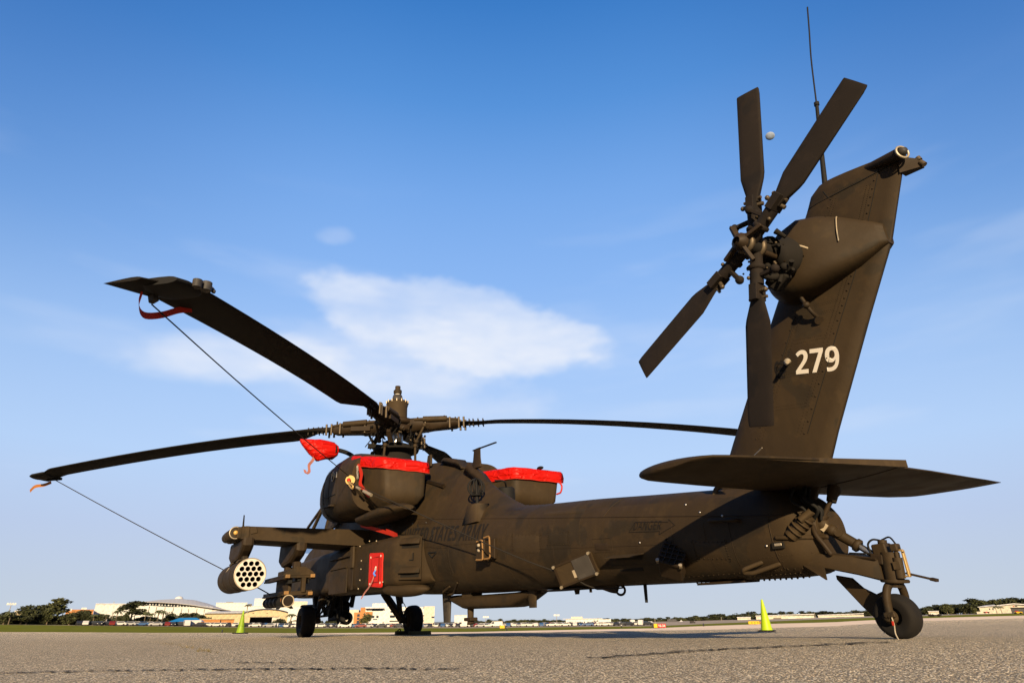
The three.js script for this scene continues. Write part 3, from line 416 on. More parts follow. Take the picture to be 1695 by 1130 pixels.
{ const R = rng(321), C = [[], [], []]; for (let i = 0; i < 70; i++) { const a = R() * 6.283, d = 0.16 + R() * 0.42, y = 3.50 + R() * 0.42, p = [d * Math.cos(a), y, d * Math.sin(a)]; C[i % 3].push(i % 4 ? cyl(p, [p[0] + (R() - 0.5) * 0.12, p[1] + (R() - 0.5) * 0.26, p[2] + (R() - 0.5) * 0.12], 0.012 + R() * 0.018, 0.014, 7) : sph(p, 0.022 + R() * 0.025, 8)); }
  for (let i = 0; i < 10; i++) { const a = i * 0.63, q = k => [(0.25 + 0.12 * k) * Math.cos(a + 0.2 * k), 3.95 - 0.16 * k + 0.05 * Math.sin(i + k), (0.25 + 0.12 * k) * Math.sin(a + 0.2 * k)]; C[0].push(tube([q(0), q(1), q(2), q(3)], 0.010, 5)); }
  mk('hub_fitting', C[0], MT.soot, rotor, { kind: 'stuff' }); mk('hub_fitting', C[1], MT.olive3, rotor, { kind: 'stuff' }); mk('hub_fitting', C[2], MT.fitting, rotor, { kind: 'stuff' }); }
mkEach('scissor_link', [beam([0.46, 3.40, 0.30], [0.60, 3.58, 0.42], 0.09, 0.05), beam([0.60, 3.58, 0.42], [0.32, 3.78, 0.22], 0.08, 0.05), beam([-0.46, 3.42, 0.2], [-0.62, 3.56, 0.3], 0.08, 0.06), beam([-0.62, 3.56, 0.3], [-0.34, 3.74, 0.18], 0.08, 0.05)], MT.olive3, rotor);
mkEach('control_rod', [[[0.36, 2.9, 0.42], [0.42, 3.34, 0.40]], [[-0.3, 2.9, 0.46], [-0.42, 3.36, 0.34]], [[0.5, 2.9, -0.2], [0.48, 3.36, -0.2]]].map(([a, b]) => [cyl(a, b, 0.024), sph(b, 0.045), sph(a, 0.045)]), MT.olive2, rotor);

// tail fin, with the tail rotor gearbox bulge on its port side
const FIN = [[[7.50, 1.20], [8.52, 0.95], 0.26], [[7.70, 1.31], [8.62, 1.12], 0.25], [[7.80, 1.42], [8.75, 1.27], 0.24], [[7.95, 1.655], [8.90, 1.54], 0.23], [[8.502, 2.476], [9.38, 2.332], 0.20], [[8.76, 2.85], [9.68, 2.811], 0.18], [[9.143, 3.407], [9.915, 3.33], 0.14], [[9.205, 3.515], [9.955, 3.44], 0.13], [[9.29, 3.572], [9.965, 3.462], 0.11], [[9.36, 3.585], [9.96, 3.470], 0.05]];
const finAt = t => { const k = clamp(Math.floor(t), 0, FIN.length - 2), f = t - k, a = FIN[k], b = FIN[k + 1], l = (p, q) => [lerp(p[0], q[0], f), lerp(p[1], q[1], f)]; return [l(a[0], b[0]), l(a[1], b[1]), lerp(a[2], b[2], f)]; };
const finProf = [[0, 0.03], [0.01, 0.22], [0.03, 0.42], [0.08, 0.66], [0.16, 0.85], [0.3, 1], [0.5, 0.93], [0.66, 0.76], [0.79, 0.60], [0.80, 0.53], [0.90, 0.42], [1, 0.22]];
const finT = u => { let k = 0; while (k < finProf.length - 2 && u > finProf[k + 1][0]) k++; return lerp(finProf[k][1], finProf[k + 1][1], (u - finProf[k][0]) / (finProf[k + 1][0] - finProf[k][0])); };
function finZ(x, y, off = 0) { let lo = 0, hi = FIN.length - 1.001; const f = t => { const [l, e] = finAt(t); return (e[0] - l[0]) * (y - l[1]) - (e[1] - l[1]) * (x - l[0]); }; for (let i = 0; i < 40; i++) { const m = (lo + hi) / 2; if (f(m) > 0) lo = m; else hi = m; } const [l, e, th] = finAt(lo), u = clamp((x - l[0]) / (e[0] - l[0])); return th / 2 * finT(u) + off; }
const fin = mk('tail_fin', (() => { const R = []; for (let t = 0; t < FIN.length - 1; t += t > 2.99 && t < 6 ? 0.125 : 0.25) R.push(t); R.push(FIN.length - 1.001); return loft(R.map(t => { const [l, e, th] = finAt(t), r = []; for (const [u, h] of finProf) r.push([lerp(l[0], e[0], u), lerp(l[1], e[1], u), th / 2 * h]); for (const [u, h] of [...finProf].reverse()) r.push([lerp(l[0], e[0], u), lerp(l[1], e[1], u), -th / 2 * h]); return r; })); })(), MT.olive, heliRoot);
{
  const t = letters('279', 0.178, 'bold', 1.0), w = 0.335 / widthOf(t);
  mk('lettering', lay(t, (x, y) => { const a = 8.735 + x * w + y * 0.26, b = 2.043 - 0.20 * x * w + y * 1.06; return [a, b, finZ(a, b, 0.004)]; }), MT.white, fin, { label: 'white painted number 279 on the fin' });
  const t2 = letters('93', 0.15, 'bold', 0.62);
  mk('lettering', lay(t2, (x, y) => { const a = 8.55 + x * 0.78 + y * 0.25, b = 2.06 - 0.2 * x * 0.78 + y; return [a, b, finZ(a, b, 0.004)]; }), MT.mark, fin, { label: 'overpainted dark digits ahead of the white number' });
  const rv = [], rs = new THREE.IcosahedronGeometry(1, 0), dot = (t, u, r) => { const [l, e, th] = finAt(t); rv.push(X(rs.clone(), M4([lerp(l[0], e[0], u), lerp(l[1], e[1], u), th / 2 * finT(u)], [0, 0, 0], [r, r, r]))); };
  for (let t = 3.0; t < 5.95; t += 0.028) for (const u of [0.36, 0.395, 0.70, 0.735]) { if (!(t > 4.25 && t < 5.6 && u < 0.5)) dot(t, u, 0.0042); }
  for (let t = 3.0; t < 6; t += 0.11) { dot(t, 0.33, 0.0075); dot(t, 0.765, 0.0085); }
  for (const t of [3.25, 3.55, 3.85, 4.15, 4.3]) for (let u = 0.40; u < 0.72; u += 0.018) { dot(t, u, 0.0034); dot(t + 0.03, u, 0.0034); }
  for (let u = 0.15; u < 0.95; u += 0.02) dot(6.32 - 0.25 * u + 0.1, u, 0.0035);
  mk('rivet_row', rv, MT.olive3, fin, { kind: 'stuff' });
  const ln = []; const path = (list, r) => { const p = []; list.forEach(([t, u], i) => { if (!i) { p.push([t, u]); return; } for (let k = 1; k <= 8; k++) p.push([lerp(list[i - 1][0], t, k / 8), lerp(list[i - 1][1], u, k / 8)]); }); ln.push(new THREE.TubeGeometry(new THREE.CatmullRomCurve3(p.map(([t, u]) => { const [l, e, th] = finAt(t); return V(lerp(l[0], e[0], u), lerp(l[1], e[1], u), th / 2 * finT(u) + 0.0005); })), 40, r, 4, false)); };
  path([[6.05, 0.32], [6.2, 0.6], [6.55, 0.97]], 0.006); path([[6.05, 0.0], [6.05, 0.32]], 0.004); path([[6.0, 0.30], [6.8, 0.20]], 0.003); path([[3.0, 0.79], [4.0, 0.79], [6.9, 0.79]], 0.003); path([[3.1, 0.34], [4.2, 0.34]], 0.003);
  mk('panel_seam', ln, MT.black, fin);
  mk('fin_probe', [cyl([8.69, 2.17, 0.08], [8.775, 2.115, 0.235], 0.019, 0.015, 10), lathe([8.69, 2.17, 0.075], [8.71, 2.155, 0.11], [[0.04, 0], [0.036, 0.5], [0.02, 1]], 12)], MT.cream, fin);
  mk('hinge_arm', [tube([[8.965, 2.72, 0.17], [9.0, 2.60, 0.19], [9.03, 2.48, 0.16], [9.04, 2.42, 0.09]], 0.016), sph([9.02, 2.53, 0.185], 0.03), cyl([9.03, 2.42, 0.08], [9.045, 2.40, 0.10], 0.035)], MT.olive3, fin);
  // lamp housing at the rear top corner
  const cap = sub('fin_lamp', fin);
  mk('lamp_housing', [lathe([9.60, 3.50, 0.0], [9.975, 3.402, 0.085], [[0, 0], [0.022, 0.1], [0.036, 0.4], [0.047, 1]], 18), hull8([[9.90, 3.29, 0.03], [10.02, 3.30, -0.06], [10.02, 3.30, -0.10], [9.90, 3.29, -0.06], [9.93, 3.42, 0.04], [10.02, 3.37, -0.06], [10.02, 3.37, -0.10], [9.92, 3.43, -0.06]])], MT.olive3, cap);
  mk('lamp_ring', X(new THREE.TorusGeometry(0.050, 0.009, 8, 24), M4([9.98, 3.40, 0.088], [0, 1.15, 0])), MT.alu, cap);
  mk('lamp_lens', [lathe([9.96, 3.403, 0.075], [10.01, 3.395, 0.11], [[0.034, 0], [0.034, 0.6], [0.02, 1], [0, 1]], 16)], MT.greyblade, cap);
  mkEach('rear_lamp', [cyl([10.02, 3.34, -0.06], [10.04, 3.30, -0.06], 0.020), cyl([10.01, 3.39, -0.07], [10.02, 3.36, -0.07], 0.020, 0.018)], MT.fitting, cap);
}
// whip aerial on the fin tip
mk('whip_aerial', [cyl([9.345, 3.55, 0], [9.40, 3.88, 0], 0.022, 0.019, 10), cyl([9.40, 3.88, 0], [9.478, 4.33, 0], 0.017, 0.015, 8), cyl([9.478, 4.33, 0], [9.482, 4.36, 0], 0.022), tube([[9.48, 4.35, 0], [9.55, 4.8, 0], [9.61, 5.1, 0], [9.66, 5.36, 0]], 0.0065, 6)], MT.black, heliRoot);
{
  const R = []; for (const [x, cy, rz, ry, e] of [[8.72, 2.87, 0.086, 0.07, 2.3], [8.735, 2.87, 0.189, 0.15, 2.3], [8.79, 2.88, 0.284, 0.22, 2.5], [8.88, 2.895, 0.335, 0.285, 3.4], [9.0, 2.915, 0.353, 0.32, 3.8], [9.15, 2.945, 0.331, 0.325, 4.2], [9.3, 2.942, 0.275, 0.283, 4.3], [9.45, 2.922, 0.198, 0.217, 4.2], [9.57, 2.902, 0.125, 0.148, 4.0], [9.64, 2.892, 0.095, 0.107, 3.8], [9.68, 2.882, 0.055, 0.085, 3.6]]) { const r = []; for (let i = 0; i < 32; i++) { const a = i / 32 * 6.2832, c = Math.cos(a), s = Math.sin(a); r.push([x, cy + ry * Math.sign(s) * Math.abs(s) ** (2 / e), 0.0 + rz * Math.sign(c) * Math.abs(c) ** (2 / e)]); } R.push(r); }
  const gb = mk('gearbox_fairing', loft(R), MT.olive, heliRoot);
  mk('panel_seam', [tube([[9.42, 3.14, 0.13], [9.44, 3.11, 0.195], [9.43, 3.0, 0.222], [9.42, 2.90, 0.226]], 0.005, 5)], MT.cream, gb);
  mkEach('white_cable', [tube([[9.24, 2.89, 0.365], [9.20, 2.925, 0.385], [9.15, 2.94, 0.40], [9.12, 2.88, 0.41], [9.085, 2.79, 0.42], [9.04, 2.725, 0.425], [8.99, 2.72, 0.425], [8.95, 2.755, 0.43]], 0.010, 6), tube([[9.09, 2.80, 0.425], [9.03, 2.765, 0.43], [8.97, 2.79, 0.435]], 0.006, 6)], MT.cream, gb);
}
// tail rotor
{
  const T = sub('tail_rotor'), hub = V(9.05, 2.885, 0.80);
  mk('drive_shaft', [cyl([9.05, 2.885, 0.30], [9.05, 2.885, 0.92], 0.075, 0.06, 16), lathe([9.05, 2.885, 0.38], [9.05, 2.885, 0.62], [[0.16, 0], [0.17, 0.3], [0.10, 0.45], [0.10, 0.8], [0.13, 1]], 18)], MT.soot, T);
  mkEach('hub_bearing', [0.735, 0.875].map(z => lathe([9.05, 2.885, z - 0.02], [9.05, 2.885, z + 0.02], [[0.05, 0], [0.082, 0.1], [0.082, 0.9], [0.05, 1]], 18)), MT.fitting, T);
  mk('pitch_spider', [lathe([9.05, 2.885, 0.91], [9.05, 2.885, 0.98], [[0.06, 0], [0.07, 0.5], [0.03, 1]], 14), ...[0.3, 1.9, 3.5, 5.0].map(a => beam([9.05, 2.885, 0.94], [9.05 + 0.19 * Math.cos(a), 2.885 + 0.19 * Math.sin(a), 0.90], 0.045, 0.03))], MT.olive3, T);
  const clutter = [], R = rng(77); for (let i = 0; i < 26; i++) { const a = R() * 6.28, z = 0.40 + R() * 0.3, d = 0.09 + R() * 0.13; const p = [9.03 + d * Math.cos(a), 2.86 + d * Math.sin(a), z]; clutter.push(i % 3 ? cyl(p, [p[0] + (R() - 0.5) * 0.16, p[1] + (R() - 0.5) * 0.16, p[2] + (R() - 0.5) * 0.12], 0.014 + R() * 0.012, 0.014, 7) : sph(p, 0.022 + R() * 0.02, 7)); }
  mk('control_linkage', [...clutter, tube([[8.97, 2.95, 0.45], [8.9, 3.0, 0.55], [8.96, 3.02, 0.66], [9.02, 2.97, 0.72]], 0.03), tube([[9.1, 2.80, 0.42], [9.02, 2.70, 0.52], [8.95, 2.74, 0.62]], 0.028), box(0.16, 0.12, 0.12, [9.0, 2.70, 0.46], [0.3, 0.2, 0.5], 0.02), beam([9.12, 2.97, 0.42], [9.08, 2.94, 0.72], 0.05, 0.04)], MT.soot, T);
  mkEach('actuator_rod', [cyl([9.02, 2.83, 0.44], [9.0, 2.84, 0.72], 0.026), cyl([9.10, 2.82, 0.44], [9.08, 2.84, 0.74], 0.024), cyl([8.92, 2.72, 0.45], [9.0, 2.70, 0.55], 0.02)], MT.olive3, T);
  const fit = [], Rf = rng(5); for (let i = 0; i < 16; i++) { const a = Rf() * 6.28, d = 0.10 + Rf() * 0.12; fit.push(sph([9.0 + d * Math.cos(a), 2.83 + d * Math.sin(a), 0.44 + Rf() * 0.25], 0.008 + Rf() * 0.006, 7)); } mk('bright_fitting', fit, MT.fitting, T, { kind: 'stuff' });
  for (const [ang, z, cs, ln] of [[79.5, 0.745, 0.80, 1], [258, 0.745, 0.90, 0.99], [34.5, 0.83, 0.80, 0.915], [204.5, 0.83, 0.86, 1.01]]) {
    const a = ang * Math.PI / 180, d = V(Math.cos(a), Math.sin(a), 0), e = V(-d.y, d.x, 0), P = (s, c, h) => [hub.x + d.x * s + e.x * c, hub.y + d.y * s + e.y * c, z + h];
    const g = sub('tail_blade', T);
    mk('blade_grip', [cyl(P(0.04, 0, 0), P(0.30, 0, 0), 0.046, 0.052, 14), lathe(P(0.14, 0, 0), P(0.18, 0, 0), [[0.05, 0], [0.064, 0.2], [0.064, 0.8], [0.05, 1]], 14), beam(P(0.30, 0, 0), P(0.43, 0, 0), 0.12, 0.07), beam(P(0.24, 0, 0), P(0.22, 0.17, 0.02), 0.04, 0.03), sph(P(0.22, 0.17, 0.02), 0.035, 9)], MT.tailblade, g);
    mkEach('grip_bolt', [cyl(P(0.36, -0.075, -0.02), P(0.36, 0.075, 0.02), 0.017, 0.017, 8), cyl(P(0.41, -0.07, 0), P(0.41, 0.085, 0), 0.013, 0.013, 8), sph(P(0.36, 0.085, 0.02), 0.020, 8), sph(P(0.24, -0.05, 0.03), 0.016, 8)], MT.fitting, g);
    const R2 = [], tw = ang > 180 ? 1 : -1; for (const [s, c0, c1, th] of [[0.38, -0.055, 0.055, 0.05], [0.44, -0.065, 0.07, 0.042], [0.57, -0.115, 0.11, 0.030], [0.62, -0.125, 0.125, 0.028], [1.34, -0.125, 0.125, 0.022], [1.385, -0.12, 0.125, 0.018], [1.397, -0.115, 0.12, 0.012]].map(([s, a, b, t]) => [s * ln, a * cs, b * cs, t])) { const r = [], n = 9, pt = 0.10; for (let i = 0; i <= n; i++) { const u = i / n, t = Math.sqrt(Math.max(0, 1 - (2 * u - 0.8) ** 2 / 1.45)) * 0.5 * th; const c = lerp(c0, c1, u); r.push(P(s, c, t + c * pt)); } for (let i = n; i >= 0; i--) { const u = i / n, t = Math.sqrt(Math.max(0, 1 - (2 * u - 0.8) ** 2 / 1.45)) * 0.5 * th; const c = lerp(c0, c1, u); r.push(P(s, c, -t + c * pt)); } R2.push(r); }
    mk('tail_rotor_blade', loft(R2), MT.tailblade, g);
  }
}
// stabilator
{
  const S = sub('stabilator'), tip = (le, te, y, z, th) => { const r = [], n = 10, f = u => 0.5 * th * (1.45 * Math.sqrt(u) - 0.55 * u - 0.9 * u * u + 0.12) * 1.25; for (let i = 0; i <= n; i++) { const u = (i / n) ** 1.6; r.push([lerp(le, te, u), y + f(u), z]); } for (let i = n; i >= 0; i--) { const u = (i / n) ** 1.6; r.push([lerp(le, te, u), y - f(u) * 0.9, z]); } return r; };
  const port = [[1.68, 8.58, 8.88, 0.035], [1.665, 8.44, 8.94, 0.075], [1.62, 8.35, 8.99, 0.11], [1.52, 8.31, 9.02, 0.125], [1.38, 8.30, 9.06, 0.13], [1.0, 8.28, 9.14, 0.13], [0.5, 8.27, 9.22, 0.125], [0.02, 8.25, 9.30, 0.125]];
  const stbd = [[-0.02, 8.25, 9.24, 0.115], [-0.5, 8.28, 9.24, 0.10], [-1.2, 8.33, 9.21, 0.085], [-1.55, 8.36, 9.20, 0.075], [-1.75, 8.42, 9.19, 0.06], [-1.86, 8.62, 9.19, 0.03]];
  mk('stabilator_half', loft(port.map(([z, l, t, th]) => tip(l, t, 1.20, z, th))), MT.olive, S, { label: 'near half of the stabilator' });
  mk('stabilator_half', loft(stbd.map(([z, l, t, th]) => tip(l, t, 1.195, z, th))), MT.olive, S, { label: 'far half of the stabilator' });
  mk('trailing_edge_tab', [hull8([[9.03, 1.190, 1.38], [9.05, 1.190, 1.38], [9.335, 1.172, 0.03], [9.30, 1.172, 0.03], [9.03, 1.206, 1.38], [9.05, 1.206, 1.38], [9.335, 1.222, 0.03], [9.30, 1.222, 0.03]])], MT.olive2, S);
  mk('static_wick', [cyl([9.05, 1.215, 1.30], [9.14, 1.24, 1.34], 0.006, 0.003, 6)], MT.alu, S);
  mk('stabilator_actuator', [cyl([8.80, 1.13, 0.06], [8.77, 1.02, 0.1], 0.045, 0.035, 12), cyl([8.77, 1.03, 0.1], [8.70, 0.93, 0.12], 0.018), sph([8.79, 1.10, 0.06], 0.05), cyl([8.70, 0.94, 0.1], [8.62, 0.86, 0.14], 0.035)], MT.olive3, heliRoot);
  const C = [], R = rng(12); for (let i = 0; i < 9; i++) { const z = 0.05 + R() * 0.2, x = 8.55 + R() * 0.15; C.push(tube([[x, 1.14, z], [x + 0.06 * (R() - 0.3), 1.05, z + 0.06], [x + 0.08, 0.97, z + 0.05 * R()], [x + 0.10 * R(), 0.90, z]], 0.008 + 0.006 * R(), 6)); }
  mkEach('hydraulic_hose', C, MT.black, heliRoot);
  mk('hydraulic_valve', [cyl([8.50, 0.80, 0.285], [8.66, 0.93, 0.25], 0.05, 0.05, 14), ...[0.2, 0.4, 0.6, 0.8].map(t => lathe([lerp(8.50, 8.66, t), lerp(0.80, 0.93, t), lerp(0.285, 0.25, t)], [lerp(8.50, 8.66, t + 0.09), lerp(0.80, 0.93, t + 0.09), lerp(0.285, 0.25, t + 0.09)], [[0.05, 0], [0.062, 0.3], [0.062, 0.7], [0.05, 1]], 14)), cyl([8.62, 0.90, 0.31], [8.70, 0.955, 0.27], 0.028)], MT.olive2, heliRoot);
}
// tail cone end, tail wheel gear
{
  const G = sub('tail_gear');
  const ax = V(8.985, 0.236, 0.02), rW = 0.140, wW = 0.13;
  mk('trailing_beam', [loft([[8.36, 0.655, 0.22, 0.035], [8.6, 0.625, 0.19, 0.05], [8.85, 0.57, 0.13, 0.065], [8.985, 0.53, 0.075, 0.075]].map(([x, y, w, h]) => [[x, y - h, -w], [x, y - h, w], [x, y - h * 0.8, w * 1.08], [x, y + h * 0.8, w * 1.08], [x, y + h, w], [x, y + h, -w], [x, y + h * 0.8, -w * 1.08], [x, y - h * 0.8, -w * 1.08]]))], MT.olive, G);
  mk('beam_flange', [hull8([[8.34, 0.70, 0.245], [8.98, 0.592, 0.10], [8.98, 0.592, -0.10], [8.34, 0.70, -0.245], [8.34, 0.712, 0.255], [8.98, 0.604, 0.11], [8.98, 0.604, -0.11], [8.34, 0.712, -0.255]])], MT.olive3, G);
  mk('gusset_plate', prism([[8.50, 0.60], [8.66, 0.575], [8.66, 0.485]], 0.02, M4([0, 0, 0.215])), MT.olive, G);
  mk('shock_strut', [cyl([8.66, 0.865, 0.10], [8.86, 0.70, 0.05], 0.040, 0.036, 16), lathe([8.84, 0.716, 0.055], [8.87, 0.69, 0.05], [[0.036, 0], [0.048, 0.2], [0.048, 0.8], [0.036, 1]], 16), sph([8.655, 0.87, 0.10], 0.058, 14), cyl([8.76, 0.79, 0.08], [8.77, 0.80, 0.11], 0.03), lathe([8.70, 0.833, 0.09], [8.725, 0.812, 0.083], [[0.04, 0], [0.046, 0.5], [0.04, 1]], 16)], MT.olive, G);
  mk('shock_piston', [cyl([8.86, 0.70, 0.05], [8.945, 0.63, 0.035], 0.024, 0.024, 14)], MT.steel, G);
  mk('data_plate', X(box(0.035, 0.06, 0.004), M4([8.69, 0.845, 0.138], [-0.3, 0.1, -0.7])), MT.cream, G);
  mk('strut_clevis', [sph([8.96, 0.615, 0.03], 0.04), box(0.09, 0.07, 0.10, [8.975, 0.60, 0.03], [0, 0, -0.2], 0.012)], MT.olive3, G);
  mk('pivot_housing', [cyl([9.03, 0.455, 0.02], [9.045, 0.64, 0.02], 0.062, 0.062, 20), lathe([9.03, 0.445, 0.02], [9.032, 0.465, 0.02], [[0.085, 0], [0.09, 0.5], [0.085, 1]], 20), box(0.10, 0.13, 0.10, [9.005, 0.635, 0.02], [0, 0, 0.05], 0.014), cyl([9.015, 0.69, 0.02], [9.02, 0.725, 0.02], 0.03)], MT.olive, G);
  mk('lock_cylinder', [cyl([9.092, 0.47, 0.05], [9.104, 0.60, 0.05], 0.030, 0.030, 14), cyl([9.104, 0.60, 0.05], [9.108, 0.67, 0.05], 0.014), box(0.05, 0.05, 0.06, [9.106, 0.665, 0.045], [0, 0, 0], 0.01), box(0.04, 0.05, 0.004, [9.10, 0.55, 0.082], [0, 0.2, 0])], MT.olive2, G);
  mk('tow_lever', [beam([9.12, 0.50, 0.03], [9.25, 0.455, -0.01], 0.035, 0.014), box(0.04, 0.02, 0.04, [9.265, 0.45, -0.015], [0, 0, -0.3], 0.004)], MT.olive3, G);
  mkEach('wire_bracket', [box(0.014, 0.17, 0.03, [9.145, 0.56, 0.04], [0, 0, 0], 0.004), box(0.03, 0.012, 0.03, [9.13, 0.645, 0.04]), box(0.03, 0.012, 0.03, [9.13, 0.48, 0.04])], MT.brass, G);
  mkEach('hydraulic_hose', [tube([[9.01, 0.72, 0.02], [8.97, 0.73, 0.05], [8.935, 0.70, 0.06], [8.94, 0.64, 0.06]], 0.007), tube([[9.02, 0.725, 0.02], [9.08, 0.735, 0.03], [9.12, 0.68, 0.045], [9.15, 0.63, 0.05]], 0.006), tube([[8.80, 0.655, 0.08], [8.88, 0.645, 0.085], [8.94, 0.64, 0.07]], 0.006)], MT.black, G);
  mk('wheel_fork', [tube([[9.02, 0.45, 0.03], [9.0, 0.42, 0.075], [8.99, 0.36, 0.105], [8.985, 0.30, 0.11], [ax.x, ax.y, 0.115]], 0.026, 10, 30), tube([[9.02, 0.45, 0.01], [9.03, 0.42, -0.04], [9.02, 0.35, -0.075], [9.0, 0.29, -0.085], [ax.x, ax.y, -0.08]], 0.026, 10, 30), cyl([9.025, 0.455, 0.02], [9.02, 0.415, 0.02], 0.06, 0.05, 16)], MT.olive, G);
  mk('axle', [cyl([ax.x, ax.y, -0.10], [ax.x, ax.y, 0.155], 0.018, 0.018, 12), lathe([ax.x, ax.y, 0.10], [ax.x, ax.y, 0.16], [[0.045, 0], [0.045, 0.4], [0.03, 0.5], [0.03, 1], [0.016, 1]], 16), box(0.075, 0.035, 0.03, [ax.x + 0.02, ax.y + 0.012, 0.15], [0, 0, 0.1], 0.008), ...[0, 1, 2].map(k => cyl([ax.x + 0.02 * k, ax.y + 0.01, 0.155], [ax.x + 0.02 * k, ax.y + 0.01, 0.17], 0.009))], MT.olive2, G);
  const W = wheel(G, ax, rW, wW, 0.056);
  mk('spring_plate', [prism([[8.60, 0.515], [8.715, 0.49], [8.78, 0.42], [8.86, 0.375], [8.93, 0.40], [8.93, 0.30], [8.88, 0.16], [8.865, 0.155], [8.74, 0.30], [8.60, 0.485]], 0.03, M4([0, 0, -0.02]), 0.008)], MT.olive, G);
  mk('bonding_lead', [tube([[9.02, 0.235, 0.165], [9.025, 0.19, 0.17], [9.02, 0.14, 0.172], [9.035, 0.098, 0.18]], 0.0045, 6)], MT.cream, G);
  mk('lead_tag', box(0.012, 0.025, 0.006, [9.022, 0.20, 0.172]), MT.redflag, G);
  mk('tail_lamp_slot', [box(0.10, 0.05, 0.02, [8.40, 0.745, 0.318], [0, 0.1, 0], 0.006)], MT.soot, heliRoot);
  mk('tail_lamp', [box(0.06, 0.02, 0.02, [8.405, 0.75, 0.322], [0, 0.1, 0], 0.004)], MT.alu, heliRoot);
  mk('tail_bumper_rib', [tube([[8.40, 0.80, fz(8.40, 0.80)], [8.5, 0.79, fz(8.5, 0.79)], [8.64, 0.78, fz(8.64, 0.78)], [8.72, 0.775, fz(8.72, 0.775)]], 0.018)], MT.olive, heliRoot);
  mk('hoist_strut', [tube([[8.62, 0.90, 0.17], [8.66, 0.80, 0.22], [8.70, 0.72, 0.21], [8.72, 0.66, 0.19]], 0.020)], MT.olive3, heliRoot);
}
function wheel(parent, c, r, w, rr) { // tyre with rounded shoulders and grooves, dished rim, flattened at the ground
  const g = sub('wheel', parent), p = [], N = 64;
  const prof = [[rr, -0.46], [rr * 1.06, -0.5], [r * 0.72, -0.56], [r * 0.88, -0.52], [r * 0.97, -0.36], [r * 0.995, -0.24], [r * 0.985, -0.22], [r * 0.985, -0.20], [r, -0.18], [r, -0.06], [r * 0.985, -0.045], [r * 0.985, -0.02], [r, 0], [r, 0.10], [r * 0.985, 0.12], [r * 0.985, 0.145], [r * 0.995, 0.17], [r * 0.97, 0.36], [r * 0.88, 0.52], [r * 0.72, 0.56], [rr * 1.06, 0.5], [rr, 0.46]];
  const R = []; for (let i = 0; i <= N; i++) { const a = i / N * 2 * Math.PI; R.push(prof.map(([q, z]) => { let x = q * Math.sin(a), y = q * Math.cos(a), f = -r * 0.965; let zz = z * w; if (y < f) { zz *= 1 + 1.2 * (f - y) / r; x *= 1 + 0.4 * (f - y) / r; y = f; } return [c.x + x, c.y + y, c.z + zz]; })); }
  mk('tyre', loft(R, false, false), MT.tyre, g);
  for (const s of [1, -1]) mk('rim', [lathe([c.x, c.y, c.z + s * w * 0.1], [c.x, c.y, c.z + s * w * 0.5], [[0, 0], [rr * 0.3, 0.3], [rr * 0.35, 0.6], [rr * 0.75, 0.35], [rr * 0.9, 0.5], [rr, 0.9], [rr * 1.06, 1], [rr * 1.1, 0.96]], 32), ...Array.from({ length: 8 }, (_, i) => { const a = i / 8 * 6.283; return cyl([c.x + rr * 0.62 * Math.cos(a), c.y + rr * 0.62 * Math.sin(a), c.z + s * w * 0.2], [c.x + rr * 0.62 * Math.cos(a), c.y + rr * 0.62 * Math.sin(a), c.z + s * w * 0.33], rr * 0.07, rr * 0.07, 6); })], MT.rim, g);
  return g;
}
// main gear: trailing arms, shock struts, wheels
for (const [sd, cx, cy, cz] of [[1, -1.78, 0.285, 1.055], [-1, -1.50, 0.195, -1.08]]) {
  const G = sub('main_gear'), c = V(cx, cy, cz);
  wheel(G, c, 0.285, 0.235, 0.125);
  const zi = sd * 0.84;
  mk('trailing_arm', [beam([cx - 0.75, 0.78, sd * 0.70], [cx + 0.02, cy, zi], 0.11, 0.15, V(0, 1, 0), 0.03), cyl([cx, cy, zi - sd * 0.06], [cx, cy, cz + sd * 0.02], 0.05), lathe([cx, cy, cz - sd * 0.15], [cx, cy, cz - sd * 0.10], [[0.06, 0], [0.13, 0.3], [0.13, 1]], 18)], MT.olive3, G);
  mk('shock_strut', [cyl([cx - 0.05, cy + 0.04, zi], [cx - 0.02, 0.60, sd * 0.78], 0.038, 0.038, 12), cyl([cx - 0.02, 0.52, sd * 0.80], [cx + 0.02, 1.0, sd * 0.72], 0.065, 0.065, 14)], MT.olive3, G);
  mkEach('drag_link', [cyl([cx - 0.2, cy + 0.2, zi], [cx + 0.32, 0.75, sd * 0.55], 0.02), cyl([cx + 0.02, cy + 0.06, zi - sd * 0.02], [cx + 0.10, 0.78, sd * 0.62], 0.016), tube([[cx + 0.1, 0.75, sd * 0.6], [cx + 0.14, 0.5, sd * 0.72], [cx + 0.06, cy + 0.1, zi]], 0.012)], MT.black, G);
  if (sd > 0) mk('mud_guard', loft([-0.5, -0.25, 0, 0.25, 0.5].map(a => [0.300, 0.306].flatMap((q, k) => (k ? [1, -1] : [-1, 1]).map(e => [cx + q * Math.sin(a), cy + q * Math.cos(a), cz + e * 0.10])))), MT.olive3, G);
  mk('brake_line', tube([[cx + 0.05, 0.7, sd * 0.7], [cx + 0.12, 0.45, sd * 0.86], [cx + 0.05, cy, sd * 0.90]], 0.008), MT.black, G);
}
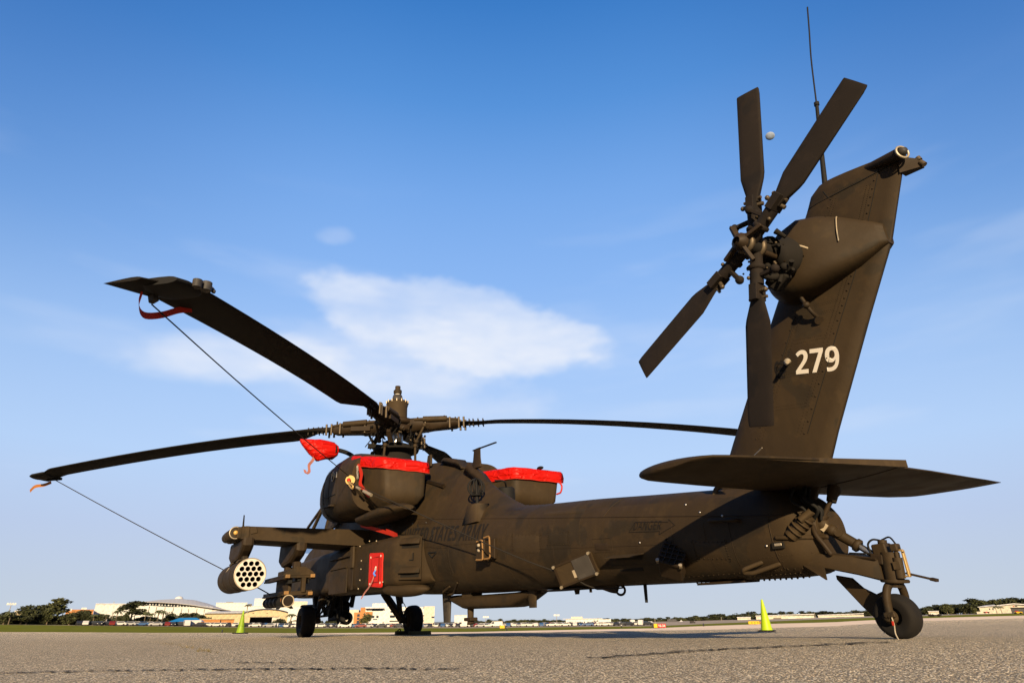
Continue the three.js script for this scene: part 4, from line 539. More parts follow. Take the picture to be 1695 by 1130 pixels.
// chin gun seen between the wheels
{
  const G = sub('chin_gun');
  mk('gun_cradle', [box(0.75, 0.22, 0.34, [-3.2, 0.50, 0], [0, 0, 0.06], 0.05), lathe([-3.2, 0.55, 0], [-3.2, 0.86, 0], [[0.20, 0], [0.26, 0.4], [0.32, 1]], 20), beam([-3.45, 0.58, 0.20], [-3.5, 0.84, 0.22], 0.08, 0.1), beam([-3.45, 0.58, -0.20], [-3.5, 0.84, -0.22], 0.08, 0.1), beam([-2.85, 0.52, 0.2], [-2.7, 0.86, 0.2], 0.07, 0.12), beam([-2.85, 0.52, -0.2], [-2.7, 0.86, -0.2], 0.07, 0.12)], MT.black, G);
  mk('gun_receiver', [box(0.9, 0.20, 0.20, [-3.1, 0.36, 0], [0, 0, 0.05], 0.03), lathe([-2.7, 0.30, 0.0], [-2.45, 0.29, 0], [[0.10, 0], [0.13, 0.3], [0.13, 0.8], [0.06, 1]], 16), box(0.3, 0.34, 0.30, [-2.9, 0.42, 0], [0, 0, 0], 0.06)], MT.black, G);
  mk('gun_barrel', [cyl([-3.5, 0.37, 0], [-4.9, 0.33, 0], 0.028, 0.024, 12), lathe([-4.9, 0.33, 0], [-5.05, 0.326, 0], [[0.03, 0], [0.045, 0.2], [0.045, 0.8], [0.03, 1]], 12), tube([[-3.6, 0.40, 0.08], [-4.0, 0.36, 0.09], [-4.4, 0.36, 0.05]], 0.018)], MT.black, G);
  mk('ammunition_chute', [tube([[-3.0, 0.45, 0.14], [-2.75, 0.36, 0.28], [-2.55, 0.42, 0.34], [-2.5, 0.7, 0.3], [-2.5, 0.86, 0.25]], 0.05, 8), tube([[-2.7, 0.25, 0.1], [-2.45, 0.22, 0.2], [-2.35, 0.32, 0.26], [-2.4, 0.5, 0.25]], 0.022, 7)], MT.black, G);
  mkEach('gun_strut', [[-3.35, -0.3], [-3.0, 0.3], [-2.6, 0.15], [-3.5, 0.3]].map(([x, z]) => [cyl([x, 0.36, z * 0.6], [x + 0.1, 0.86, z], 0.03), cyl([x, 0.5, z * 0.8], [x - 0.25, 0.84, z * 1.2], 0.018)]), MT.black, G);
}
// belly: keel fairing, blade aerials, stays
mk('keel_fairing', loft([[2.55, 0.56, 0.10, 0.02], [2.7, 0.53, 0.20, 0.05], [3.1, 0.47, 0.24, 0.09], [3.7, 0.47, 0.24, 0.09], [4.3, 0.47, 0.2, 0.09], [4.75, 0.55, 0.12, 0.03]].map(([x, y, w, h]) => { const r = []; for (let i = 0; i < 18; i++) { const a = i / 18 * 6.283; r.push([x, y + h * Math.sign(Math.sin(a)) * Math.abs(Math.sin(a)) ** 0.6, w * Math.sign(Math.cos(a)) * Math.abs(Math.cos(a)) ** 0.7]); } return r; })), MT.olive, heliRoot);
const bladeAerial = (x, y0, y1, z, c0, c1, m) => mk('belly_aerial', loft([[y0, c0], [y1, c1]].map(([y, c]) => { const r = []; for (let i = 0; i < 14; i++) { const a = i / 14 * 6.283; r.push([x + c / 2 * Math.cos(a), y, z + c * 0.16 * Math.sin(a)]); } return r; })), m, heliRoot);
bladeAerial(2.42, 0.62, 0.215, 0.1, 0.27, 0.20, MT.greyblade); bladeAerial(4.73, 0.57, 0.37, 0.1, 0.19, 0.15, MT.olive2); bladeAerial(5.62, 0.57, 0.49, 0.1, 0.12, 0.07, MT.olive3);
mk('belly_aerial', [cyl([6.70, 0.56, 0.1], [6.69, 0.38, 0.1], 0.018, 0.014, 10), box(0.07, 0.02, 0.06, [6.70, 0.548, 0.1])], MT.black, heliRoot);
{ const j = sub('tie_down_leg'); mk('leg_block', [hull8([[3.10, 0.47, 0.20], [3.32, 0.49, 0.20], [3.32, 0.49, 0.02], [3.10, 0.47, 0.02], [3.07, 0.62, 0.20], [3.38, 0.61, 0.20], [3.38, 0.61, 0.02], [3.07, 0.62, 0.02]]), box(0.42, 0.015, 0.22, [3.16, 0.625, 0.11])], MT.olive2, j); mk('leg_tube', [cyl([3.18, 0.48, 0.11], [3.17, 0.25, 0.11], 0.050, 0.042, 14)], MT.olive2, j); mk('leg_foot', [box(0.20, 0.045, 0.12, [3.17, 0.252, 0.11], [0, 0, 0], 0.012), cyl([3.17, 0.24, 0.11], [3.18, 0.19, 0.11], 0.045, 0.06, 12)], MT.olive3, j); }
mkEach('belly_plate', [box(0.75, 0.02, 0.3, [5.45, 0.545, 0.05], [0, 0, 0]), box(0.5, 0.02, 0.2, [7.65, 0.513, 0.05])], MT.olive3, heliRoot);
mk('tie_down_bracket', [prism([[5.95, 0.555], [6.34, 0.545], [6.30, 0.475], [6.22, 0.485]], 0.02, M4([0, 0, 0.12])), X(new THREE.TorusGeometry(0.045, 0.012, 8, 18), M4([6.36, 0.505, 0.12], [0, 0.6, 0])), cyl([5.92, 0.55, 0.15], [5.92, 0.50, 0.15], 0.015)], MT.olive3, heliRoot);
// flare dispensers, scoop and formation bracket on the boom
function dispenser(x, y, w, h, d, rot, cells) {
  const g = sub('flare_dispenser'); const z = fz(x, y) - 0.02; g.position.set(x, y, z); g.rotation.set(...rot);
  mk('dispenser_box', [box(w, h, d, [0, 0, d / 2 - 0.05], [0, 0, 0], 0.012)], cells ? MT.olive3 : MT.olive2, g);
  mkEach('dispenser_rim', [[0, h / 2], [0, -h / 2]].map(([a, b]) => box(w + 0.03, 0.02, 0.02, [a, b, d - 0.05])).concat([[-w / 2, 0], [w / 2, 0]].map(([a, b]) => box(0.02, h + 0.03, 0.02, [a, b, d - 0.05]))), MT.olive3, g);
  mkEach('corner_bolt', [[-1, -1], [1, -1], [-1, 1], [1, 1]].map(([a, b]) => cyl([a * w / 2, b * h / 2, d - 0.06], [a * w / 2, b * h / 2, d - 0.025], 0.016, 0.016, 8)), MT.alu, g);
  if (cells) { const q = []; for (let i = 1; i < 4; i++) q.push(box(0.008, h, 0.03, [-w / 2 + w * i / 4, 0, d - 0.04])); for (let i = 1; i < 6; i++) q.push(box(w, 0.008, 0.03, [0, -h / 2 + h * i / 6, d - 0.04])); mk('cell_grid', q, MT.rim, g); mk('cell_well', box(w * 0.96, h * 0.96, 0.004, [0, 0, d - 0.046]), MT.soot, g); }
  return g;
}
const dsp = dispenser(6.08, 0.755, 0.46, 0.21, 0.20, [0.28, 0.35, 0.14], false);
mk('dispenser_lid', [box(0.22, 0.20, 0.012, [0.11, 0, 0.158], [0, 0, 0], 0.004)], MT.greyblade, dsp);
mk('data_label', box(0.035, 0.075, 0.004, [-0.02, -0.03, 0.156], [0, 0, 0]), MT.cream, dsp);
dispenser(7.34, 0.70, 0.20, 0.30, 0.19, [-0.85, 0.55, 0.15], true);
mk('scoop_lip', [hull8([[6.63, 0.815, fz(6.63, 0.8) - 0.01], [7.02, 0.80, fz(7.0, 0.8) - 0.01], [6.99, 0.775, fz(7, 0.8) + 0.11], [6.60, 0.79, fz(6.6, 0.8) + 0.11], [6.63, 0.825, fz(6.63, 0.8) - 0.01], [7.02, 0.81, fz(7.0, 0.8) - 0.01], [6.99, 0.783, fz(7, 0.8) + 0.11], [6.60, 0.798, fz(6.6, 0.8) + 0.11]])], MT.olive2, heliRoot);
mk('scoop_mouth', [hull8([[6.62, 0.67, fz(6.62, 0.67) - 0.02], [6.93, 0.655, fz(6.93, 0.66) - 0.02], [6.93, 0.655, fz(6.93, 0.66) + 0.004], [6.62, 0.67, fz(6.62, 0.67) + 0.004], [6.64, 0.80, fz(6.64, 0.8) - 0.02], [7.0, 0.785, fz(7, 0.79) - 0.02], [7.0, 0.785, fz(7, 0.79) + 0.004], [6.64, 0.80, fz(6.64, 0.8) + 0.004]])], MT.soot, heliRoot);
{
  const b = sub('refuel_bracket'), z = fz(4.5, 1.08);
  mk('bracket_plate', [box(0.26, 0.24, 0.05, [4.50, 1.07, z + 0.03], [0, 0.25, -0.05], 0.012), box(0.16, 0.26, 0.10, [4.42, 1.06, z + 0.07], [0, 0.25, -0.05], 0.014)], MT.olive3, b);
  mkEach('bracket_frame', [tube([[4.52, 1.20, z + 0.10], [4.63, 1.205, z + 0.09], [4.63, 0.955, z + 0.09], [4.50, 0.95, z + 0.10]], 0.012, 6, 20, 0.1), tube([[4.40, 1.165, z + 0.14], [4.52, 1.17, z + 0.13], [4.52, 0.945, z + 0.13], [4.38, 0.95, z + 0.14]], 0.012, 6, 20, 0.1)], MT.tan, b);
  mkEach('indicator_lamp', [sph([4.42, 1.12, z + 0.125], 0.022, 10), sph([4.42, 1.06, z + 0.125], 0.022, 10)], MT.cream, b);
}
mk('drain_conduit', [tube([[7.86, 1.30, 0.15], [7.82, 1.27, 0.185], [7.80, 1.20, 0.215], [7.80, 1.14, 0.24]], 0.022)], MT.olive2, heliRoot);
mkEach('conduit_collar', [cyl([7.80, 1.15, 0.24], [7.80, 1.12, 0.245], 0.026), cyl([7.80, 1.12, 0.245], [7.80, 1.095, 0.25], 0.027)], MT.cream, heliRoot);
// aerials on the spine: tall blade with a swept arm and the ring shaped one beside it
mk('spine_aerial', [loft([[2.36, 0.16, 0.028], [2.50, 0.12, 0.02], [2.66, 0.105, 0.014]].map(([y, c, t]) => { const x = 3.32 - (2.36 - y) * 0.10 - 0.06; const r = []; for (let i = 0; i < 12; i++) { const a = i / 12 * 6.283; r.push([x + c * Math.cos(a), y, t * Math.sin(a)]); } return r; })), loft([[3.06, 0.30], [3.22, 0.20], [3.45, 0.18], [3.62, 0.02]].map(([x, h]) => { const y = fs(x)[1]; return [[x, y - 0.06, 0.13], [x, y + h * 0.35, 0.05], [x, y + h * 0.35, -0.05], [x, y - 0.06, -0.13]]; }))], MT.olive3, heliRoot);
mk('spine_aerial_arm', beam([3.16, 2.655, 0.0], [3.86, 2.625, 0.0], 0.03, 0.02), MT.black, heliRoot);
{ const rings = []; for (const ry of [0.2, 0.2 + Math.PI / 3, 0.2 + 2 * Math.PI / 3]) rings.push(X(new THREE.TorusGeometry(0.115, 0.013, 8, 28), M4([3.90, 1.94, 0.38], [0, ry, 0]))); mk('ring_aerial', [rings, cyl([3.92, 1.70, 0.38], [3.90, 2.05, 0.38], 0.022, 0.018, 10), X(new THREE.TorusGeometry(0.07, 0.01, 6, 20), M4([3.90, 1.83, 0.38], [1.57, 0, 0]))], MT.black, heliRoot); mk('aerial_pedestal', [loft([[1.45, 0.20, 0.14], [1.62, 0.15, 0.10], [1.70, 0.14, 0.08]].map(([y, w, d]) => [[3.92 - w, y, 0.38 + d], [3.92 + w * 1.05, y, 0.38 + d], [3.92 + w * 1.05, y, 0.36 - d], [3.92 - w, y, 0.36 - d]]))], MT.olive2, heliRoot); }
mk('pitot_pipe', tube([[0.1, 2.80, 0.84], [0.1, 3.0, 0.85], [0.1, 3.13, 0.90], [0.1, 3.20, 1.02], [0.1, 3.235, 1.16], [0.1, 3.25, 1.3]], 0.040, 10), MT.black, heliRoot);
mk('deck_tank', [lathe([3.2, 1.90, -0.55], [3.2, 2.10, -0.55], [[0.13, 0], [0.14, 0.1], [0.14, 0.9], [0.12, 1], [0, 1]], 20), tube([[3.3, 2.18, -0.3], [3.4, 2.16, -0.4], [3.3, 2.08, -0.5]], 0.014)], MT.black, heliRoot);
const putEach = (g, n, list, m) => list.forEach(q => g.put(n, q, m));
// ------------------------------------------------------------------ things hung on, fitted to or standing beside the helicopter
function rocketPod(sd, label) {
  const p = onHeli('rocket_pod', label, 'rocket pod', [-0.2, 0.85, sd * 2.62]), c = [2.62 * sd, 1.05], rad = 0.235;
  p.put('pod_tube', [lathe([-1.08, c[1], c[0]], [0.585, c[1], c[0]], [[0.17, 0], [0.218, 0.012], [rad, 0.045], [rad, 0.985], [rad - 0.012, 1]], 40)], MT.olive);
  const holes = []; [3, 4, 5, 4, 3].forEach((n, j) => { for (let i = 0; i < n; i++) holes.push([(i - (n - 1) / 2) * 0.0865, (j - 2) * 0.0770]); });
  const sh = new THREE.Shape(); sh.absarc(0, 0, rad - 0.006, 0, Math.PI * 2); holes.forEach(([a, b]) => { const h = new THREE.Path(); h.absarc(a, b, 0.0365, 0, Math.PI * 2, true); sh.holes.push(h); });
  const g = new THREE.ExtrudeGeometry(sh, { depth: 0.02, bevelEnabled: false, curveSegments: 20 }); g.rotateY(Math.PI / 2); g.translate(0.575, c[1], c[0]);
  p.put('rear_plate', g, MT.white);
  for (const [a, b] of holes) { const t = new THREE.CylinderGeometry(0.0365, 0.0365, 0.5, 16, 1, true); t.rotateZ(Math.PI / 2); t.translate(0.335, c[1] + b, c[0] - a); p.put('launch_tube', [t, cyl([0.09, c[1] + b, c[0] - a], [0.10, c[1] + b, c[0] - a], 0.0365)], MT.soot); }
  p.put('rear_ring', X(new THREE.TorusGeometry(rad - 0.002, 0.008, 8, 40), M4([0.592, c[1], c[0]], [0, Math.PI / 2, 0])), MT.alu);
  putEach(p, 'lug_band', [-0.45, 0.15].map(x => lathe([x - 0.02, c[1], c[0]], [x + 0.02, c[1], c[0]], [[rad, 0], [rad + 0.006, 0.2], [rad + 0.006, 0.8], [rad, 1]], 40)), MT.olive3);
  p.put('data_label', X(box(0.05, 0.07, 0.004), M4([-0.25, c[1] + 0.118, c[0] + sd * 0.205], [-0.55, 0, 0.3])), MT.cream);
  return p;
}
rocketPod(1, 'olive rocket pod with nineteen open tubes hung under the near wing');
rocketPod(-1, 'rocket pod on the far wing, seen dark below the belly');
{
  const L = onHeli('missile_launcher', 'four rail missile launcher with tan rail ends under the near wing', 'launcher', [-0.4, 0.7, 1.8]);
  L.put('launcher_body', [box(1.0, 0.10, 0.16, [-0.35, 1.10, 1.80], [0, 0, 0], 0.02), prism([[-0.26, 0], [0.27, 0], [0.22, 0.06], [0.10, 0.13], [-0.04, 0.145], [-0.16, 0.08], [-0.26, 0.03]].map(([z, y]) => [z, y]), 0.03, new THREE.Matrix4().makeBasis(V(0, 0, -1), V(0, 1, 0), V(1, 0, 0)).setPosition(0.27, 1.03, 1.78), 0.004), box(0.9, 0.30, 0.06, [-0.4, 0.90, 1.86], [0, 0, 0], 0.02), box(0.10, 0.24, 0.07, [0.26, 0.88, 1.70], [0, 0, 0], 0.015)], MT.olive);
  const rail = (y, z, col) => { L.put('launch_rail', [box(1.55, 0.06, 0.075, [-0.50, y, z], [0, 0, 0], 0.012), box(1.5, 0.03, 0.11, [-0.5, y - 0.03, z], [0, 0, 0], 0.008)], MT.olive3); L.put('rail_end', box(0.03, 0.055, 0.075, [0.29, y, z], [0, 0, 0], 0.006), MT.tan); };
  rail(1.02, 1.97); rail(1.02, 1.56); rail(0.765, 1.97); rail(0.745, 1.58);
  L.put('cross_bar', [box(0.05, 0.06, 0.50, [0.25, 1.02, 1.77], [0.0, 0, 0], 0.012), box(0.05, 0.07, 0.46, [0.25, 0.755, 1.77], [0.03, 0, 0], 0.012)], MT.olive);
  putEach(L, 'latch_block', [[1.62, 0.95], [1.90, 0.95], [1.75, 0.99]].map(([z, y]) => box(0.18, 0.09, 0.07, [0.12, y, z], [0, 0, 0], 0.012)), MT.black);
  const m = onHeli('missile', 'dark finned missile with a pale ringed end on the lower rail', 'missile', [-0.4, 0.55, 1.93]), c = [0.640, 1.925];
  m.put('missile_body', lathe([-1.38, c[0], c[1]], [0.28, c[0], c[1]], [[0, 0], [0.045, 0.005], [0.075, 0.05], [0.09, 0.11], [0.09, 0.995], [0.08, 1]], 30), MT.soot);
  putEach(m, 'missile_band', [-0.98, -0.72, -0.42].map(x => lathe([x, c[0], c[1]], [x + 0.07, c[0], c[1]], [[0.09, 0], [0.095, 0.1], [0.095, 0.9], [0.09, 1]], 30)), MT.greyblade);
  m.put('end_ring', X(new THREE.TorusGeometry(0.088, 0.009, 8, 32), M4([0.28, c[0], c[1]], [0, Math.PI / 2, 0])), MT.cream);
  m.put('end_cover', cyl([0.268, c[0], c[1]], [0.274, c[0], c[1]], 0.084, 0.084, 28), MT.tailblade);
  for (const a of [0.785, 2.356, 3.927, 5.498]) m.put('missile_fin', prism([[0.0, 0.09], [-0.42, 0.09], [-0.22, 0.165], [-0.02, 0.165]], 0.008, new THREE.Matrix4().makeRotationX(a).premultiply(new THREE.Matrix4().makeTranslation(0.2, c[0], c[1]))), MT.soot);
  m.put('data_label', box(0.03, 0.05, 0.004, [0.14, c[0] + 0.02, c[1] + 0.089]), MT.orange);
}
// red cloth covers over the two exhausts
function cover(pts, drop, label, px) {
  const c = onHeli('exhaust_cover', label, 'cover', pts[0]);
  const P = pts.map(A), cen = V(); P.forEach(p => cen.add(p)); cen.multiplyScalar(0.25);
  const ring = (k, dy, ex) => { const r = []; for (let i = 0; i < 4; i++) for (let j = 0; j < 10; j++) { const u = j / 10, q = P[i].clone().lerp(P[(i + 1) % 4], u), e = 1 - 0.02 * (2 * Math.abs(u - 0.5)) ** 8; q.sub(cen).multiplyScalar(k * e * (1 + ex * 0.5 * Math.sin(j * 0.9 + i))).add(cen); q.y += dy + 0.004 * Math.sin(j * 1.7 + i * 2.3); r.push(q); } return r; };
  c.put('cover_cloth', loft([ring(1.05, -drop, 0.012), ring(1.07, -drop * 0.5, 0.01), ring(1.055, 0.0, 0.004), ring(1.02, 0.028, 0.003), ring(0.8, 0.045, 0), ring(0.4, 0.055, 0), ring(0.02, 0.055, 0)], true, false), MT.red);
  c.put('hem_cord', (() => { const r = ring(1.062, -drop + 0.008, 0.012); r.push(r[0]); return new THREE.TubeGeometry(new THREE.CatmullRomCurve3(r), 90, 0.007, 5, false); })(), MT.redflag);
  return c;
}
const ribbon = (pts, w, side) => { const s = A(side).multiplyScalar(w / 2), c = new THREE.CatmullRomCurve3(pts.map(A)), r = []; for (let i = 0; i <= 24; i++) { const p = c.getPoint(i / 24); r.push([p.clone().add(s), p.clone().sub(s)]); } return loft(r, false, false, false); };
{
  const c = cover(EXP[0], 0.15, 'red cloth cover on the near engine exhaust with a lettered streamer');
  const st = [[1.722, 2.638, 1.36], [1.836, 2.451, 1.33], [1.814, 2.31, 1.335], [1.986, 2.168, 1.31], [2.106, 2.057, 1.27]];
  c.put('streamer', ribbon(st, 0.10, [1, 0.1, -0.15]), MT.redflag);
  const t = letters('REMOVE', 0.055, 'bold', 0.8), w = 0.24 / widthOf(t); c.put('lettering', lay(t, (x, y) => [st[0][0] + 0.02 + y * 0.9 + x * w * 0.22, st[0][1] - 0.03 - x * w, st[0][2] + 0.028 - y * 0.25]), MT.white);
  const s2 = cover(EXS[0], 0.17, 'red cloth cover on the far engine exhaust, behind the ring aerial');
  s2.put('pull_loop', tube([[2.96, 2.30, -1.80], [3.02, 2.22, -1.80], [3.0, 2.12, -1.78], [2.92, 2.10, -1.76]], 0.015), MT.redflag);
  s2.put('cover_knot', sph([2.7, 2.58, -1.6], 0.05, 10, [1.6, 0.6, 1]), MT.black);
}
{
  const b = onHeli('duct_plug', 'small orange red plug with straps beside the far exhaust', 'plug', [3.3, 1.9, -0.3]);
  b.put('plug_body', [box(0.10, 0.20, 0.14, [3.42, 1.83, -0.30], [0, 0.4, 0], 0.03), box(0.12, 0.14, 0.1, [3.36, 1.98, -0.22], [0.3, 0.2, 0.4], 0.03)], MT.panelred);
  b.put('plug_strap', [tube([[3.3, 2.03, -0.15], [3.2, 2.04, -0.05], [3.1, 2.08, 0.0]], 0.014), box(0.02, 0.2, 0.05, [3.40, 1.9, -0.2], [0, 0.4, 0.1])], MT.redflag);
}
{ // red bag on the bent air pipe above the near engine
  const b = onHeli('sensor_bag', 'red cloth bag hooded over the bent pipe end above the near engine', 'cover', [0.1, 3.0, 1.5]);
  const R = [[1.22, 3.235, 0.10, 0.09], [1.30, 3.235, 0.17, 0.13], [1.42, 3.245, 0.185, 0.14], [1.58, 3.25, 0.20, 0.13], [1.74, 3.28, 0.15, 0.11], [1.88, 3.345, 0.06, 0.06], [1.92, 3.37, 0.03, 0.03]].map(([z, y, h, d], k) => { const r = []; for (let i = 0; i < 22; i++) { const a = i / 22 * 6.283, c = Math.cos(a), s = Math.sin(a), wob = 1 + 0.06 * Math.sin(i * 2.3 + k * 1.9); r.push([0.1 + d * wob * Math.sign(c) * Math.abs(c) ** 0.7, y + h * wob * (s < 0 ? s * (k === 3 ? 1.25 : 1) : s * 0.8), z]); } return r; });
  b.put('bag_cloth', loft(R), MT.red);
  b.put('bag_seam', tube([[0.1, 3.37, 1.29], [0.23, 3.24, 1.28], [0.1, 3.08, 1.29], [-0.03, 3.24, 1.28], [0.1, 3.37, 1.29]], 0.014), MT.black);
  b.put('streamer', ribbon([[0.12, 3.10, 1.64], [0.14, 3.0, 1.68], [0.12, 2.92, 1.73], [0.12, 2.80, 1.72], [0.12, 2.76, 1.77], [0.12, 2.83, 1.80]], 0.07, [0.3, 0.2, 0.8]), MT.pinkflag);
}
{ // red ground panel on the sponson
  const p = onHeli('ground_panel', 'bright red plate screwed to the bay side with a hanging tag', 'panel', [1.52, 1.0, 0.95]);
  const z = 0.945; const rr = (w, h, r) => { const s = new THREE.Shape(); s.moveTo(-w / 2 + r, -h / 2); s.lineTo(w / 2 - r, -h / 2); s.quadraticCurveTo(w / 2, -h / 2, w / 2, -h / 2 + r); s.lineTo(w / 2, h / 2 - r); s.quadraticCurveTo(w / 2, h / 2, w / 2 - r, h / 2); s.lineTo(-w / 2 + r, h / 2); s.quadraticCurveTo(-w / 2, h / 2, -w / 2, h / 2 - r); s.lineTo(-w / 2, -h / 2 + r); s.quadraticCurveTo(-w / 2, -h / 2, -w / 2 + r, -h / 2); return s; };
  const pl = (w, h, r, d, zz, dx = 0, dy = 0) => { const g = new THREE.ExtrudeGeometry(rr(w, h, r), { depth: d, bevelEnabled: true, bevelSize: 0.003, bevelThickness: 0.003, bevelSegments: 2 }); g.applyMatrix4(new THREE.Matrix4().makeShear(-0.07, 0, 0, 0, 0, 0)); g.translate(1.635 + dx, 1.015 + dy, zz); return g; };
  p.put('panel_plate', pl(0.58, 0.50, 0.05, 0.012, z), MT.panelred);
  p.put('panel_recess', [pl(0.30, 0.36, 0.01, 0.004, z + 0.014)], MT.panelred);
  putEach(p, 'recess_groove', [[-0.155, 0], [0.155, 0]].map(([a]) => box(0.008, 0.37, 0.006, [1.635 + a, 1.015, z + 0.018])).concat([0.185, -0.185].map(b => box(0.31, 0.006, 0.006, [1.635, 1.015 + b, z + 0.018]))), MT.soot);
  for (const [a, b] of [[-0.22, 0.20], [0.22, 0.19], [-0.22, -0.20], [0.22, -0.20]]) p.put('panel_screw', sph([1.635 + a, 1.015 + b, z + 0.014], 0.019, 10, [1, 1, 0.5]), MT.white);
  p.put('pull_ring', [X(new THREE.TorusGeometry(0.025, 0.006, 6, 16), M4([1.68, 1.02, z + 0.03])), sph([1.68, 1.05, z + 0.02], 0.018, 8)], MT.white);
  p.put('cord', tube([[1.68, 1.0, z + 0.03], [1.66, 0.96, z + 0.045], [1.70, 0.93, z + 0.04]], 0.016), dark(0.05, 0.13, 0.42, { roughness: 0.6 }));
  p.put('streamer', ribbon([[1.69, 0.96, z + 0.04], [1.62, 0.86, z + 0.05], [1.48, 0.77, z + 0.05], [1.28, 0.70, z + 0.04], [1.14, 0.61, z + 0.05]], 0.035, [0.3, 0.9, 0.2]), MT.pinkflag);
}
{
  const p = onHeli('streamer', 'red warning streamer lying in the shade under the near engine', 'streamer', [1.4, 1.7, 0.85]);
  p.put('streamer_band', ribbon([[0.75, 1.80, 0.93], [1.2, 1.70, 0.90], [1.6, 1.60, 0.84], [1.75, 1.56, 0.82]], 0.06, [0.2, 1, 0.3]), MT.redflag);
  p.put('streamer_tab', ribbon([[1.72, 1.585, 0.83], [1.9, 1.535, 0.80], [2.08, 1.475, 0.78]], 0.085, [0.2, 1, 0.3]), MT.redflag);
}
// rotor tie downs: clamps at two blade tips and the ropes that hold them
{
  const [a, b] = bladeInfo;
  const cl = onHeli('tip_clamp', 'black tie down clamp with a red strap on the nearest rotor blade tip', 'clamp', a.P(6.95, -0.1, 0));
  cl.put('clamp_shoe', [loft([6.72, 6.80, 7.0, 7.12].map((s, i) => { const r = [], k = [0.8, 1, 1, 0.8][i]; for (let j = 0; j < 16; j++) { const t = j / 16 * 6.283; r.push(a.P(s, -0.12 + 0.24 * k * Math.sign(Math.cos(t)) * Math.abs(Math.cos(t)) ** 0.6, 0.05 * k * Math.sin(t))); } return r; }))], MT.black);
  putEach(cl, 'clamp_bracket', [box(0.09, 0.12, 0.06, a.P(6.85, -0.36, -0.04).toArray(), [0.2, 0.6, 0.1], 0.015), cyl(a.P(6.82, 0.17, -0.02), a.P(6.82, 0.17, 0.07), 0.05), cyl(a.P(6.92, 0.14, -0.02), a.P(6.92, 0.14, 0.06), 0.045), tube([a.P(6.74, 0.2, 0.0), a.P(6.70, 0.12, 0.07), a.P(6.74, 0.0, 0.07), a.P(6.8, -0.02, 0.06)], 0.022)], MT.greyblade);
  cl.put('strap', ribbon([a.P(6.98, -0.38, -0.02), a.P(6.92, -0.44, -0.14), a.P(6.78, -0.48, -0.20), a.P(6.62, -0.42, -0.15), a.P(6.5, -0.32, -0.06), a.P(6.42, -0.24, -0.03)], 0.07, [0.3, 0.9, 0.2]), MT.redflag);
  const c2 = onHeli('tip_clamp', 'dark clamp with a short orange tail on the far left rotor blade tip', 'clamp', b.P(7.1, -0.1, 0));
  c2.put('clamp_shoe', [loft([6.95, 7.0, 7.18, 7.24].map((s, i) => { const r = [], k = [0.8, 1, 1, 0.8][i]; for (let j = 0; j < 16; j++) { const t = j / 16 * 6.283; r.push(b.P(s, -0.2 + 0.22 * k * Math.cos(t), 0.045 * k * Math.sin(t))); } return r; })), box(0.3, 0.05, 0.06, b.P(7.0, -0.40, -0.05).toArray(), [0, 0.9, 0], 0.01)], MT.black);
  c2.put('strap', ribbon([b.P(7.05, -0.40, -0.10), b.P(7.2, -0.42, -0.12), b.P(7.36, -0.40, -0.12), b.P(7.42, -0.38, -0.2)], 0.06, [0.2, 0.9, 0.3]), MT.orange);
  const rope = (label, pts, r) => { const g = onHeli('tie_down_rope', label, 'rope', pts[0]); g.put('rope_line', tube(pts, r, 6, 40), MT.rope); return g; };
  const e1 = a.P(6.80, -0.40, -0.10).toArray(), sag = (p, q, s) => [0, 0.25, 0.5, 0.75, 1].map(t => [lerp(p[0], q[0], t), lerp(p[1], q[1], t) - s * 4 * t * (1 - t), lerp(p[2], q[2], t)]);
  const r1 = rope('thin dark rope from the nearest blade tip down to the engine side', sag(e1, [1.72, 2.44, 1.50], 0.03), 0.0075);
  const r2 = rope('taut rope from the brass fitting on the engine down to the boom underside', [[1.74, 2.33, 1.46], [2.9, 1.86, 1.19], [4.2, 1.335, 0.90], [5.4, 0.87, 0.63], [6.02, 0.66, 0.485], [6.29, 0.53, 0.40], [6.45, 0.525, 0.16]], 0.0075);
  r2.put('second_line', tube(sag([1.76, 2.30, 1.46], [2.95, 1.80, 1.12], 0.02), 0.007), MT.rope);
  r2.put('snap_hook', [tube([[1.75, 2.35, 1.50], [1.80, 2.31, 1.50], [1.90, 2.25, 1.48], [1.88, 2.21, 1.48], [1.78, 2.28, 1.50], [1.75, 2.35, 1.50]], 0.014)], MT.brass);
  r2.put('turnbuckle', [cyl([1.96, 2.22, 1.44], [2.06, 2.18, 1.42], 0.02), cyl([2.16, 2.13, 1.39], [2.36, 2.04, 1.34], 0.026)], MT.alu);
  r2.put('red_bead', sph([1.74, 2.37, 1.50], 0.032, 10), MT.panelred);
  const e2 = b.P(7.0, -0.42, -0.06).toArray();
  const r3 = rope('thin rope from the far left blade tip down behind the rocket pod', sag(e2, [-0.9, 0.96, 2.30], 0.02), 0.008);
  r3.put('second_line', tube([[-0.9, 0.96, 2.30], [-0.75, 0.83, 2.10], [-0.7, 0.72, 1.92]], 0.010), MT.rope);
  r3.put('turnbuckle', (() => { const t = 0.90, p = [0, 1, 2].map(i => lerp(e2[i], [-0.9, 0.96, 2.30][i], t)), q = [0, 1, 2].map(i => lerp(e2[i], [-0.9, 0.96, 2.30][i], t + 0.04)); return cyl(p, q, 0.018); })(), MT.alu);
}
// ------------------------------------------------------------------ bearings: azimuth and height angle of far things as surveyed from where the photograph was taken
const _d = V();
function ray(px, py) { _d.set((px - 847.5) / 1002.5, -(py - 565) / 1002.5, -1).applyQuaternion(camera.quaternion).normalize(); return { az: Math.atan2(_d.z, _d.x), tan: _d.y / Math.hypot(_d.x, _d.z) }; }
const P = (px, py, r) => { const q = ray(px, py); return V(CAM.x + r * Math.cos(q.az), CAM.y + r * q.tan, CAM.z + r * Math.sin(q.az)); };
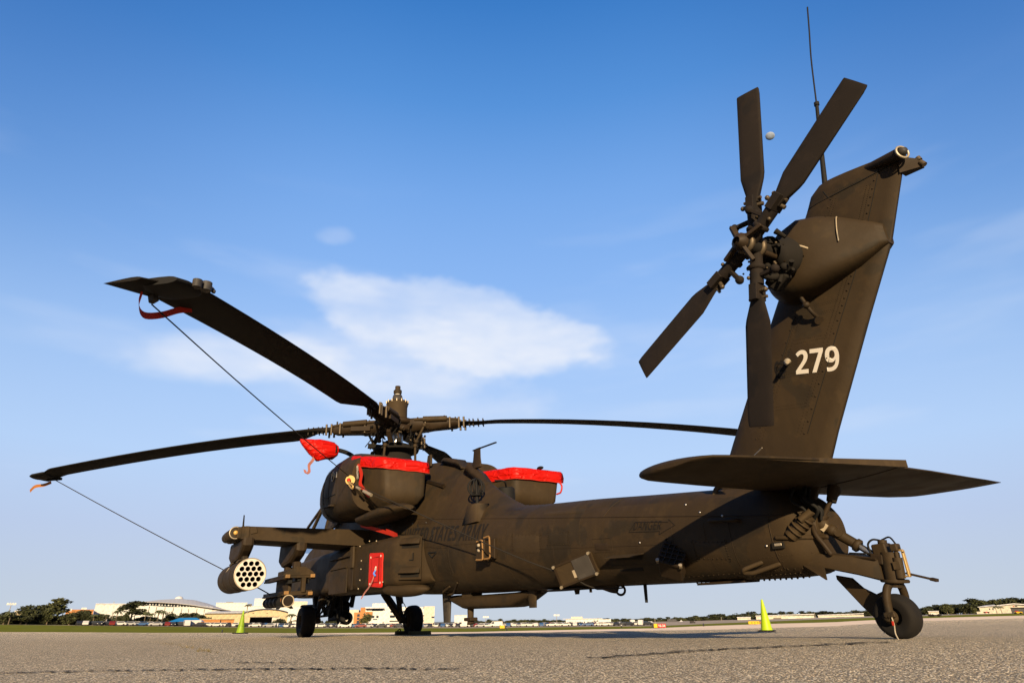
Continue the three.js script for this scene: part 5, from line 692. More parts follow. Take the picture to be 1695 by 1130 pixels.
// ------------------------------------------------------------------ ground: apron, concrete strip, grass, far ground; gently crowned for drainage
const near = (x, z) => 0.012 - 0.046 * sstep(5, -3, x) + 0.06 * Math.exp(-((x - 9.2) ** 2 + z ** 2) / 6);
const COL = [ // column, then [distance, level] of apron edge, grass start, grass end
  [-600, 1044, 90, 1044, 92, 1030, 270], [0, 1046, 80, 1045.8, 81.2, 1033.5, 260], [250, 1047.4, 66, 1047.1, 67, 1036.2, 255], [500, 1048.6, 46, 1047.9, 48, 1039.4, 250], [780, 1050, 34, 1045.6, 43, 1039.2, 250], [1080, 1045.4, 34, 1039.6, 49, 1036, 255], [1380, 1036, 46, 1029.6, 85, 1024, 275], [1695, 1023, 105, 1018.6, 190, 1014.6, 330], [2300, 1000, 140, 996, 220, 990, 340]]
  .map(([px, pa, ra, pb, rb, pc, rc]) => { const y = (p, r) => P(px, p, r).y; return { az: ray(px, 1030).az, a: [ra, y(pa, ra)], b: [rb, y(pb, rb)], c: [rc, y(pc, rc)] }; });
const unw = az => { let a = az; const mid = COL[3].az; while (a > mid + Math.PI) a -= 2 * Math.PI; while (a < mid - Math.PI) a += 2 * Math.PI; return a; };
COL.forEach(c => c.az = unw(c.az)); COL.sort((p, q) => p.az - q.az);
function col(az) { const a = clamp(unw(az), COL[0].az, COL[COL.length - 1].az); let k = 0; while (k < COL.length - 2 && a > COL[k + 1].az) k++; const t = (a - COL[k].az) / (COL[k + 1].az - COL[k].az), l = n => [lerp(COL[k][n][0], COL[k + 1][n][0], t), lerp(COL[k][n][1], COL[k + 1][n][1], t)]; return { a: l('a'), b: l('b'), c: l('c') }; }
function gy(az, r) {
  const k = col(az), x = CAM.x + r * Math.cos(az), z = CAM.z + r * Math.sin(az), r0 = 15;
  const n = near(x, z); if (r <= r0) return n;
  if (r < k.a[0]) return lerp(near(CAM.x + r0 * Math.cos(az), CAM.z + r0 * Math.sin(az)), k.a[1], ((r - r0) / (k.a[0] - r0)) ** 0.9);
  if (r < k.b[0]) return lerp(k.a[1], k.b[1], (r - k.a[0]) / (k.b[0] - k.a[0]));
  if (r < k.c[0]) return lerp(k.b[1], k.c[1], (r - k.b[0]) / (k.c[0] - k.b[0]));
  return k.c[1] + (r - k.c[0]) * 0.0042 * clamp(1 - (r - k.c[0]) / 400, 0, 1) + (r > k.c[0] ? Math.min(r - k.c[0], 200) * 0.001 : 0);
}
const azs = []; { const m = ray(847, 1030).az; for (let d = -180; d < 180; d += Math.abs(d) < 52 ? 1 : 6) azs.push(m + d * Math.PI / 180); azs.push(azs[0] + 2 * Math.PI); }
function zone(name, radii, m, kind, uvs = 1) { // ring of ground between two functions of azimuth
  const n = azs.length, pos = [], uv = [], idx = [], colr = [];
  radii(azs[0]).forEach((_, j) => azs.forEach(az => { const r = radii(az)[j], x = CAM.x + r * Math.cos(az), z = CAM.z + r * Math.sin(az); pos.push(x, gy(az, r), z); uv.push(x / uvs, z / uvs); const t = 0.76 + 0.34 * fbm(x * 0.13 + 40, z * 0.13 + 40, 4, 55) + 0.14 * fbm(x * 0.9, z * 0.9, 3, 56); colr.push(t * 1.0, t, t); }));
  const rows = radii(azs[0]).length; for (let j = 0; j < rows - 1; j++) for (let i = 0; i < n - 1; i++) { const a = j * n + i, b = a + 1, c = a + n, d = c + 1; idx.push(a, c, b, b, c, d); }
  const g = new THREE.BufferGeometry(); g.setAttribute('position', new THREE.Float32BufferAttribute(pos, 3)); g.setAttribute('uv', new THREE.Float32BufferAttribute(uv, 2)); g.setAttribute('color', new THREE.Float32BufferAttribute(colr, 3)); g.setIndex(idx); g.computeVertexNormals();
  if (g.attributes.normal.getY(Math.floor(pos.length / 6)) < 0) { const ix = g.index.array; for (let i = 0; i < ix.length; i += 3) { const t = ix[i]; ix[i] = ix[i + 1]; ix[i + 1] = t; } g.computeVertexNormals(); }
  const me = new THREE.Mesh(g, m); me.name = numbered(name); me.receiveShadow = true; me.userData.kind = kind; scene.add(me); return me;
}
// asphalt: rounded pale stones in dark binder, colour and height from the same scatter
const stones = (() => {
  const S = 1024, h = new Float32Array(S * S), c = new Float32Array(S * S * 3), R = rng(41);
  for (let i = 0; i < S * S; i++) { const k = 0.05 + 0.03 * R(); c[i * 3] = k * 1.08; c[i * 3 + 1] = k; c[i * 3 + 2] = k * 0.86; }
  for (let n = 0; n < 52000; n++) {
    const x = R() * S, y = R() * S, r = 1.0 + 2.6 * R() ** 2.2, top = 0.3 + 0.7 * R(), b = 0.06 + 0.44 * R() ** 1.5, w = R(), tr = w < 0.55 ? [1.12, 1, 0.80] : w < 0.8 ? [1.0, 0.97, 0.92] : [1.22, 0.98, 0.72], e = 0.75 + 0.5 * R(), an = R() * 3.14, ca = Math.cos(an), sa = Math.sin(an);
    for (let j = -4; j <= 4; j++) for (let i = -4; i <= 4; i++) { const u = (i * ca + j * sa) / (r * e), v = (-i * sa + j * ca) / (r / e), d = u * u + v * v; if (d > 1) continue; const q = ((((y + j) | 0) + S) % S) * S + ((((x + i) | 0) + S) % S), hh = top * (1 - d * d); if (hh > h[q]) { h[q] = hh; const f = 1 - 0.25 * d; c[q * 3] = b * tr[0] * f; c[q * 3 + 1] = b * tr[1] * f; c[q * 3 + 2] = b * tr[2] * f; } }
  }
  return { S, h, c };
})();
const srgb = v => v <= 0.0031308 ? v * 12.92 : 1.055 * v ** (1 / 2.4) - 0.055;
const asphMap = tex(1024, (u, v, i, j) => { const k = (j * 1024 + i) * 3; return [srgb(stones.c[k]), srgb(stones.c[k + 1]), srgb(stones.c[k + 2])]; });
const asphBump = tex(1024, (u, v, i, j) => { const q = stones.h[j * 1024 + i]; return [q, q, q]; }, false);
const asphalt = dark(2.36, 2.26, 2.02, { map: asphMap, bumpMap: asphBump, bumpScale: 0.010, roughness: 0.95, specularIntensity: 0.1, vertexColors: true });
const slab = dark(0.72, 0.565, 0.41, { map: tex(512, (u, v, i, j) => { const s = 0.86 + 0.22 * (fbm(u * 8, v * 8, 5, 61, 8) - 0.5) + 0.1 * (hash(i, j, 8) - 0.5); return [s, s, s]; }, false), roughness: 0.95, specularIntensity: 0.1, vertexColors: true });
const turf = dark(0.125, 0.135, 0.008, { map: tex(512, (u, v, i, j) => { const a = fbm(u * 10, v * 10, 5, 71, 10), s = 0.75 + 0.5 * (a - 0.3) + 0.25 * (hash(i, j, 9) - 0.5), y = fbm(u * 4, v * 4, 3, 72, 4); return [s * (0.85 + 0.4 * y), s, s * 0.9]; }, false), roughness: 1, specularIntensity: 0.05, vertexColors: true });
const farLot = dark(0.26, 0.21, 0.155, { roughness: 0.95, vertexColors: true });
const farField = dark(0.045, 0.048, 0.018, { roughness: 1, specularIntensity: 0.05, vertexColors: true });
zone('apron', az => { const a = col(az).a[0], o = [0.02]; for (let i = 1; i <= 26; i++) o.push(15 * (i / 26) ** 1.5); for (let i = 1; i <= 14; i++) o.push(lerp(15, a, (i / 14) ** 1.4)); return o; }, asphalt, 'structure', 1.35);
zone('taxiway', az => { const k = col(az); return [0, 0.33, 0.66, 1].map(t => lerp(k.a[0], k.b[0], t)); }, slab, 'structure', 3);
zone('grass_field', az => { const k = col(az); return [0, 0.06, 0.14, 0.25, 0.4, 0.55, 0.7, 0.85, 1].map(t => lerp(k.b[0], k.c[0], t)); }, turf, 'structure', 6);
zone('parking_ground', az => { const k = col(az); return [0, 12, 30, 60, 120, 250].map(t => k.c[0] + t); }, farLot, 'structure', 10);
zone('terrain', az => { const k = col(az); return [250, 500, 900, 1600, 3000].map(t => k.c[0] + t); }, farField, 'structure', 30);
// open joints in the asphalt: narrow dark cracks that wander
function crack(pts, w, seed) {
  const R = rng(seed), L = [], N = pts.length * 26, c = new THREE.CatmullRomCurve3(pts.map(([px, py]) => { const q = ray(px, py); let r = 0.6; while (r < 40 && CAM.y + r * q.tan > gy(q.az, r)) r += 0.01; return V(CAM.x + r * Math.cos(q.az), 0, CAM.z + r * Math.sin(q.az)); })), rows = [];
  for (let i = 0; i <= N; i++) { const p = c.getPoint(i / N), t = c.getTangent(i / N), s = V(-t.z, 0, t.x).normalize(), j = (R() - 0.5) * w * 2.2, ww = w * (0.35 + 0.9 * R()), at = k => { const q = p.clone().addScaledVector(s, k), az = Math.atan2(q.z - CAM.z, q.x - CAM.x), r = Math.hypot(q.x - CAM.x, q.z - CAM.z); q.y = gy(az, r) + 0.0045; return q; }; rows.push([at(j - ww / 2), at(j + ww / 2)]); }
  const m = mk('pavement_crack', loft(rows, false, false, false), dark(0.018, 0.015, 0.012, { roughness: 1 }), scene); m.userData.kind = 'structure';
}
crack([[-60, 1118], [60, 1113], [200, 1111], [340, 1109], [480, 1108], [620, 1107], [760, 1109]], 0.045, 3);
crack([[980, 1090], [1060, 1084], [1140, 1078], [1220, 1074], [1300, 1070], [1400, 1066], [1470, 1063]], 0.07, 4);
crack([[385, 1097], [430, 1097.5], [490, 1097]], 0.035, 6);
{ // dry grass growing in a joint
  const R = rng(8), f = (list, label) => { const b = []; for (const [px, py, n] of list) { const q = ray(px, py); let r = 0.6; while (r < 40 && CAM.y + r * q.tan > gy(q.az, r)) r += 0.01; for (let i = 0; i < n; i++) { const a = q.az + (R() - 0.5) * 0.016, rr = r + (R() - 0.5) * 0.25, x = CAM.x + rr * Math.cos(a), z = CAM.z + rr * Math.sin(a), y = gy(a, rr), h = 0.010 + R() * 0.022, t = R() * 6.28; b.push(prism([[-0.0015, 0], [0.0015, 0], [0, h]], 0.001, M4([x, y, z], [(R() - 0.5) * 1.2, t, (R() - 0.5) * 1.6]))); } } const m = mk('dry_grass', b, dark(0.085, 0.066, 0.026, { roughness: 1 }), scene); tag(m, label, 'grass', null, 'stuff'); };
  f([[278, 1066, 22], [290, 1068, 14], [312, 1072, 24], [322, 1074, 10], [336, 1078, 40], [350, 1081, 8], [300, 1070, 8]], 'dry tufts of grass growing in a joint of the asphalt');
}
const ground = (px, py) => { const q = ray(px, py); let r = 2; while (r < 400 && CAM.y + r * q.tan > gy(q.az, r)) r += 0.02; return { r, az: q.az, p: V(CAM.x + r * Math.cos(q.az), gy(q.az, r), CAM.z + r * Math.sin(q.az)) }; };
// traffic cones
function coneThing(px, py, pyTop, label, m, wear2) {
  const q = ground(px, py), h = CAM.y + q.r * ray(px, pyTop).tan - q.p.y, c = thing('traffic_cone', label, 'cone', q.p, 'cones round the helicopter'), k = h / 0.9; c.rotation.y = 0.5;
  mk('cone_body', lathe([0, 0.03 * k, 0], [0, h, 0], [[0.175 * k, 0], [0.172 * k, 0.02], [0.155 * k, 0.10], [0.152 * k, 0.12], [0.030 * k, 0.985], [0.022 * k, 1], [0.018 * k, 0.99], [0.015 * k, 0.9]], 32), m, c);
  mk('cone_base', [box(0.46 * k, 0.035 * k, 0.46 * k, [0, 0.024 * k, 0], [0, 0, 0], 0.012 * k), ...[[-1, -1], [1, -1], [-1, 1], [1, 1]].map(([a, b]) => box(0.07 * k, 0.02 * k, 0.07 * k, [a * 0.18 * k, 0.008 * k, b * 0.18 * k], [0, 0, 0], 0.003))], MT.black, c);
  return c;
}
coneThing(1270, 1045, 991.5, 'bright lime green traffic cone standing behind the tail boom', MT.cone);
coneThing(397, 1048.5, 1010, 'lime green traffic cone standing below the rocket pod', MT.coneold);
{ // chocks on the far main wheel
  const y = near(-1.5, -1.1);
  for (const [dx, l] of [[0.36, 'dark wooden wheel chock in front of the far main wheel'], [-0.36, 'dark wooden wheel chock behind the far main wheel']]) { const c = thing('wheel_chock', l, 'chock', [-1.50 - dx * 0.95, y, -1.08]); mk('chock_block', prism([[-0.08, 0], [0.08, 0], [0.05, 0.075], [-0.05, 0.075]], 0.46, null, 0.008), dark(0.06, 0.05, 0.022, { map: wear, roughness: 0.85 }), c); mk('chock_rope', tube([[0, 0.075, 0.12], [0.03, 0.11, 0.16], [0, 0.075, 0.2]], 0.012), MT.black, c); }
}
// ------------------------------------------------------------------ far side of the field: buildings, trees, poles, parked cars
const wallM = (r, g, b) => dark(r, g, b, { map: wear, roughness: 0.85 });
const BM = { white: wallM(0.44, 0.44, 0.43), cream: wallM(0.40, 0.37, 0.31), tan: wallM(0.36, 0.29, 0.185), brick: wallM(0.30, 0.135, 0.05), roofw: wallM(0.44, 0.44, 0.45), roofg: wallM(0.055, 0.055, 0.062), dark: dark(0.012, 0.011, 0.012, { roughness: 0.6 }), pane: dark(0.02, 0.025, 0.035, { roughness: 0.12 }), blue: dark(0.006, 0.12, 0.30, { roughness: 0.6 }), shade: wallM(0.12, 0.105, 0.085), yellow: dark(0.34, 0.22, 0.006, { roughness: 0.5 }), signred: dark(0.24, 0.008, 0.01, { roughness: 0.5 }), signwhite: dark(0.36, 0.34, 0.32), pole: dark(0.16, 0.14, 0.11) };
function site(name, label, category, px0, px1, pb, pt, r, group) {
  const a = P(px0, pb, r), b = P(px1, pb, r), c = a.clone().add(b).multiplyScalar(0.5), w = a.distanceTo(b), az = ray((px0 + px1) / 2, pb).az, h = P((px0 + px1) / 2, pt, r).y - c.y;
  const g = thing(name, label, category, c, group); g.rotation.y = -az - Math.PI / 2; g.updateMatrixWorld(true);
  const x = px => ((px - px0) / (px1 - px0) - 0.5) * w, y = py => (pb - py) / (pb - pt) * h;
  const slab = (n, x0, x1, y0, y1, z0, z1, m, o) => mk(n, box(Math.abs(x(x1) - x(x0)), Math.abs(y(y1) - y(y0)), Math.abs(z1 - z0), [(x(x0) + x(x1)) / 2, (y(y0) + y(y1)) / 2, (z0 + z1) / 2]), m, g, o);
  return { g, x, y, w, h, slab };
}
const rowOf = (s, n, xs, y0, y1, wpx, z, m = BM.pane) => xs.forEach(q => { s.slab(n, q, q + wpx, y0, y1, z - 0.25, z + 0.05, m); });
{
  let s = site('low_house', 'small tan house half hidden by the trees at the left edge', 'house', 18, 40, 1033, 1010, 300); s.slab('wall', 18, 40, 1034, 1013, 0, -12, BM.tan); s.slab('roof', 17, 41, 1013, 1010, 0.6, -12.6, BM.cream); rowOf(s, 'window', [22, 29, 35], 1019, 1024, 2.5, 0);
  s = site('brick_building', 'low orange brick building behind the trees left of the white hall', 'building', 103, 149, 1033, 1008, 330); s.slab('wall', 103, 149, 1034, 1011, 0, -20, BM.brick); s.slab('parapet', 112, 149, 1011, 1008.5, 0.3, -20, BM.brick); s.slab('roof_block', 103, 112, 1011, 1007, -2, -14, BM.white); s.slab('roof_unit', 127, 136, 1008.5, 1005, -3, -9, BM.white); rowOf(s, 'window', [108, 118, 128, 138], 1018, 1024, 4, 0);
  s = site('white_hall', 'plain windowless white hall at the left of the arena', 'building', 149, 211, 1035, 999, 345); for (let i = 0; i < 4; i++) s.slab('wall_panel', 149 + 15.5 * i + 0.12, 149 + 15.5 * (i + 1) - 0.12, 1036, 999.6, 0, -0.5, BM.white); s.slab('wall', 149.2, 210.8, 1036, 1000, -0.6, -50, BM.white); s.slab('roof_edge', 148.7, 211.3, 999.6, 998.6, 0.3, -50, BM.roofw); s.slab('roof_hatch', 154, 161, 998.6, 997.4, -8, -14, BM.shade); s.slab('vent_pipe', 178, 179, 998.6, 994, -8, -9, BM.pole);
  // arena with shallow curved roof and ball shaped cap
  s = site('arena', 'large white arena with shallow curved roof and round cap', 'arena', 208, 376, 1035, 982, 430);
  const prof = [[206, 997.2], [222, 993.5], [250, 989.3], [284, 987.2], [312, 989.3], [338, 995.5], [360, 1003], [377, 1009.5]], low = [[206, 996.8], [222, 996.3], [250, 996.6], [284, 998.6], [312, 1001.6], [338, 1005.5], [360, 1008.5], [377, 1010.5]];
  mk('roof', loft(prof.map(([px, py], i) => { const y0 = s.y(low[i][1]), y1 = s.y(py), X0 = s.x(px), o = []; for (let k = 0; k <= 10; k++) { const a = k / 10; o.push([X0, y0 + (y1 - y0) * Math.sin(a * Math.PI / 2) + 0.0, 2 - a * 40]); } o.push([X0, y1 - 1, -80], [X0, y0 - 0.3, -80], [X0, y0 - 0.35, 1.6]); return o; })), BM.roofw, s.g);
  mk('roof_cap', X(new THREE.SphereGeometry(1, 24, 16), M4([s.x(284), s.y(988), -40], [0, 0, 0], [s.x(292) - s.x(284), s.y(982) - s.y(988), s.x(292) - s.x(284)])), BM.roofw, s.g);
  s.slab('wall', 210, 345, 1036, 1004.5, -1, -78, BM.white); mk('wall_crown', hull8([[s.x(210), s.y(1006), -1.1], [s.x(370), s.y(1014), -1.1], [s.x(370), s.y(1014), -70], [s.x(210), s.y(1006), -70], [s.x(210), s.y(1000.2), -1.1], [s.x(370), s.y(1011.5), -1.1], [s.x(370), s.y(1011.5), -70], [s.x(210), s.y(1000.2), -70]]), BM.white, s.g);
  mk('window_band', hull8([[s.x(209), s.y(1000), -1.6], [s.x(350), s.y(1009.5), -1.6], [s.x(350), s.y(1009.5), -70], [s.x(209), s.y(1000), -70], [s.x(209), s.y(996.6), -1.6], [s.x(350), s.y(1006.6), -1.6], [s.x(350), s.y(1006.6), -70], [s.x(209), s.y(996.6), -70]]), BM.pane, s.g);
  for (let i = 0; i < 24; i++) { const p = 222 + i * 5.1, yy = 996.4 + 0.2 * i + Math.max(0, i - 8) * 0.17; s.slab('mullion', p, p + (i % 3 ? 1.6 : 2.6), yy + 4.4, yy, -1.0, -1.5, BM.white); }
  for (const p of [238, 250, 264, 278, 292, 304, 318, 331]) s.slab('wall_joint', p, p + 0.9, 1034, 1003.5 + (p - 238) * 0.05, -0.9, -1.0, BM.dark);
  s = site('far_block', 'pale flat roofed block behind the hangar roof', 'building', 352, 404, 1030, 996, 520); s.slab('wall', 352, 404, 1031, 998, 0, -30, BM.white); s.slab('roof_edge', 351.5, 404.5, 998, 997, 0.3, -30, BM.roofw); s.slab('roof_unit', 368, 380, 997, 995.5, -6, -16, BM.shade);
  s = site('far_block', 'white stepped block behind the hangar, below the rocket pod', 'building', 400, 505, 1030, 990, 500); s.slab('wall', 400, 505, 1031, 1002.5, 0, -30, BM.white); s.slab('tower', 415, 436, 1002.5, 990, -2, -22, BM.white); s.slab('tower', 452, 505, 1002.5, 995, -2, -22, BM.cream); s.slab('roof_edge', 399.5, 505.5, 1003.4, 1002.4, 0.4, 0.1, BM.roofw); s.slab('roof_unit', 405, 411, 1002.4, 999, -4, -10, BM.shade);
  // hangar with arched front
  s = site('hangar', 'tan hangar with arched front and a dark open door', 'hangar', 333, 474, 1035, 1008, 300);
  s.slab('side_wall', 335, 400, 1036, 1014, -1, -40, BM.tan); const arch = []; for (let i = 0; i <= 16; i++) { const t = i / 16; arch.push([s.x(lerp(398, 474, t)), s.y(1015.5 - 6.2 * Math.sin(Math.PI * t) ** 0.8 * 1.0)]); } const front = [[s.x(398), s.y(1036)], [s.x(410), s.y(1036)], [s.x(410), s.y(1021.5)], [s.x(449), s.y(1021.5)], [s.x(449), s.y(1036)], [s.x(474), s.y(1036)], ...arch.reverse()];
  mk('front_wall', prism(front, 0.6), BM.tan, s.g); mk('arched_roof', loft(arch.map(([a, b]) => [[a, b + 0.05, 0.8], [a, b + 0.55, 0.8], [a, b + 0.55, -45], [a, b + 0.05, -45]])), BM.roofw, s.g);
  mk('side_roof', hull8([[s.x(332), s.y(1014.4), 0.6], [s.x(405), s.y(1014.4), 0.6], [s.x(405), s.y(1009.5), -40], [s.x(345), s.y(1009.5), -40], [s.x(332), s.y(1013.4), 0.6], [s.x(405), s.y(1013.4), 0.6], [s.x(405), s.y(1008), -40], [s.x(345), s.y(1008), -40]]), BM.roofw, s.g);
  s.slab('door_opening', 410, 449, 1036, 1021, -8, -9, BM.dark); s.slab('door_rail', 409, 458, 1021.7, 1020.9, 0.9, 0.4, BM.shade); s.slab('door_leaf', 449, 461, 1035, 1022, 0.7, 0.4, BM.cream); s.slab('floor', 410, 449, 1036, 1035.6, -0.4, -8, BM.shade); for (const p of [413, 437]) s.slab('wall_lamp', p, p + 1.6, 1015.3, 1014.5, 0.7, 0.3, BM.dark);
  s = site('low_annexe', 'long low orange annexe in front of the hangar side', 'building', 294, 386, 1035, 1024, 285); s.slab('wall', 294, 362, 1036, 1025, 0, -8, BM.brick); s.slab('wall', 362.3, 386, 1036, 1025, -0.5, -8, BM.brick, { label: 'darker right hand part of the annexe' }); s.slab('roof', 293, 386.5, 1025, 1023.9, 0.5, -8.5, BM.tan); s.slab('window', 362.6, 364, 1032, 1027, -0.4, -0.6, BM.pane);
  s = site('shade_canopy', 'bright blue peaked shade canopy on posts', 'canopy', 277, 337, 1035, 1021.5, 275);
  mk('canopy_roof', hull8([[s.x(277), s.y(1028.6), 3], [s.x(337), s.y(1028.6), 3], [s.x(337), s.y(1028.6), -9], [s.x(277), s.y(1028.6), -9], [s.x(294), s.y(1022), -2], [s.x(322), s.y(1022), -2], [s.x(322), s.y(1022), -4], [s.x(294), s.y(1022), -4]]), BM.blue, s.g); for (const p of [279, 296, 318, 335]) s.slab('post', p, p + 0.6, 1036, 1028, 2.4, 2.2, BM.pole);
  // office block seen between the wheels
  s = site('office_block', 'white terraced office block with an orange stair tower, between the wheels', 'building', 540, 718, 1037, 998, 330);
  s.slab('wall', 552, 590, 1038, 1008.5, -3, -30, BM.cream); s.slab('wall', 600, 642, 1038, 1004, -1, -30, BM.white); s.slab('wall', 642, 700, 1038, 1008, 0, -30, BM.white); s.slab('wall', 700, 718, 1038, 1004, 1, -30, BM.cream); s.slab('roof_house', 612, 636, 1004, 998, -4, -20, BM.white); s.slab('wall', 636, 700, 1008, 1004.5, -5, -28, BM.white);
  s.slab('stair_tower', 583, 600, 1038, 1013, 0.6, -14, BM.brick); s.slab('stair_tower', 593, 601, 1013, 1005, -0.5, -14, BM.brick); s.slab('stair_tower', 601.2, 613, 1020, 1012, 0.2, -3, BM.brick); for (const [a, b] of [[1016, 1020], [1021.5, 1025], [1026.5, 1033]]) s.slab('window', 588.5, 592.5, b, a, 0.7, 0.4, BM.pane);
  s.slab('roof_canopy', 601, 632, 1006.8, 1005.6, 2.5, -6, BM.roofw); s.slab('window_strip', 612, 630, 1011, 1007, -0.9, -1.6, BM.pane); for (const [a, b] of [[613, 617], [620, 624]]) s.slab('window', a, b, 1022.5, 1018.5, -0.9, -1.6, BM.pane); s.slab('window', 615, 622, 1025.5, 1024, -0.9, -1.5, BM.pane);
  for (const yy of [1019.5, 1011]) for (let i = 0; i < 5; i++) s.slab('window', 643 + i * 10.5, 643 + i * 10.5 + 8, yy + 3, yy, 0.1, -0.5, BM.pane); s.slab('balcony', 642, 700, 1027.2, 1025.6, 2.2, 0, BM.white); s.slab('balcony', 642, 700, 1018.5, 1017.2, 2.2, 0, BM.white); s.slab('window', 713, 718, 1023.5, 1021, 1.1, 0.6, BM.pane); s.slab('awning', 716, 720, 1034, 1031.8, 2, 0, BM.pane);
  s = site('orange_kiosk', 'low orange roofed shelter under the office block', 'shelter', 718, 756, 1036, 1029, 320); s.slab('wall', 719, 755, 1037, 1031.5, 0, -6, BM.brick); s.slab('roof', 717, 757, 1031.5, 1030.2, 0.8, -7, BM.roofg);
  s = site('white_shed', 'white box shaped shed at the right end of the office block', 'building', 752, 773, 1036, 1017.5, 340); s.slab('wall', 752, 772.5, 1037, 1018.2, 0, -14, BM.white); s.slab('roof_edge', 751.6, 773, 1018.2, 1017.5, 0.3, -14, BM.roofw); s.slab('door', 761, 766, 1037, 1030, 0.1, -0.3, BM.shade);
  s = site('low_terminal', 'long low white shed under the belly aerials', 'building', 784, 816, 1037.5, 1031, 330); s.slab('wall', 785, 815, 1038, 1032.2, 0, -10, BM.white); s.slab('roof', 784, 816, 1032.2, 1031, 1, -11, BM.roofw); rowOf(s, 'window', [788, 795, 802, 809], 1036, 1034, 4, 0);
  s = site('pale_offices', 'pale two storey offices with a taller middle block, far beyond the cars', 'building', 933, 1012, 1033, 1019.5, 460); s.slab('wall', 937, 997, 1034, 1024, 0, -20, BM.white); s.slab('upper_block', 946, 965, 1024, 1020, -1, -16, BM.cream); s.slab('wall', 992, 1012, 1034, 1025, -2, -20, BM.white); s.slab('roof_edge', 932, 998, 1024, 1023.3, 0.8, 0.1, BM.roofw); rowOf(s, 'window', [943, 947, 951, 960, 967, 973, 980, 986], 1028, 1031, 1.6, 0); rowOf(s, 'window', [983, 988], 1028.6, 1026.6, 3, 0);
  s = site('grey_roofed_shed', 'white shed with a dark grey pitched roof behind the red runway sign', 'building', 1099, 1127, 1034, 1023, 430); s.slab('wall', 1102, 1123, 1035, 1029, 0, -10, BM.white); mk('roof', prism([[s.x(1104), s.y(1029)], [s.x(1122), s.y(1029)], [s.x(1120), s.y(1024.4)], [s.x(1106.5), s.y(1024.4)]], 14, M4([0, 0, -4])), BM.roofg, s.g); s.slab('door', 1115, 1116.5, 1035, 1030.5, 0.1, -0.2, BM.shade); s.slab('annexe', 1098, 1103, 1034, 1030, 0.5, -4, BM.white);
  for (const [a, b, t, l] of [[1123, 1134, 1026, 'white peaked tent right of the grey roofed shed'], [1134, 1141, 1028.4, 'smaller white tent beside the dark lorry']]) { s = site('white_tent', l, 'tent', a, b, 1033, t, 420); mk('tent_roof', hull8([[s.x(a), s.y(1031), 2], [s.x(b), s.y(1031), 2], [s.x(b), s.y(1031), -4], [s.x(a), s.y(1031), -4], [s.x((a + b) / 2 - 0.4), s.y(t), -0.5], [s.x((a + b) / 2 + 0.4), s.y(t), -0.5], [s.x((a + b) / 2 + 0.4), s.y(t), -1.5], [s.x((a + b) / 2 - 0.4), s.y(t), -1.5]]), BM.white, s.g); s.slab('tent_wall', a + 0.5, b - 0.5, 1034, 1031, 1.6, -3.6, BM.white); }
  for (const [a, b, pb, pt, r, l] of [[1253, 1350, 1029, 1017.5, 400, 'long low cream hangar behind the bright cone'], [1356, 1432, 1026, 1016.5, 400, 'low cream hangar between the cone and the tail wheel'], [1222, 1244, 1031, 1020.5, 420, 'small cream gabled house among the trees left of the cone'], [1539, 1556, 1019, 1010.5, 360, 'low cream shed right of the tail wheel']]) { s = site('low_hangar', l, 'hangar', a, b, pb, pt, r); const sl = (b - a) > 60 ? 1.6 : 0; s.slab('wall', a, b, pb + 1, pt + 1.4, 0, -22, BM.cream); mk('roof', hull8([[s.x(a - 0.6), s.y(pt + 1.4), 0.6], [s.x(b + 0.6), s.y(pt + 1.4 - sl), 0.6], [s.x(b + 0.6), s.y(pt + 1.4 - sl), -22], [s.x(a - 0.6), s.y(pt + 1.4), -22], [s.x(a - 0.6), s.y(pt + 0.5), 0.6], [s.x(b + 0.6), s.y(pt + 0.3 - sl), 0.6], [s.x(b), s.y(pt - sl), -11], [s.x(a), s.y(pt), -11]]), BM.roofw, s.g); const n = Math.max(1, Math.round((b - a) / 22)); for (let i = 0; i < n; i++) s.slab('hangar_door', a + (i + 0.2) * (b - a) / n, a + (i + 0.75) * (b - a) / n, pb + 0.5, pt + 4.2, 0.12, -0.2, i % 3 === 1 ? BM.shade : BM.white); }
  s = site('tan_house', 'cream gabled building left of the dark container at the right edge', 'building', 1622, 1662, 1014.5, 1000, 370); s.slab('wall', 1624, 1651, 1016, 1004.4, 0, -14, BM.cream); mk('roof', hull8([[s.x(1622), s.y(1004.6), 1], [s.x(1653), s.y(1002.5), 1], [s.x(1653), s.y(1002.5), -15], [s.x(1622), s.y(1004.6), -15], [s.x(1622), s.y(1003.8), 1], [s.x(1653), s.y(1001.7), 1], [s.x(1651), s.y(1000), -7], [s.x(1634), s.y(1001), -7]]), BM.roofw, s.g); rowOf(s, 'window', [1640, 1645.5], 1009, 1006.5, 2, 0); s.slab('porch', 1618, 1643, 1016, 1011.6, 2, 0, BM.cream); s.slab('porch', 1652, 1662, 1016, 1005, -1, -10, BM.cream);
  s = site('wide_hangar', 'wide cream gabled hangar at the right edge behind the container', 'hangar', 1655, 1740, 1014, 997.5, 390); mk('front_wall', prism([[s.x(1655), s.y(1016)], [s.x(1740), s.y(1016)], [s.x(1740), s.y(1003.5)], [s.x(1684), s.y(998.8)], [s.x(1655), s.y(1001.5)]], 20, M4([0, 0, -10])), BM.cream, s.g); mk('roof', [beam([s.x(1654), s.y(1001.3), -9.5], [s.x(1684), s.y(998.6), -9.5], 0.4, 21, V(0, 0, 1)), beam([s.x(1684), s.y(998.6), -9.5], [s.x(1741), s.y(1003.3), -9.5], 0.4, 21, V(0, 0, 1))], BM.roofw, s.g); s.slab('wall_sign', 1685, 1689, 1003.4, 1001.8, 0.15, 0, BM.roofg); s.slab('wall_sign', 1681.5, 1683.5, 1003.4, 1002, 0.15, 0, BM.signred);
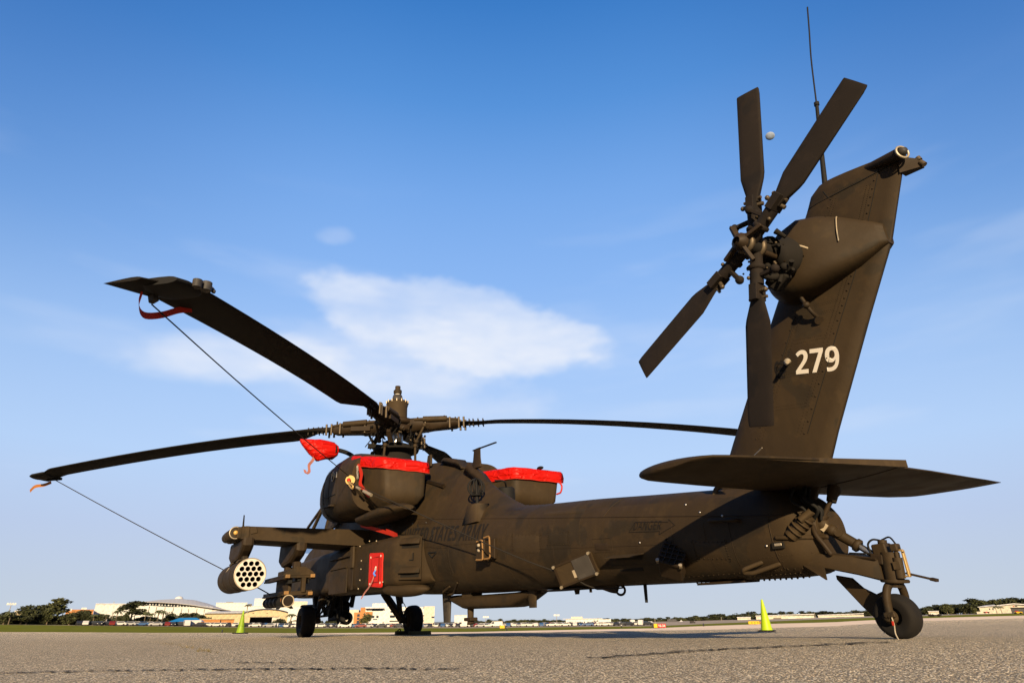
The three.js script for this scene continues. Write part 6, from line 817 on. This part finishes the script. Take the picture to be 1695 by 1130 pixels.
  s = site('dark_container', 'dark grey open fronted container at the right edge', 'container', 1675, 1710, 1015.5, 1005, 300); s.slab('container_body', 1676, 1710, 1016, 1005.6, -0.4, -6, BM.roofg); s.slab('container_roof', 1675, 1711, 1005.6, 1005, 0.2, -6.4, BM.dark);
  s = site('yellow_tractor', 'yellow airport tractor in front of the dark container', 'tractor', 1679, 1695, 1015.8, 1010, 280); s.slab('body', 1684, 1694, 1014.6, 1012, 1, -1, BM.yellow); s.slab('bonnet', 1680, 1684, 1014.8, 1013, 0.9, -0.9, BM.yellow); s.slab('boom_arm', 1682, 1688, 1011.6, 1010.6, 0.2, -0.2, BM.signred); for (const p of [1682, 1691]) mk('wheel', cyl([s.x(p), s.y(1015.2), 1.1], [s.x(p), s.y(1015.2), 0.7], 0.4), MT.tyre, s.g);
  s = site('white_pillar', 'slim white tank at the foot of the right hand trees', 'tank', 1613, 1617, 1014, 1006.3, 360); mk('tank', lathe([0, 0, 0], [0, s.h, 0], [[s.w / 2, 0], [s.w / 2, 0.94], [s.w * 0.4, 1], [0, 1]], 16), BM.white, s.g);
}
// poles and masts
for (const [px, pb, pt, r, l] of [[8, 1033, 1000, 330, 'tall floodlight mast at the extreme left edge'], [61, 1033, 1000, 290, 'pale leaning pole in front of the left trees'], [92, 1032, 1008, 290, 'pale pole beside the tallest left tree'], [99, 1032, 1005, 290, 'wooden pole just right of the tallest left tree'], [182, 1034.5, 1015, 280, 'thin white pole in front of the white hall'], [219, 1034.5, 1012, 280, 'pale post in front of the pine left of the arena'], [804, 1036, 1021.5, 350, 'floodlight mast above the low white shed'], [922, 1036, 1018.5, 350, 'floodlight mast left of the pale offices'], [1085, 1034, 1024, 330, 'thin white post above the red runway sign'], [1195.5, 1031, 1021, 400, 'thin pole among the trees right of the dark lorry'], [1351.5, 1029, 1014, 380, 'pole between the two cream hangars'], [1651, 1014.5, 1005, 340, 'short dark pole by the cream gabled building']]) {
  const s = site('light_pole', l, 'pole', px - 0.5, px + 0.5, pb, pt, r), lean = px === 61 ? 1.1 : 0; mk('pole_shaft', cyl([0, -0.5, 0], [lean, s.h, 0], 0.16, 0.10, 8), BM.pole, s.g);
  if ([8, 804, 922].includes(px)) { mk('lamp_head', [box(3.0, 0.4, 0.5, [lean, s.h, 0]), ...[-1.2, -0.4, 0.4, 1.2].map(k => box(0.55, 0.5, 0.3, [lean + k, s.h + 0.35, 0.1]))], BM.white, s.g); } else mk('pole_cap', cyl([lean, s.h, 0], [lean, s.h + 0.15, 0], 0.13, 0.05, 8), BM.pole, s.g);
}
// signs and lights on the grass
{
  const onGrass = (px, py, pt, wpx) => { const q = ground(px, py), h = Math.max(0.3, CAM.y + q.r * ray(px, pt).tan - q.p.y), w = wpx / 1002.5 * q.r * 0.91; return { q, h, w }; };
  const t = onGrass(1091, 1039.4, 1033.4, 22), g = thing('runway_sign', 'low runway sign, black, yellow and red with white figures', 'sign', t.q.p); g.rotation.y = -t.q.az - Math.PI / 2; const W = t.w, H = t.h;
  mk('sign_panel', box(W * 0.14, H * 0.86, 0.25, [-W * 0.43, H * 0.55, 0], [0, 0, 0], 0.02), BM.dark, g); mk('sign_panel', box(W * 0.26, H * 0.86, 0.25, [-W * 0.225, H * 0.55, 0], [0, 0, 0], 0.02), BM.yellow, g); mk('sign_panel', box(W * 0.60, H * 0.86, 0.25, [W * 0.21, H * 0.55, 0], [0, 0, 0], 0.02), BM.signred, g);
  const tx = letters('16-34', H * 0.5, 'bold', 1), k = W * 0.5 / widthOf(tx); mk('lettering', lay(tx, (x, y) => [-W * 0.04 + x * k, H * 0.30 + y, 0.135]), BM.signwhite, g); for (const a of [-0.35, 0, 0.35]) mk('sign_leg', cyl([a * W, -0.1, 0], [a * W, H * 0.14, 0], 0.03), BM.dark, g);
  const y1 = onGrass(832, 1040.3, 1034.8, 10), a = thing('yellow_sign', 'small bright yellow sign on the grass under the belly', 'sign', y1.q.p); a.rotation.y = -y1.q.az - Math.PI / 2; mk('sign_panel', box(y1.w * 0.8, y1.h * 0.85, 0.2, [-y1.w * 0.08, y1.h * 0.56, 0], [0, 0, 0], 0.02), BM.yellow, a); mk('sign_end', box(y1.w * 0.16, y1.h * 0.85, 0.5, [y1.w * 0.42, y1.h * 0.56, -0.1], [0, 0, 0], 0.02), BM.dark, a); mk('sign_leg', cyl([0, -0.1, 0], [0, y1.h * 0.2, 0], 0.04), BM.dark, a);
  const y2 = onGrass(1250, 1033.6, 1028.4, 18), b = thing('yellow_sign', 'wide yellow sign on the grass just behind the bright cone', 'sign', y2.q.p); b.rotation.y = -y2.q.az - Math.PI / 2; mk('sign_panel', box(y2.w * 0.9, y2.h * 0.85, 0.2, [-y2.w * 0.06, y2.h * 0.56, 0], [0, 0, 0], 0.02), BM.yellow, b); for (const q of [-0.22, 0.02, 0.26]) mk('sign_mark', box(y2.w * 0.06, y2.h * 0.32, 0.02, [q * y2.w, y2.h * 0.56, 0.11]), BM.dark, b); mk('sign_panel', box(y2.w * 0.2, y2.h * 0.8, 0.2, [y2.w * 0.52, y2.h * 0.54, -0.1], [0, 0, 0], 0.02), BM.brick, b); mk('sign_leg', cyl([0, -0.1, 0], [0, y2.h * 0.2, 0], 0.04), BM.dark, b);
  for (const [px, py, l] of [[1165, 1036.3, 'small dark taxiway light left of the bright cone'], [839, 1043.6, 'small dark taxiway light below the yellow sign'], [367, 1047, 'small dark taxiway light on the grass left of the old cone'], [1029, 1038.6, 'pale edge light on the grass under the boom']]) { const q = ground(px, py), e = thing('taxiway_light', l, 'light fitting', q.p), k = q.r / 60; mk('light_base', cyl([0, 0, 0], [0, 0.16 * k, 0], 0.06 * k, 0.05 * k, 10), BM.dark, e); mk('light_dome', sph([0, 0.18 * k, 0], 0.055 * k, 10), px === 1029 ? BM.signwhite : BM.pane, e); }
}
// trees
const leafM = [[0.040, 0.046, 0.012], [0.030, 0.036, 0.010], [0.052, 0.056, 0.014], [0.024, 0.030, 0.012]].map(c => new THREE.MeshPhysicalMaterial({ color: new THREE.Color().setRGB(...c), roughness: 0.85, side: THREE.DoubleSide, vertexColors: true }));
const barkM = wallM(0.10, 0.078, 0.052);
function leaves(spots, size, seed) { // small leaf clumps: bent triangles around each spot
  const R = rng(seed), pos = [], colr = []; for (const [x, y, z, s = 1] of spots) { const tone = 0.55 + 0.9 * R(); for (let k = 0; k < 4; k++) { const a = R() * 6.28, b = (R() - 0.5) * 2.4, d = V(Math.cos(a) * Math.cos(b), Math.sin(b), Math.sin(a) * Math.cos(b)), e = V(-Math.sin(a), (R() - 0.5), Math.cos(a)).normalize(), q = size * s * (0.6 + 0.8 * R()), c = V(x, y, z).addScaledVector(d, q * 0.4 * R()); const p = [c.clone().addScaledVector(d, q * 0.6), c.clone().addScaledVector(e, q * 0.35).addScaledVector(d, -q * 0.2), c.clone().addScaledVector(e, -q * 0.4).addScaledVector(d, -q * 0.15)]; p.forEach(v => { pos.push(v.x, v.y, v.z); colr.push(tone, tone, tone * 0.9); }); } }
  const g = new THREE.BufferGeometry(); g.setAttribute('position', new THREE.Float32BufferAttribute(pos, 3)); g.setAttribute('color', new THREE.Float32BufferAttribute(colr, 3)); g.computeVertexNormals(); g.setAttribute('uv', new THREE.Float32BufferAttribute(new Float32Array(pos.length / 3 * 2), 2)); return g;
}
function crownSpots(kind, n, seed) { // unit tree: height 1, foot at 0
  const R = rng(seed), o = [], C = [];
  const put = (cx, cy, cz, rx, ry, rz, m) => { for (let i = 0; i < m; i++) { const a = R() * 6.28, b = Math.acos(2 * R() - 1), q = 0.55 + 0.45 * R() ** 0.5; o.push([cx + rx * q * Math.sin(b) * Math.cos(a), cy + ry * q * Math.cos(b), cz + rz * q * Math.sin(b) * Math.sin(a)]); } };
  if (kind === 'oak') { for (let i = 0; i < 11; i++) { const a = R() * 6.28, d = 0.30 * R() ** 0.6, y = 0.42 + 0.42 * R(); C.push([d * Math.cos(a), y, d * Math.sin(a), 0.13 + 0.10 * R()]); } C.push([0, 0.80, 0, 0.18]); for (const [x, y, z, r] of C) put(x, y, z, r * 1.15, r * 0.85, r * 1.15, n / 12); }
  if (kind === 'pine') { for (let i = 0; i < 9; i++) { const y = 0.52 + 0.46 * (i / 8), a = R() * 6.28, d = 0.16 * (1.1 - i / 9); C.push([d * Math.cos(a), y, d * Math.sin(a), 0.085 + 0.05 * R()]); } for (const [x, y, z, r] of C) put(x, y, z, r * 1.5, r * 0.7, r * 1.5, n / 9); }
  if (kind === 'round') { for (let i = 0; i < 10; i++) { const a = R() * 6.28, d = 0.24 * R(), y = 0.32 + 0.45 * R(); C.push([d * Math.cos(a), y, d * Math.sin(a), 0.17 + 0.08 * R()]); } for (const [x, y, z, r] of C) put(x, y, z, r, r, r, n / 10); }
  return { o, C };
}
const protos = {};
function proto(kind, seed) {
  const k = kind + seed; if (protos[k]) return protos[k];
  if (kind === 'palm') {
    const R = rng(seed), fr = []; for (let i = 0; i < 22; i++) { const a = i / 22 * 6.28 + R() * 0.3, up = 0.25 + 0.6 * R(), L = 0.26 + 0.06 * R(), b = V(Math.cos(a), 0, Math.sin(a)), s = V(-b.z, 0, b.x), r = []; for (let j = 0; j <= 5; j++) { const t = j / 5, w = 0.030 * Math.sin(Math.PI * (0.15 + 0.8 * t)); const c = V(0, 0.84, 0).addScaledVector(b, L * t * (0.75 + 0.25 * (1 - up))).add(V(0, up * L * t * 1.0 - 0.32 * t * t, 0)); r.push([c.clone().addScaledVector(s, w).add(V(0, -w * 0.5, 0)), c.clone().add(V(0, w * 0.3, 0)), c.clone().addScaledVector(s, -w).add(V(0, -w * 0.5, 0))]); } const g = loft(r, false, false, false)[0]; g.setAttribute('color', new THREE.Float32BufferAttribute(new Float32Array(g.attributes.position.count * 3).fill(0.7 + 0.6 * R()), 3)); fr.push(g); }
    return protos[k] = { crown: mergeGeometries(fr), trunk: geo([tube([[0, -0.03, 0], [0.01, 0.4, 0], [0, 0.84, 0]], 0.022, 8), sph([0, 0.84, 0], 0.04, 8)]) };
  }
  const n = { oak: 620, pine: 460, round: 560 }[kind], { o, C } = crownSpots(kind, n, seed), R = rng(seed + 9), tr = [cyl([0, -0.03, 0], [0.01, kind === 'pine' ? 0.9 : 0.55, 0], kind === 'pine' ? 0.022 : 0.035, 0.010, 8)];
  C.slice(0, 7).forEach(([x, y, z]) => tr.push(cyl([0.005, Math.min(y * 0.72, 0.8), 0], [x * 0.8, y, z * 0.8], 0.012, 0.004, 6)));
  return protos[k] = { crown: leaves(o, kind === 'pine' ? 0.070 : 0.092, seed + 3), trunk: geo(tr) };
}
function tree(kind, px, pb, pt, wpx, r, label, group, mi = 0, seed = 1) {
  const b = P(px, pb + 1.2, r), h = P(px, pt, r).y - b.y, w = wpx / 1002.5 * r * 0.92, q = proto(kind, seed), base = { oak: 0.78, pine: 0.5, round: 0.74, palm: 0.5 }[kind], g = thing({ oak: 'oak_tree', pine: 'pine_tree', round: 'broadleaf_tree', palm: 'palm_tree' }[kind], label, kind === 'palm' ? 'palm' : 'tree', b, group);
  const c = new THREE.Mesh(q.crown, leafM[mi]), t = new THREE.Mesh(q.trunk, barkM); c.name = 'crown'; t.name = 'trunk'; g.add(c, t); [c, t].forEach(m => m.castShadow = m.receiveShadow = true);
  g.scale.set(w / base, h, w / base); g.rotation.y = seed * 1.7 + px; return g;
}
{
  const T = [ // [kind, px, base, top, width, distance, material, seed, label or group]
    ['round', 4, 1034, 1008, 22, 280, 1, 1, 'dark bushy tree at the extreme left edge'], ['palm', 12, 1034, 1010, 15, 275, 0, 2, 'palm in front of the small tan house'], ['oak', 42, 1033, 1000.5, 26, 285, 1, 3, 'dark oak right of the small tan house'], ['oak', 62, 1033, 998.5, 34, 290, 1, 4, 'broad dark oak behind the leaning pole'], ['oak', 33, 1033, 1016, 22, 280, 0, 1, 'low oak in front of the small tan house'], ['round', 76, 1033, 1004, 22, 286, 0, 2, 'round tree between the leaning pole and the tallest tree'], ['pine', 90, 1032, 992.5, 32, 292, 2, 5, 'tallest, lighter green tree of the left clump'], ['round', 113, 1033, 1012, 24, 282, 0, 1, 'low round tree in front of the brick building'], ['oak', 128, 1033, 1009, 30, 285, 1, 2, 'wide dark tree in front of the brick building'], ['round', 141, 1033, 1011, 18, 283, 1, 5, 'dark tree between the brick building and the white hall'], ['palm', 152, 1034, 1014, 14, 275, 0, 3, 'palm at the left corner of the white hall'], ['round', 163, 1034.5, 1013, 18, 276, 0, 4, 'small tree in front of the white hall, left one'], ['palm', 172, 1034.5, 1014, 12, 275, 1, 1, 'palm in front of the middle of the white hall'], ['palm', 189, 1034.5, 1006.5, 13, 275, 1, 5, 'tall slim palm in front of the white hall'], ['pine', 214, 1034.5, 996.5, 36, 278, 1, 6, 'big dark pine between the white hall and the arena'], ['round', 204, 1034.5, 1012, 14, 276, 1, 2, 'dark shrub tree at the foot of the big pine'], ['palm', 237, 1034.5, 1009, 13, 275, 1, 4, 'palm in front of the arena, leftmost'], ['palm', 246, 1034.5, 1012, 12, 276, 0, 2, 'palm in front of the arena, second from the left'], ['palm', 258, 1034.5, 1006, 14, 277, 1, 3, 'tallest palm in front of the arena'], ['palm', 266, 1034.5, 1007.5, 12, 275, 1, 1, 'palm just right of the tallest arena palm'], ['round', 277, 1034.5, 1012, 20, 283, 1, 3, 'dark tree left of the blue canopy'], ['round', 252, 1034.5, 1019, 26, 280, 1, 4, 'low dark bush tree under the arena palms'], ['oak', 300, 1033, 1013, 24, 300, 1, 1, 'dark tree behind the blue canopy, left one'], ['oak', 318, 1033, 1013.5, 28, 300, 1, 2, 'dark tree behind the blue canopy, right one'], ['round', 331, 1033, 1015.5, 14, 300, 0, 5, 'small tree touching the hangar side'], ['palm', 480, 1036, 1013, 19, 285, 0, 1, 'palm right of the arched hangar'], ['palm', 408, 1012, 998.5, 11, 440, 0, 2, 'palm top showing above the hangar roof'], ['round', 604, 1036.5, 1013.5, 21, 300, 2, 3, 'dense green palm clump by the orange stair tower'], ['round', 543, 1037, 1025, 15, 295, 0, 2, 'small tree seen beneath the gun'], ['round', 1252, 1031, 1012, 10, 420, 1, 1, 'round dark tree left of the cone tip']];
  for (const [k, px, b, t, w, r, m, s, l] of T) tree(k, px, b, t, w, r, l, null, m, s);
  const R = rng(2024), ord = i => ['first', 'second', 'third', 'fourth', 'fifth', 'sixth', 'seventh', 'eighth', 'ninth', 'tenth', 'eleventh', 'twelfth'][i] ?? `${i + 1}${[, 'st', 'nd', 'rd'][(i + 1) % 10] && (i + 1 < 11 || i + 1 > 13) ? [, 'st', 'nd', 'rd'][(i + 1) % 10] : 'th'}`, row = (n, x0, x1, base, top, jit, r, kinds, label, group, w0 = 11) => { for (let i = 0; i < n; i++) { const px = lerp(x0, x1, (i + 0.5) / n) + (R() - 0.5) * 0.8 * (x1 - x0) / n, kk = kinds[Math.floor(R() * kinds.length)]; tree(kk, px, base(px), top(px) + (R() - 0.4) * jit, w0 * (0.8 + 0.7 * R()), r * (0.95 + 0.12 * R()), `${label}, ${ord(i)} from the left`, group, [0, 1, 1, 3, 2][Math.floor(R() * 5)], 1 + Math.floor(R() * 5)); } };
  row(24, 782, 936, x => 1035 - (x - 782) * 0.01, x => 1025.5 - (x - 782) * 0.008, 3, 540, ['oak', 'round', 'oak', 'pine'], 'dark tree in the row behind the cars under the belly', 'trees behind the car park under the belly');
  row(18, 990, 1075, x => 1034.5, x => 1022.5 + Math.max(0, x - 1050) * 0.08, 4, 500, ['oak', 'round', 'pine'], 'dark tree in the row right of the pale offices', 'trees right of the pale offices');
  row(26, 1066, 1150, x => 1033.5, x => 1023 - (x - 1066) * 0.01, 4, 520, ['oak', 'round', 'pine'], 'dark tree in the row behind the runway sign', 'trees behind the runway sign');
  row(26, 1148, 1258, x => 1032 - (x - 1148) * 0.01, x => 1020 - (x - 1148) * 0.055, 5, 480, ['oak', 'pine', 'round'], 'dark tree in the taller row left of the cone', 'trees left of the bright cone', 14);
  row(20, 1262, 1445, x => 1027 - (x - 1262) * 0.035, x => 1014.5 - (x - 1262) * 0.03, 3, 520, ['oak', 'round', 'pine'], 'dark tree behind the cream hangars', 'trees behind the cream hangars', 14);
  row(28, 1535, 1652, x => 1017 - (x - 1535) * 0.02, x => 999 + Math.max(0, 1560 - x) * 0.2 + Math.max(0, x - 1620) * 0.12, 4, 430, ['oak', 'round', 'oak'], 'tree in the dense wood right of the tail wheel', 'trees in the wood right of the tail wheel', 18);
  row(16, 1610, 1745, x => 1012, x => 993 - (x - 1610) * 0.03, 5, 460, ['pine', 'oak'], 'tall tree behind the cream buildings at the right', 'tall trees at the right edge', 20);
  for (const [px, l] of [[1576, 'yellowish tree in front of the dense wood'], [1614, 'yellow green palm like tree beside the white tank']]) tree('round', px, 1016, 1004, 9, 350, l, null, 2, 3);
  for (const [px, l] of [[1652, 'small palm by the dark pole, left one'], [1660, 'small palm by the dark pole, right one']]) tree('palm', px, 1015, 1002, 8, 350, l, null, 0, 2);
}
{ // clipped shrubs along the foot of the left hand trees
  const R = rng(77), q = proto('round', 4), im = new THREE.InstancedMesh(q.crown, leafM[1], 120); for (let i = 0; i < 120; i++) { const px = i < 96 ? lerp(-20, 345, (i + R()) / 96) : lerp(455, 560, R()), r = 287 + R() * 8, b = P(px, px < 400 ? 1034.5 : 1038, r), h = 2.2 + 2.6 * R(); im.setMatrixAt(i, M4([b.x, b.y - 0.9, b.z], [0, R() * 6.28, 0], [h * 1.6, h, h * 1.6])); im.setColorAt(i, new THREE.Color().setScalar(0.7 + 0.5 * R())); }
  im.name = 'shrub_row'; im.castShadow = im.receiveShadow = true; scene.add(im); tag(im, 'dark low shrubs growing together along the foot of the left trees', 'shrubs', null, 'stuff');
}
{ // the far wood behind the separate trees reads as one mass
  const R = rng(31), q = proto('round', 2), n = 190, im = new THREE.InstancedMesh(q.crown, leafM[3], n), tops = [[760, 1027.5], [940, 1026], [1000, 1026], [1080, 1026], [1150, 1023], [1200, 1019], [1260, 1016.5], [1340, 1015.5], [1440, 1012.5], [1540, 1004], [1580, 1000], [1640, 1002], [1700, 996], [1790, 990]];
  for (let i = 0; i < n; i++) { const px = lerp(765, 1785, (i + R()) / n); let k = 0; while (k < tops.length - 2 && px > tops[k + 1][0]) k++; const pt = lerp(tops[k][1], tops[k + 1][1], (px - tops[k][0]) / (tops[k + 1][0] - tops[k][0])) + R() * 2.2, r = 600 + R() * 50, pb = lerp(1037, 1013, (px - 765) / 1020), b = P(px, pb, r), h = P(px, pt, r).y - b.y, w = h * (1.5 + R()); im.setMatrixAt(i, M4(b.toArray(), [0, R() * 6.28, 0], [w, h * 1.15, w])); im.setColorAt(i, new THREE.Color().setScalar(0.8 + 0.5 * R())); }
  im.name = 'distant_wood'; im.castShadow = im.receiveShadow = true; scene.add(im); tag(im, 'dark distant wood along the horizon behind the hangars and cars', 'wood', null, 'stuff');
}
// parked cars: one model, cloned
{
  const paint = { white: dark(0.30, 0.295, 0.285, { roughness: 0.3 }), silver: dark(0.17, 0.172, 0.18, { roughness: 0.3 }), dark: dark(0.014, 0.015, 0.02, { roughness: 0.25 }), red: dark(0.09, 0.012, 0.010, { roughness: 0.3 }), blue: dark(0.02, 0.05, 0.12, { roughness: 0.3 }) };
  const body = m => { const g = new THREE.Group(); mk('body', prism([[-2.2, 0.28], [2.2, 0.28], [2.25, 0.55], [2.1, 0.82], [1.0, 0.92], [0.45, 1.38], [-1.15, 1.42], [-1.85, 0.95], [-2.22, 0.86]], 1.75, null, 0.08), m, g); mk('side_window', [prism([[0.85, 0.95], [0.40, 1.30], [-1.1, 1.34], [-1.55, 0.97]], 1.79)], BM.pane, g); mk('windscreen', beam([1.02, 0.95, 0], [0.50, 1.36, 0], 1.4, 0.03, V(1, 1, 0)), BM.pane, g); for (const a of [-1.35, 1.35]) for (const z of [-0.82, 0.82]) mk('wheel', cyl([a, 0.31, z - 0.1], [a, 0.31, z + 0.1], 0.31, 0.31, 14), MT.tyre, g); for (const z of [-0.6, 0.6]) mk('headlight', box(0.05, 0.12, 0.3, [2.22, 0.66, z]), BM.signwhite, g); return g; };
  const models = Object.fromEntries(Object.entries(paint).map(([k, m]) => [k, body(m)])), van = (() => { const g = new THREE.Group(); mk('body', prism([[-2.6, 0.3], [2.5, 0.3], [2.55, 0.9], [2.3, 1.15], [1.7, 2.05], [-2.6, 2.1]], 1.9, null, 0.08), paint.white, g); mk('side_window', prism([[2.05, 1.2], [1.62, 1.85], [0.8, 1.85], [0.8, 1.2]], 1.94), BM.pane, g); for (const a of [-1.6, 1.6]) for (const z of [-0.9, 0.9]) mk('wheel', cyl([a, 0.34, z - 0.1], [a, 0.34, z + 0.1], 0.34, 0.34, 14), MT.tyre, g); return g; })();
  const R = rng(99), keys = ['white', 'white', 'white', 'silver', 'white', 'dark', 'silver', 'white', 'dark', 'red', 'blue'];
  const zoneOf = px => px < 275 ? ['in front of the white hall and arena', 'left'] : px < 490 ? ['in front of the hangar', 'hangar'] : px < 780 ? ['in front of the office block', 'office'] : px < 1000 ? ['in front of the trees under the belly', 'belly'] : ['left of the runway sign', 'sign'];
  const ordc = { front: 0, back: 0 }, nth = i => `${i}${i % 10 === 1 && i !== 11 ? 'st' : i % 10 === 2 && i !== 12 ? 'nd' : i % 10 === 3 && i !== 13 ? 'rd' : 'th'}`;
  const place = (k, px, r, turn) => { const az = ray(px, 1033).az, p = V(CAM.x + r * Math.cos(az), gy(az, r), CAM.z + r * Math.sin(az)), g = (k === 'van' ? van : models[k]).clone(), z = zoneOf(px), n = k === 'van' ? 'white van' : k + ' car'; g.name = numbered(k === 'van' ? 'parked_van' : 'parked_car'); g.position.copy(p); g.rotation.y = -az + turn; scene.add(g); const rw = r < 279 ? 'front' : 'back'; tag(g, `${n}, ${nth(++ordc[rw])} from the left in the ${rw} row of parked vehicles`, k === 'van' ? 'van' : 'car', `${n}s parked ${z[0]}`); };
  for (let px = 130; px < 1075; px += 7.2 + R() * 5.5) { const k = R() < 0.07 ? 'van' : keys[Math.floor(R() * keys.length)]; place(k, px, 266 + R() * 4 + (px > 700 ? 6 : 0), (R() < 0.55 ? Math.PI / 2 : R() < 0.5 ? 0 : Math.PI) + (R() - 0.5) * 0.25); if (R() < 0.75) place(R() < 0.06 ? 'van' : keys[Math.floor(R() * keys.length)], px + 4 + R() * 3, 282 + R() * 5, (R() < 0.5 ? 0 : Math.PI) + (R() - 0.5) * 0.25); }
  const s = site('dark_lorry', 'dark box lorry parked between the tents and the taller trees', 'lorry', 1142, 1152, 1033.4, 1027, 300); s.slab('box_body', 1142.4, 1149.6, 1032.4, 1027.4, 1, -1.4, BM.dark); s.slab('cab', 1149.8, 1151.8, 1032.6, 1029, 1, -1.2, BM.dark); for (const p of [1144, 1150.5]) mk('wheel', cyl([s.x(p), 0.4, 1.1], [s.x(p), 0.4, 0.7], 0.42), MT.tyre, s.g);
  const t = site('flat_trailer', 'low dark trailer on the grass edge right of the tail wheel', 'trailer', 1537, 1560, 1020.4, 1016.5, 200); t.slab('trailer_bed', 1537, 1560, 1019.6, 1017, 1, -1.4, BM.dark); t.slab('headboard', 1558.5, 1560, 1017, 1016, 1, -1.4, BM.dark); for (const p of [1541, 1545, 1555]) mk('wheel', cyl([t.x(p), 0.3, 1.1], [t.x(p), 0.3, 0.8], 0.34), MT.tyre, t.g);
  const e = site('red_cart', 'small red cart in front of the cream gabled building', 'cart', 1628, 1640, 1014.8, 1011.6, 300); e.slab('cart_body', 1629, 1639, 1014, 1012.2, 0.6, -0.6, BM.signred); for (const p of [1631, 1637]) mk('wheel', cyl([e.x(p), 0.25, 0.7], [e.x(p), 0.25, 0.5], 0.28), MT.tyre, e.g);
}
// the moon, lit by the same sun
{
  const q = new THREE.Vector3((1275 - 847.5) / 1002.5, -(225 - 565) / 1002.5, -1).applyQuaternion(camera.quaternion).normalize(), g = new THREE.SphereGeometry(16.5, 40, 28);
  const m = mk('moon', g, dark(0.185, 0.225, 0.30, { roughness: 1, specularIntensity: 0, map: tex(256, (u, v) => { const s = 0.72 + 0.5 * (fbm(u * 6, v * 6, 4, 91, 6) - 0.4); return [s, s, s]; }, false, 0.03) }), scene); m.position.copy(CAM).addScaledVector(q, 2600); const up = V(0.25, 1, 0.1).addScaledVector(q, -V(0.25, 1, 0.1).dot(q)).normalize(), f = q.clone().negate(); m.quaternion.setFromRotationMatrix(new THREE.Matrix4().makeBasis(V().crossVectors(up, f), up, f)); m.scale.set(1, 0.9, 0.4); tag(m, 'pale gibbous moon in the blue sky between two tail rotor blades', 'moon');
}
renderer.render(scene, camera);
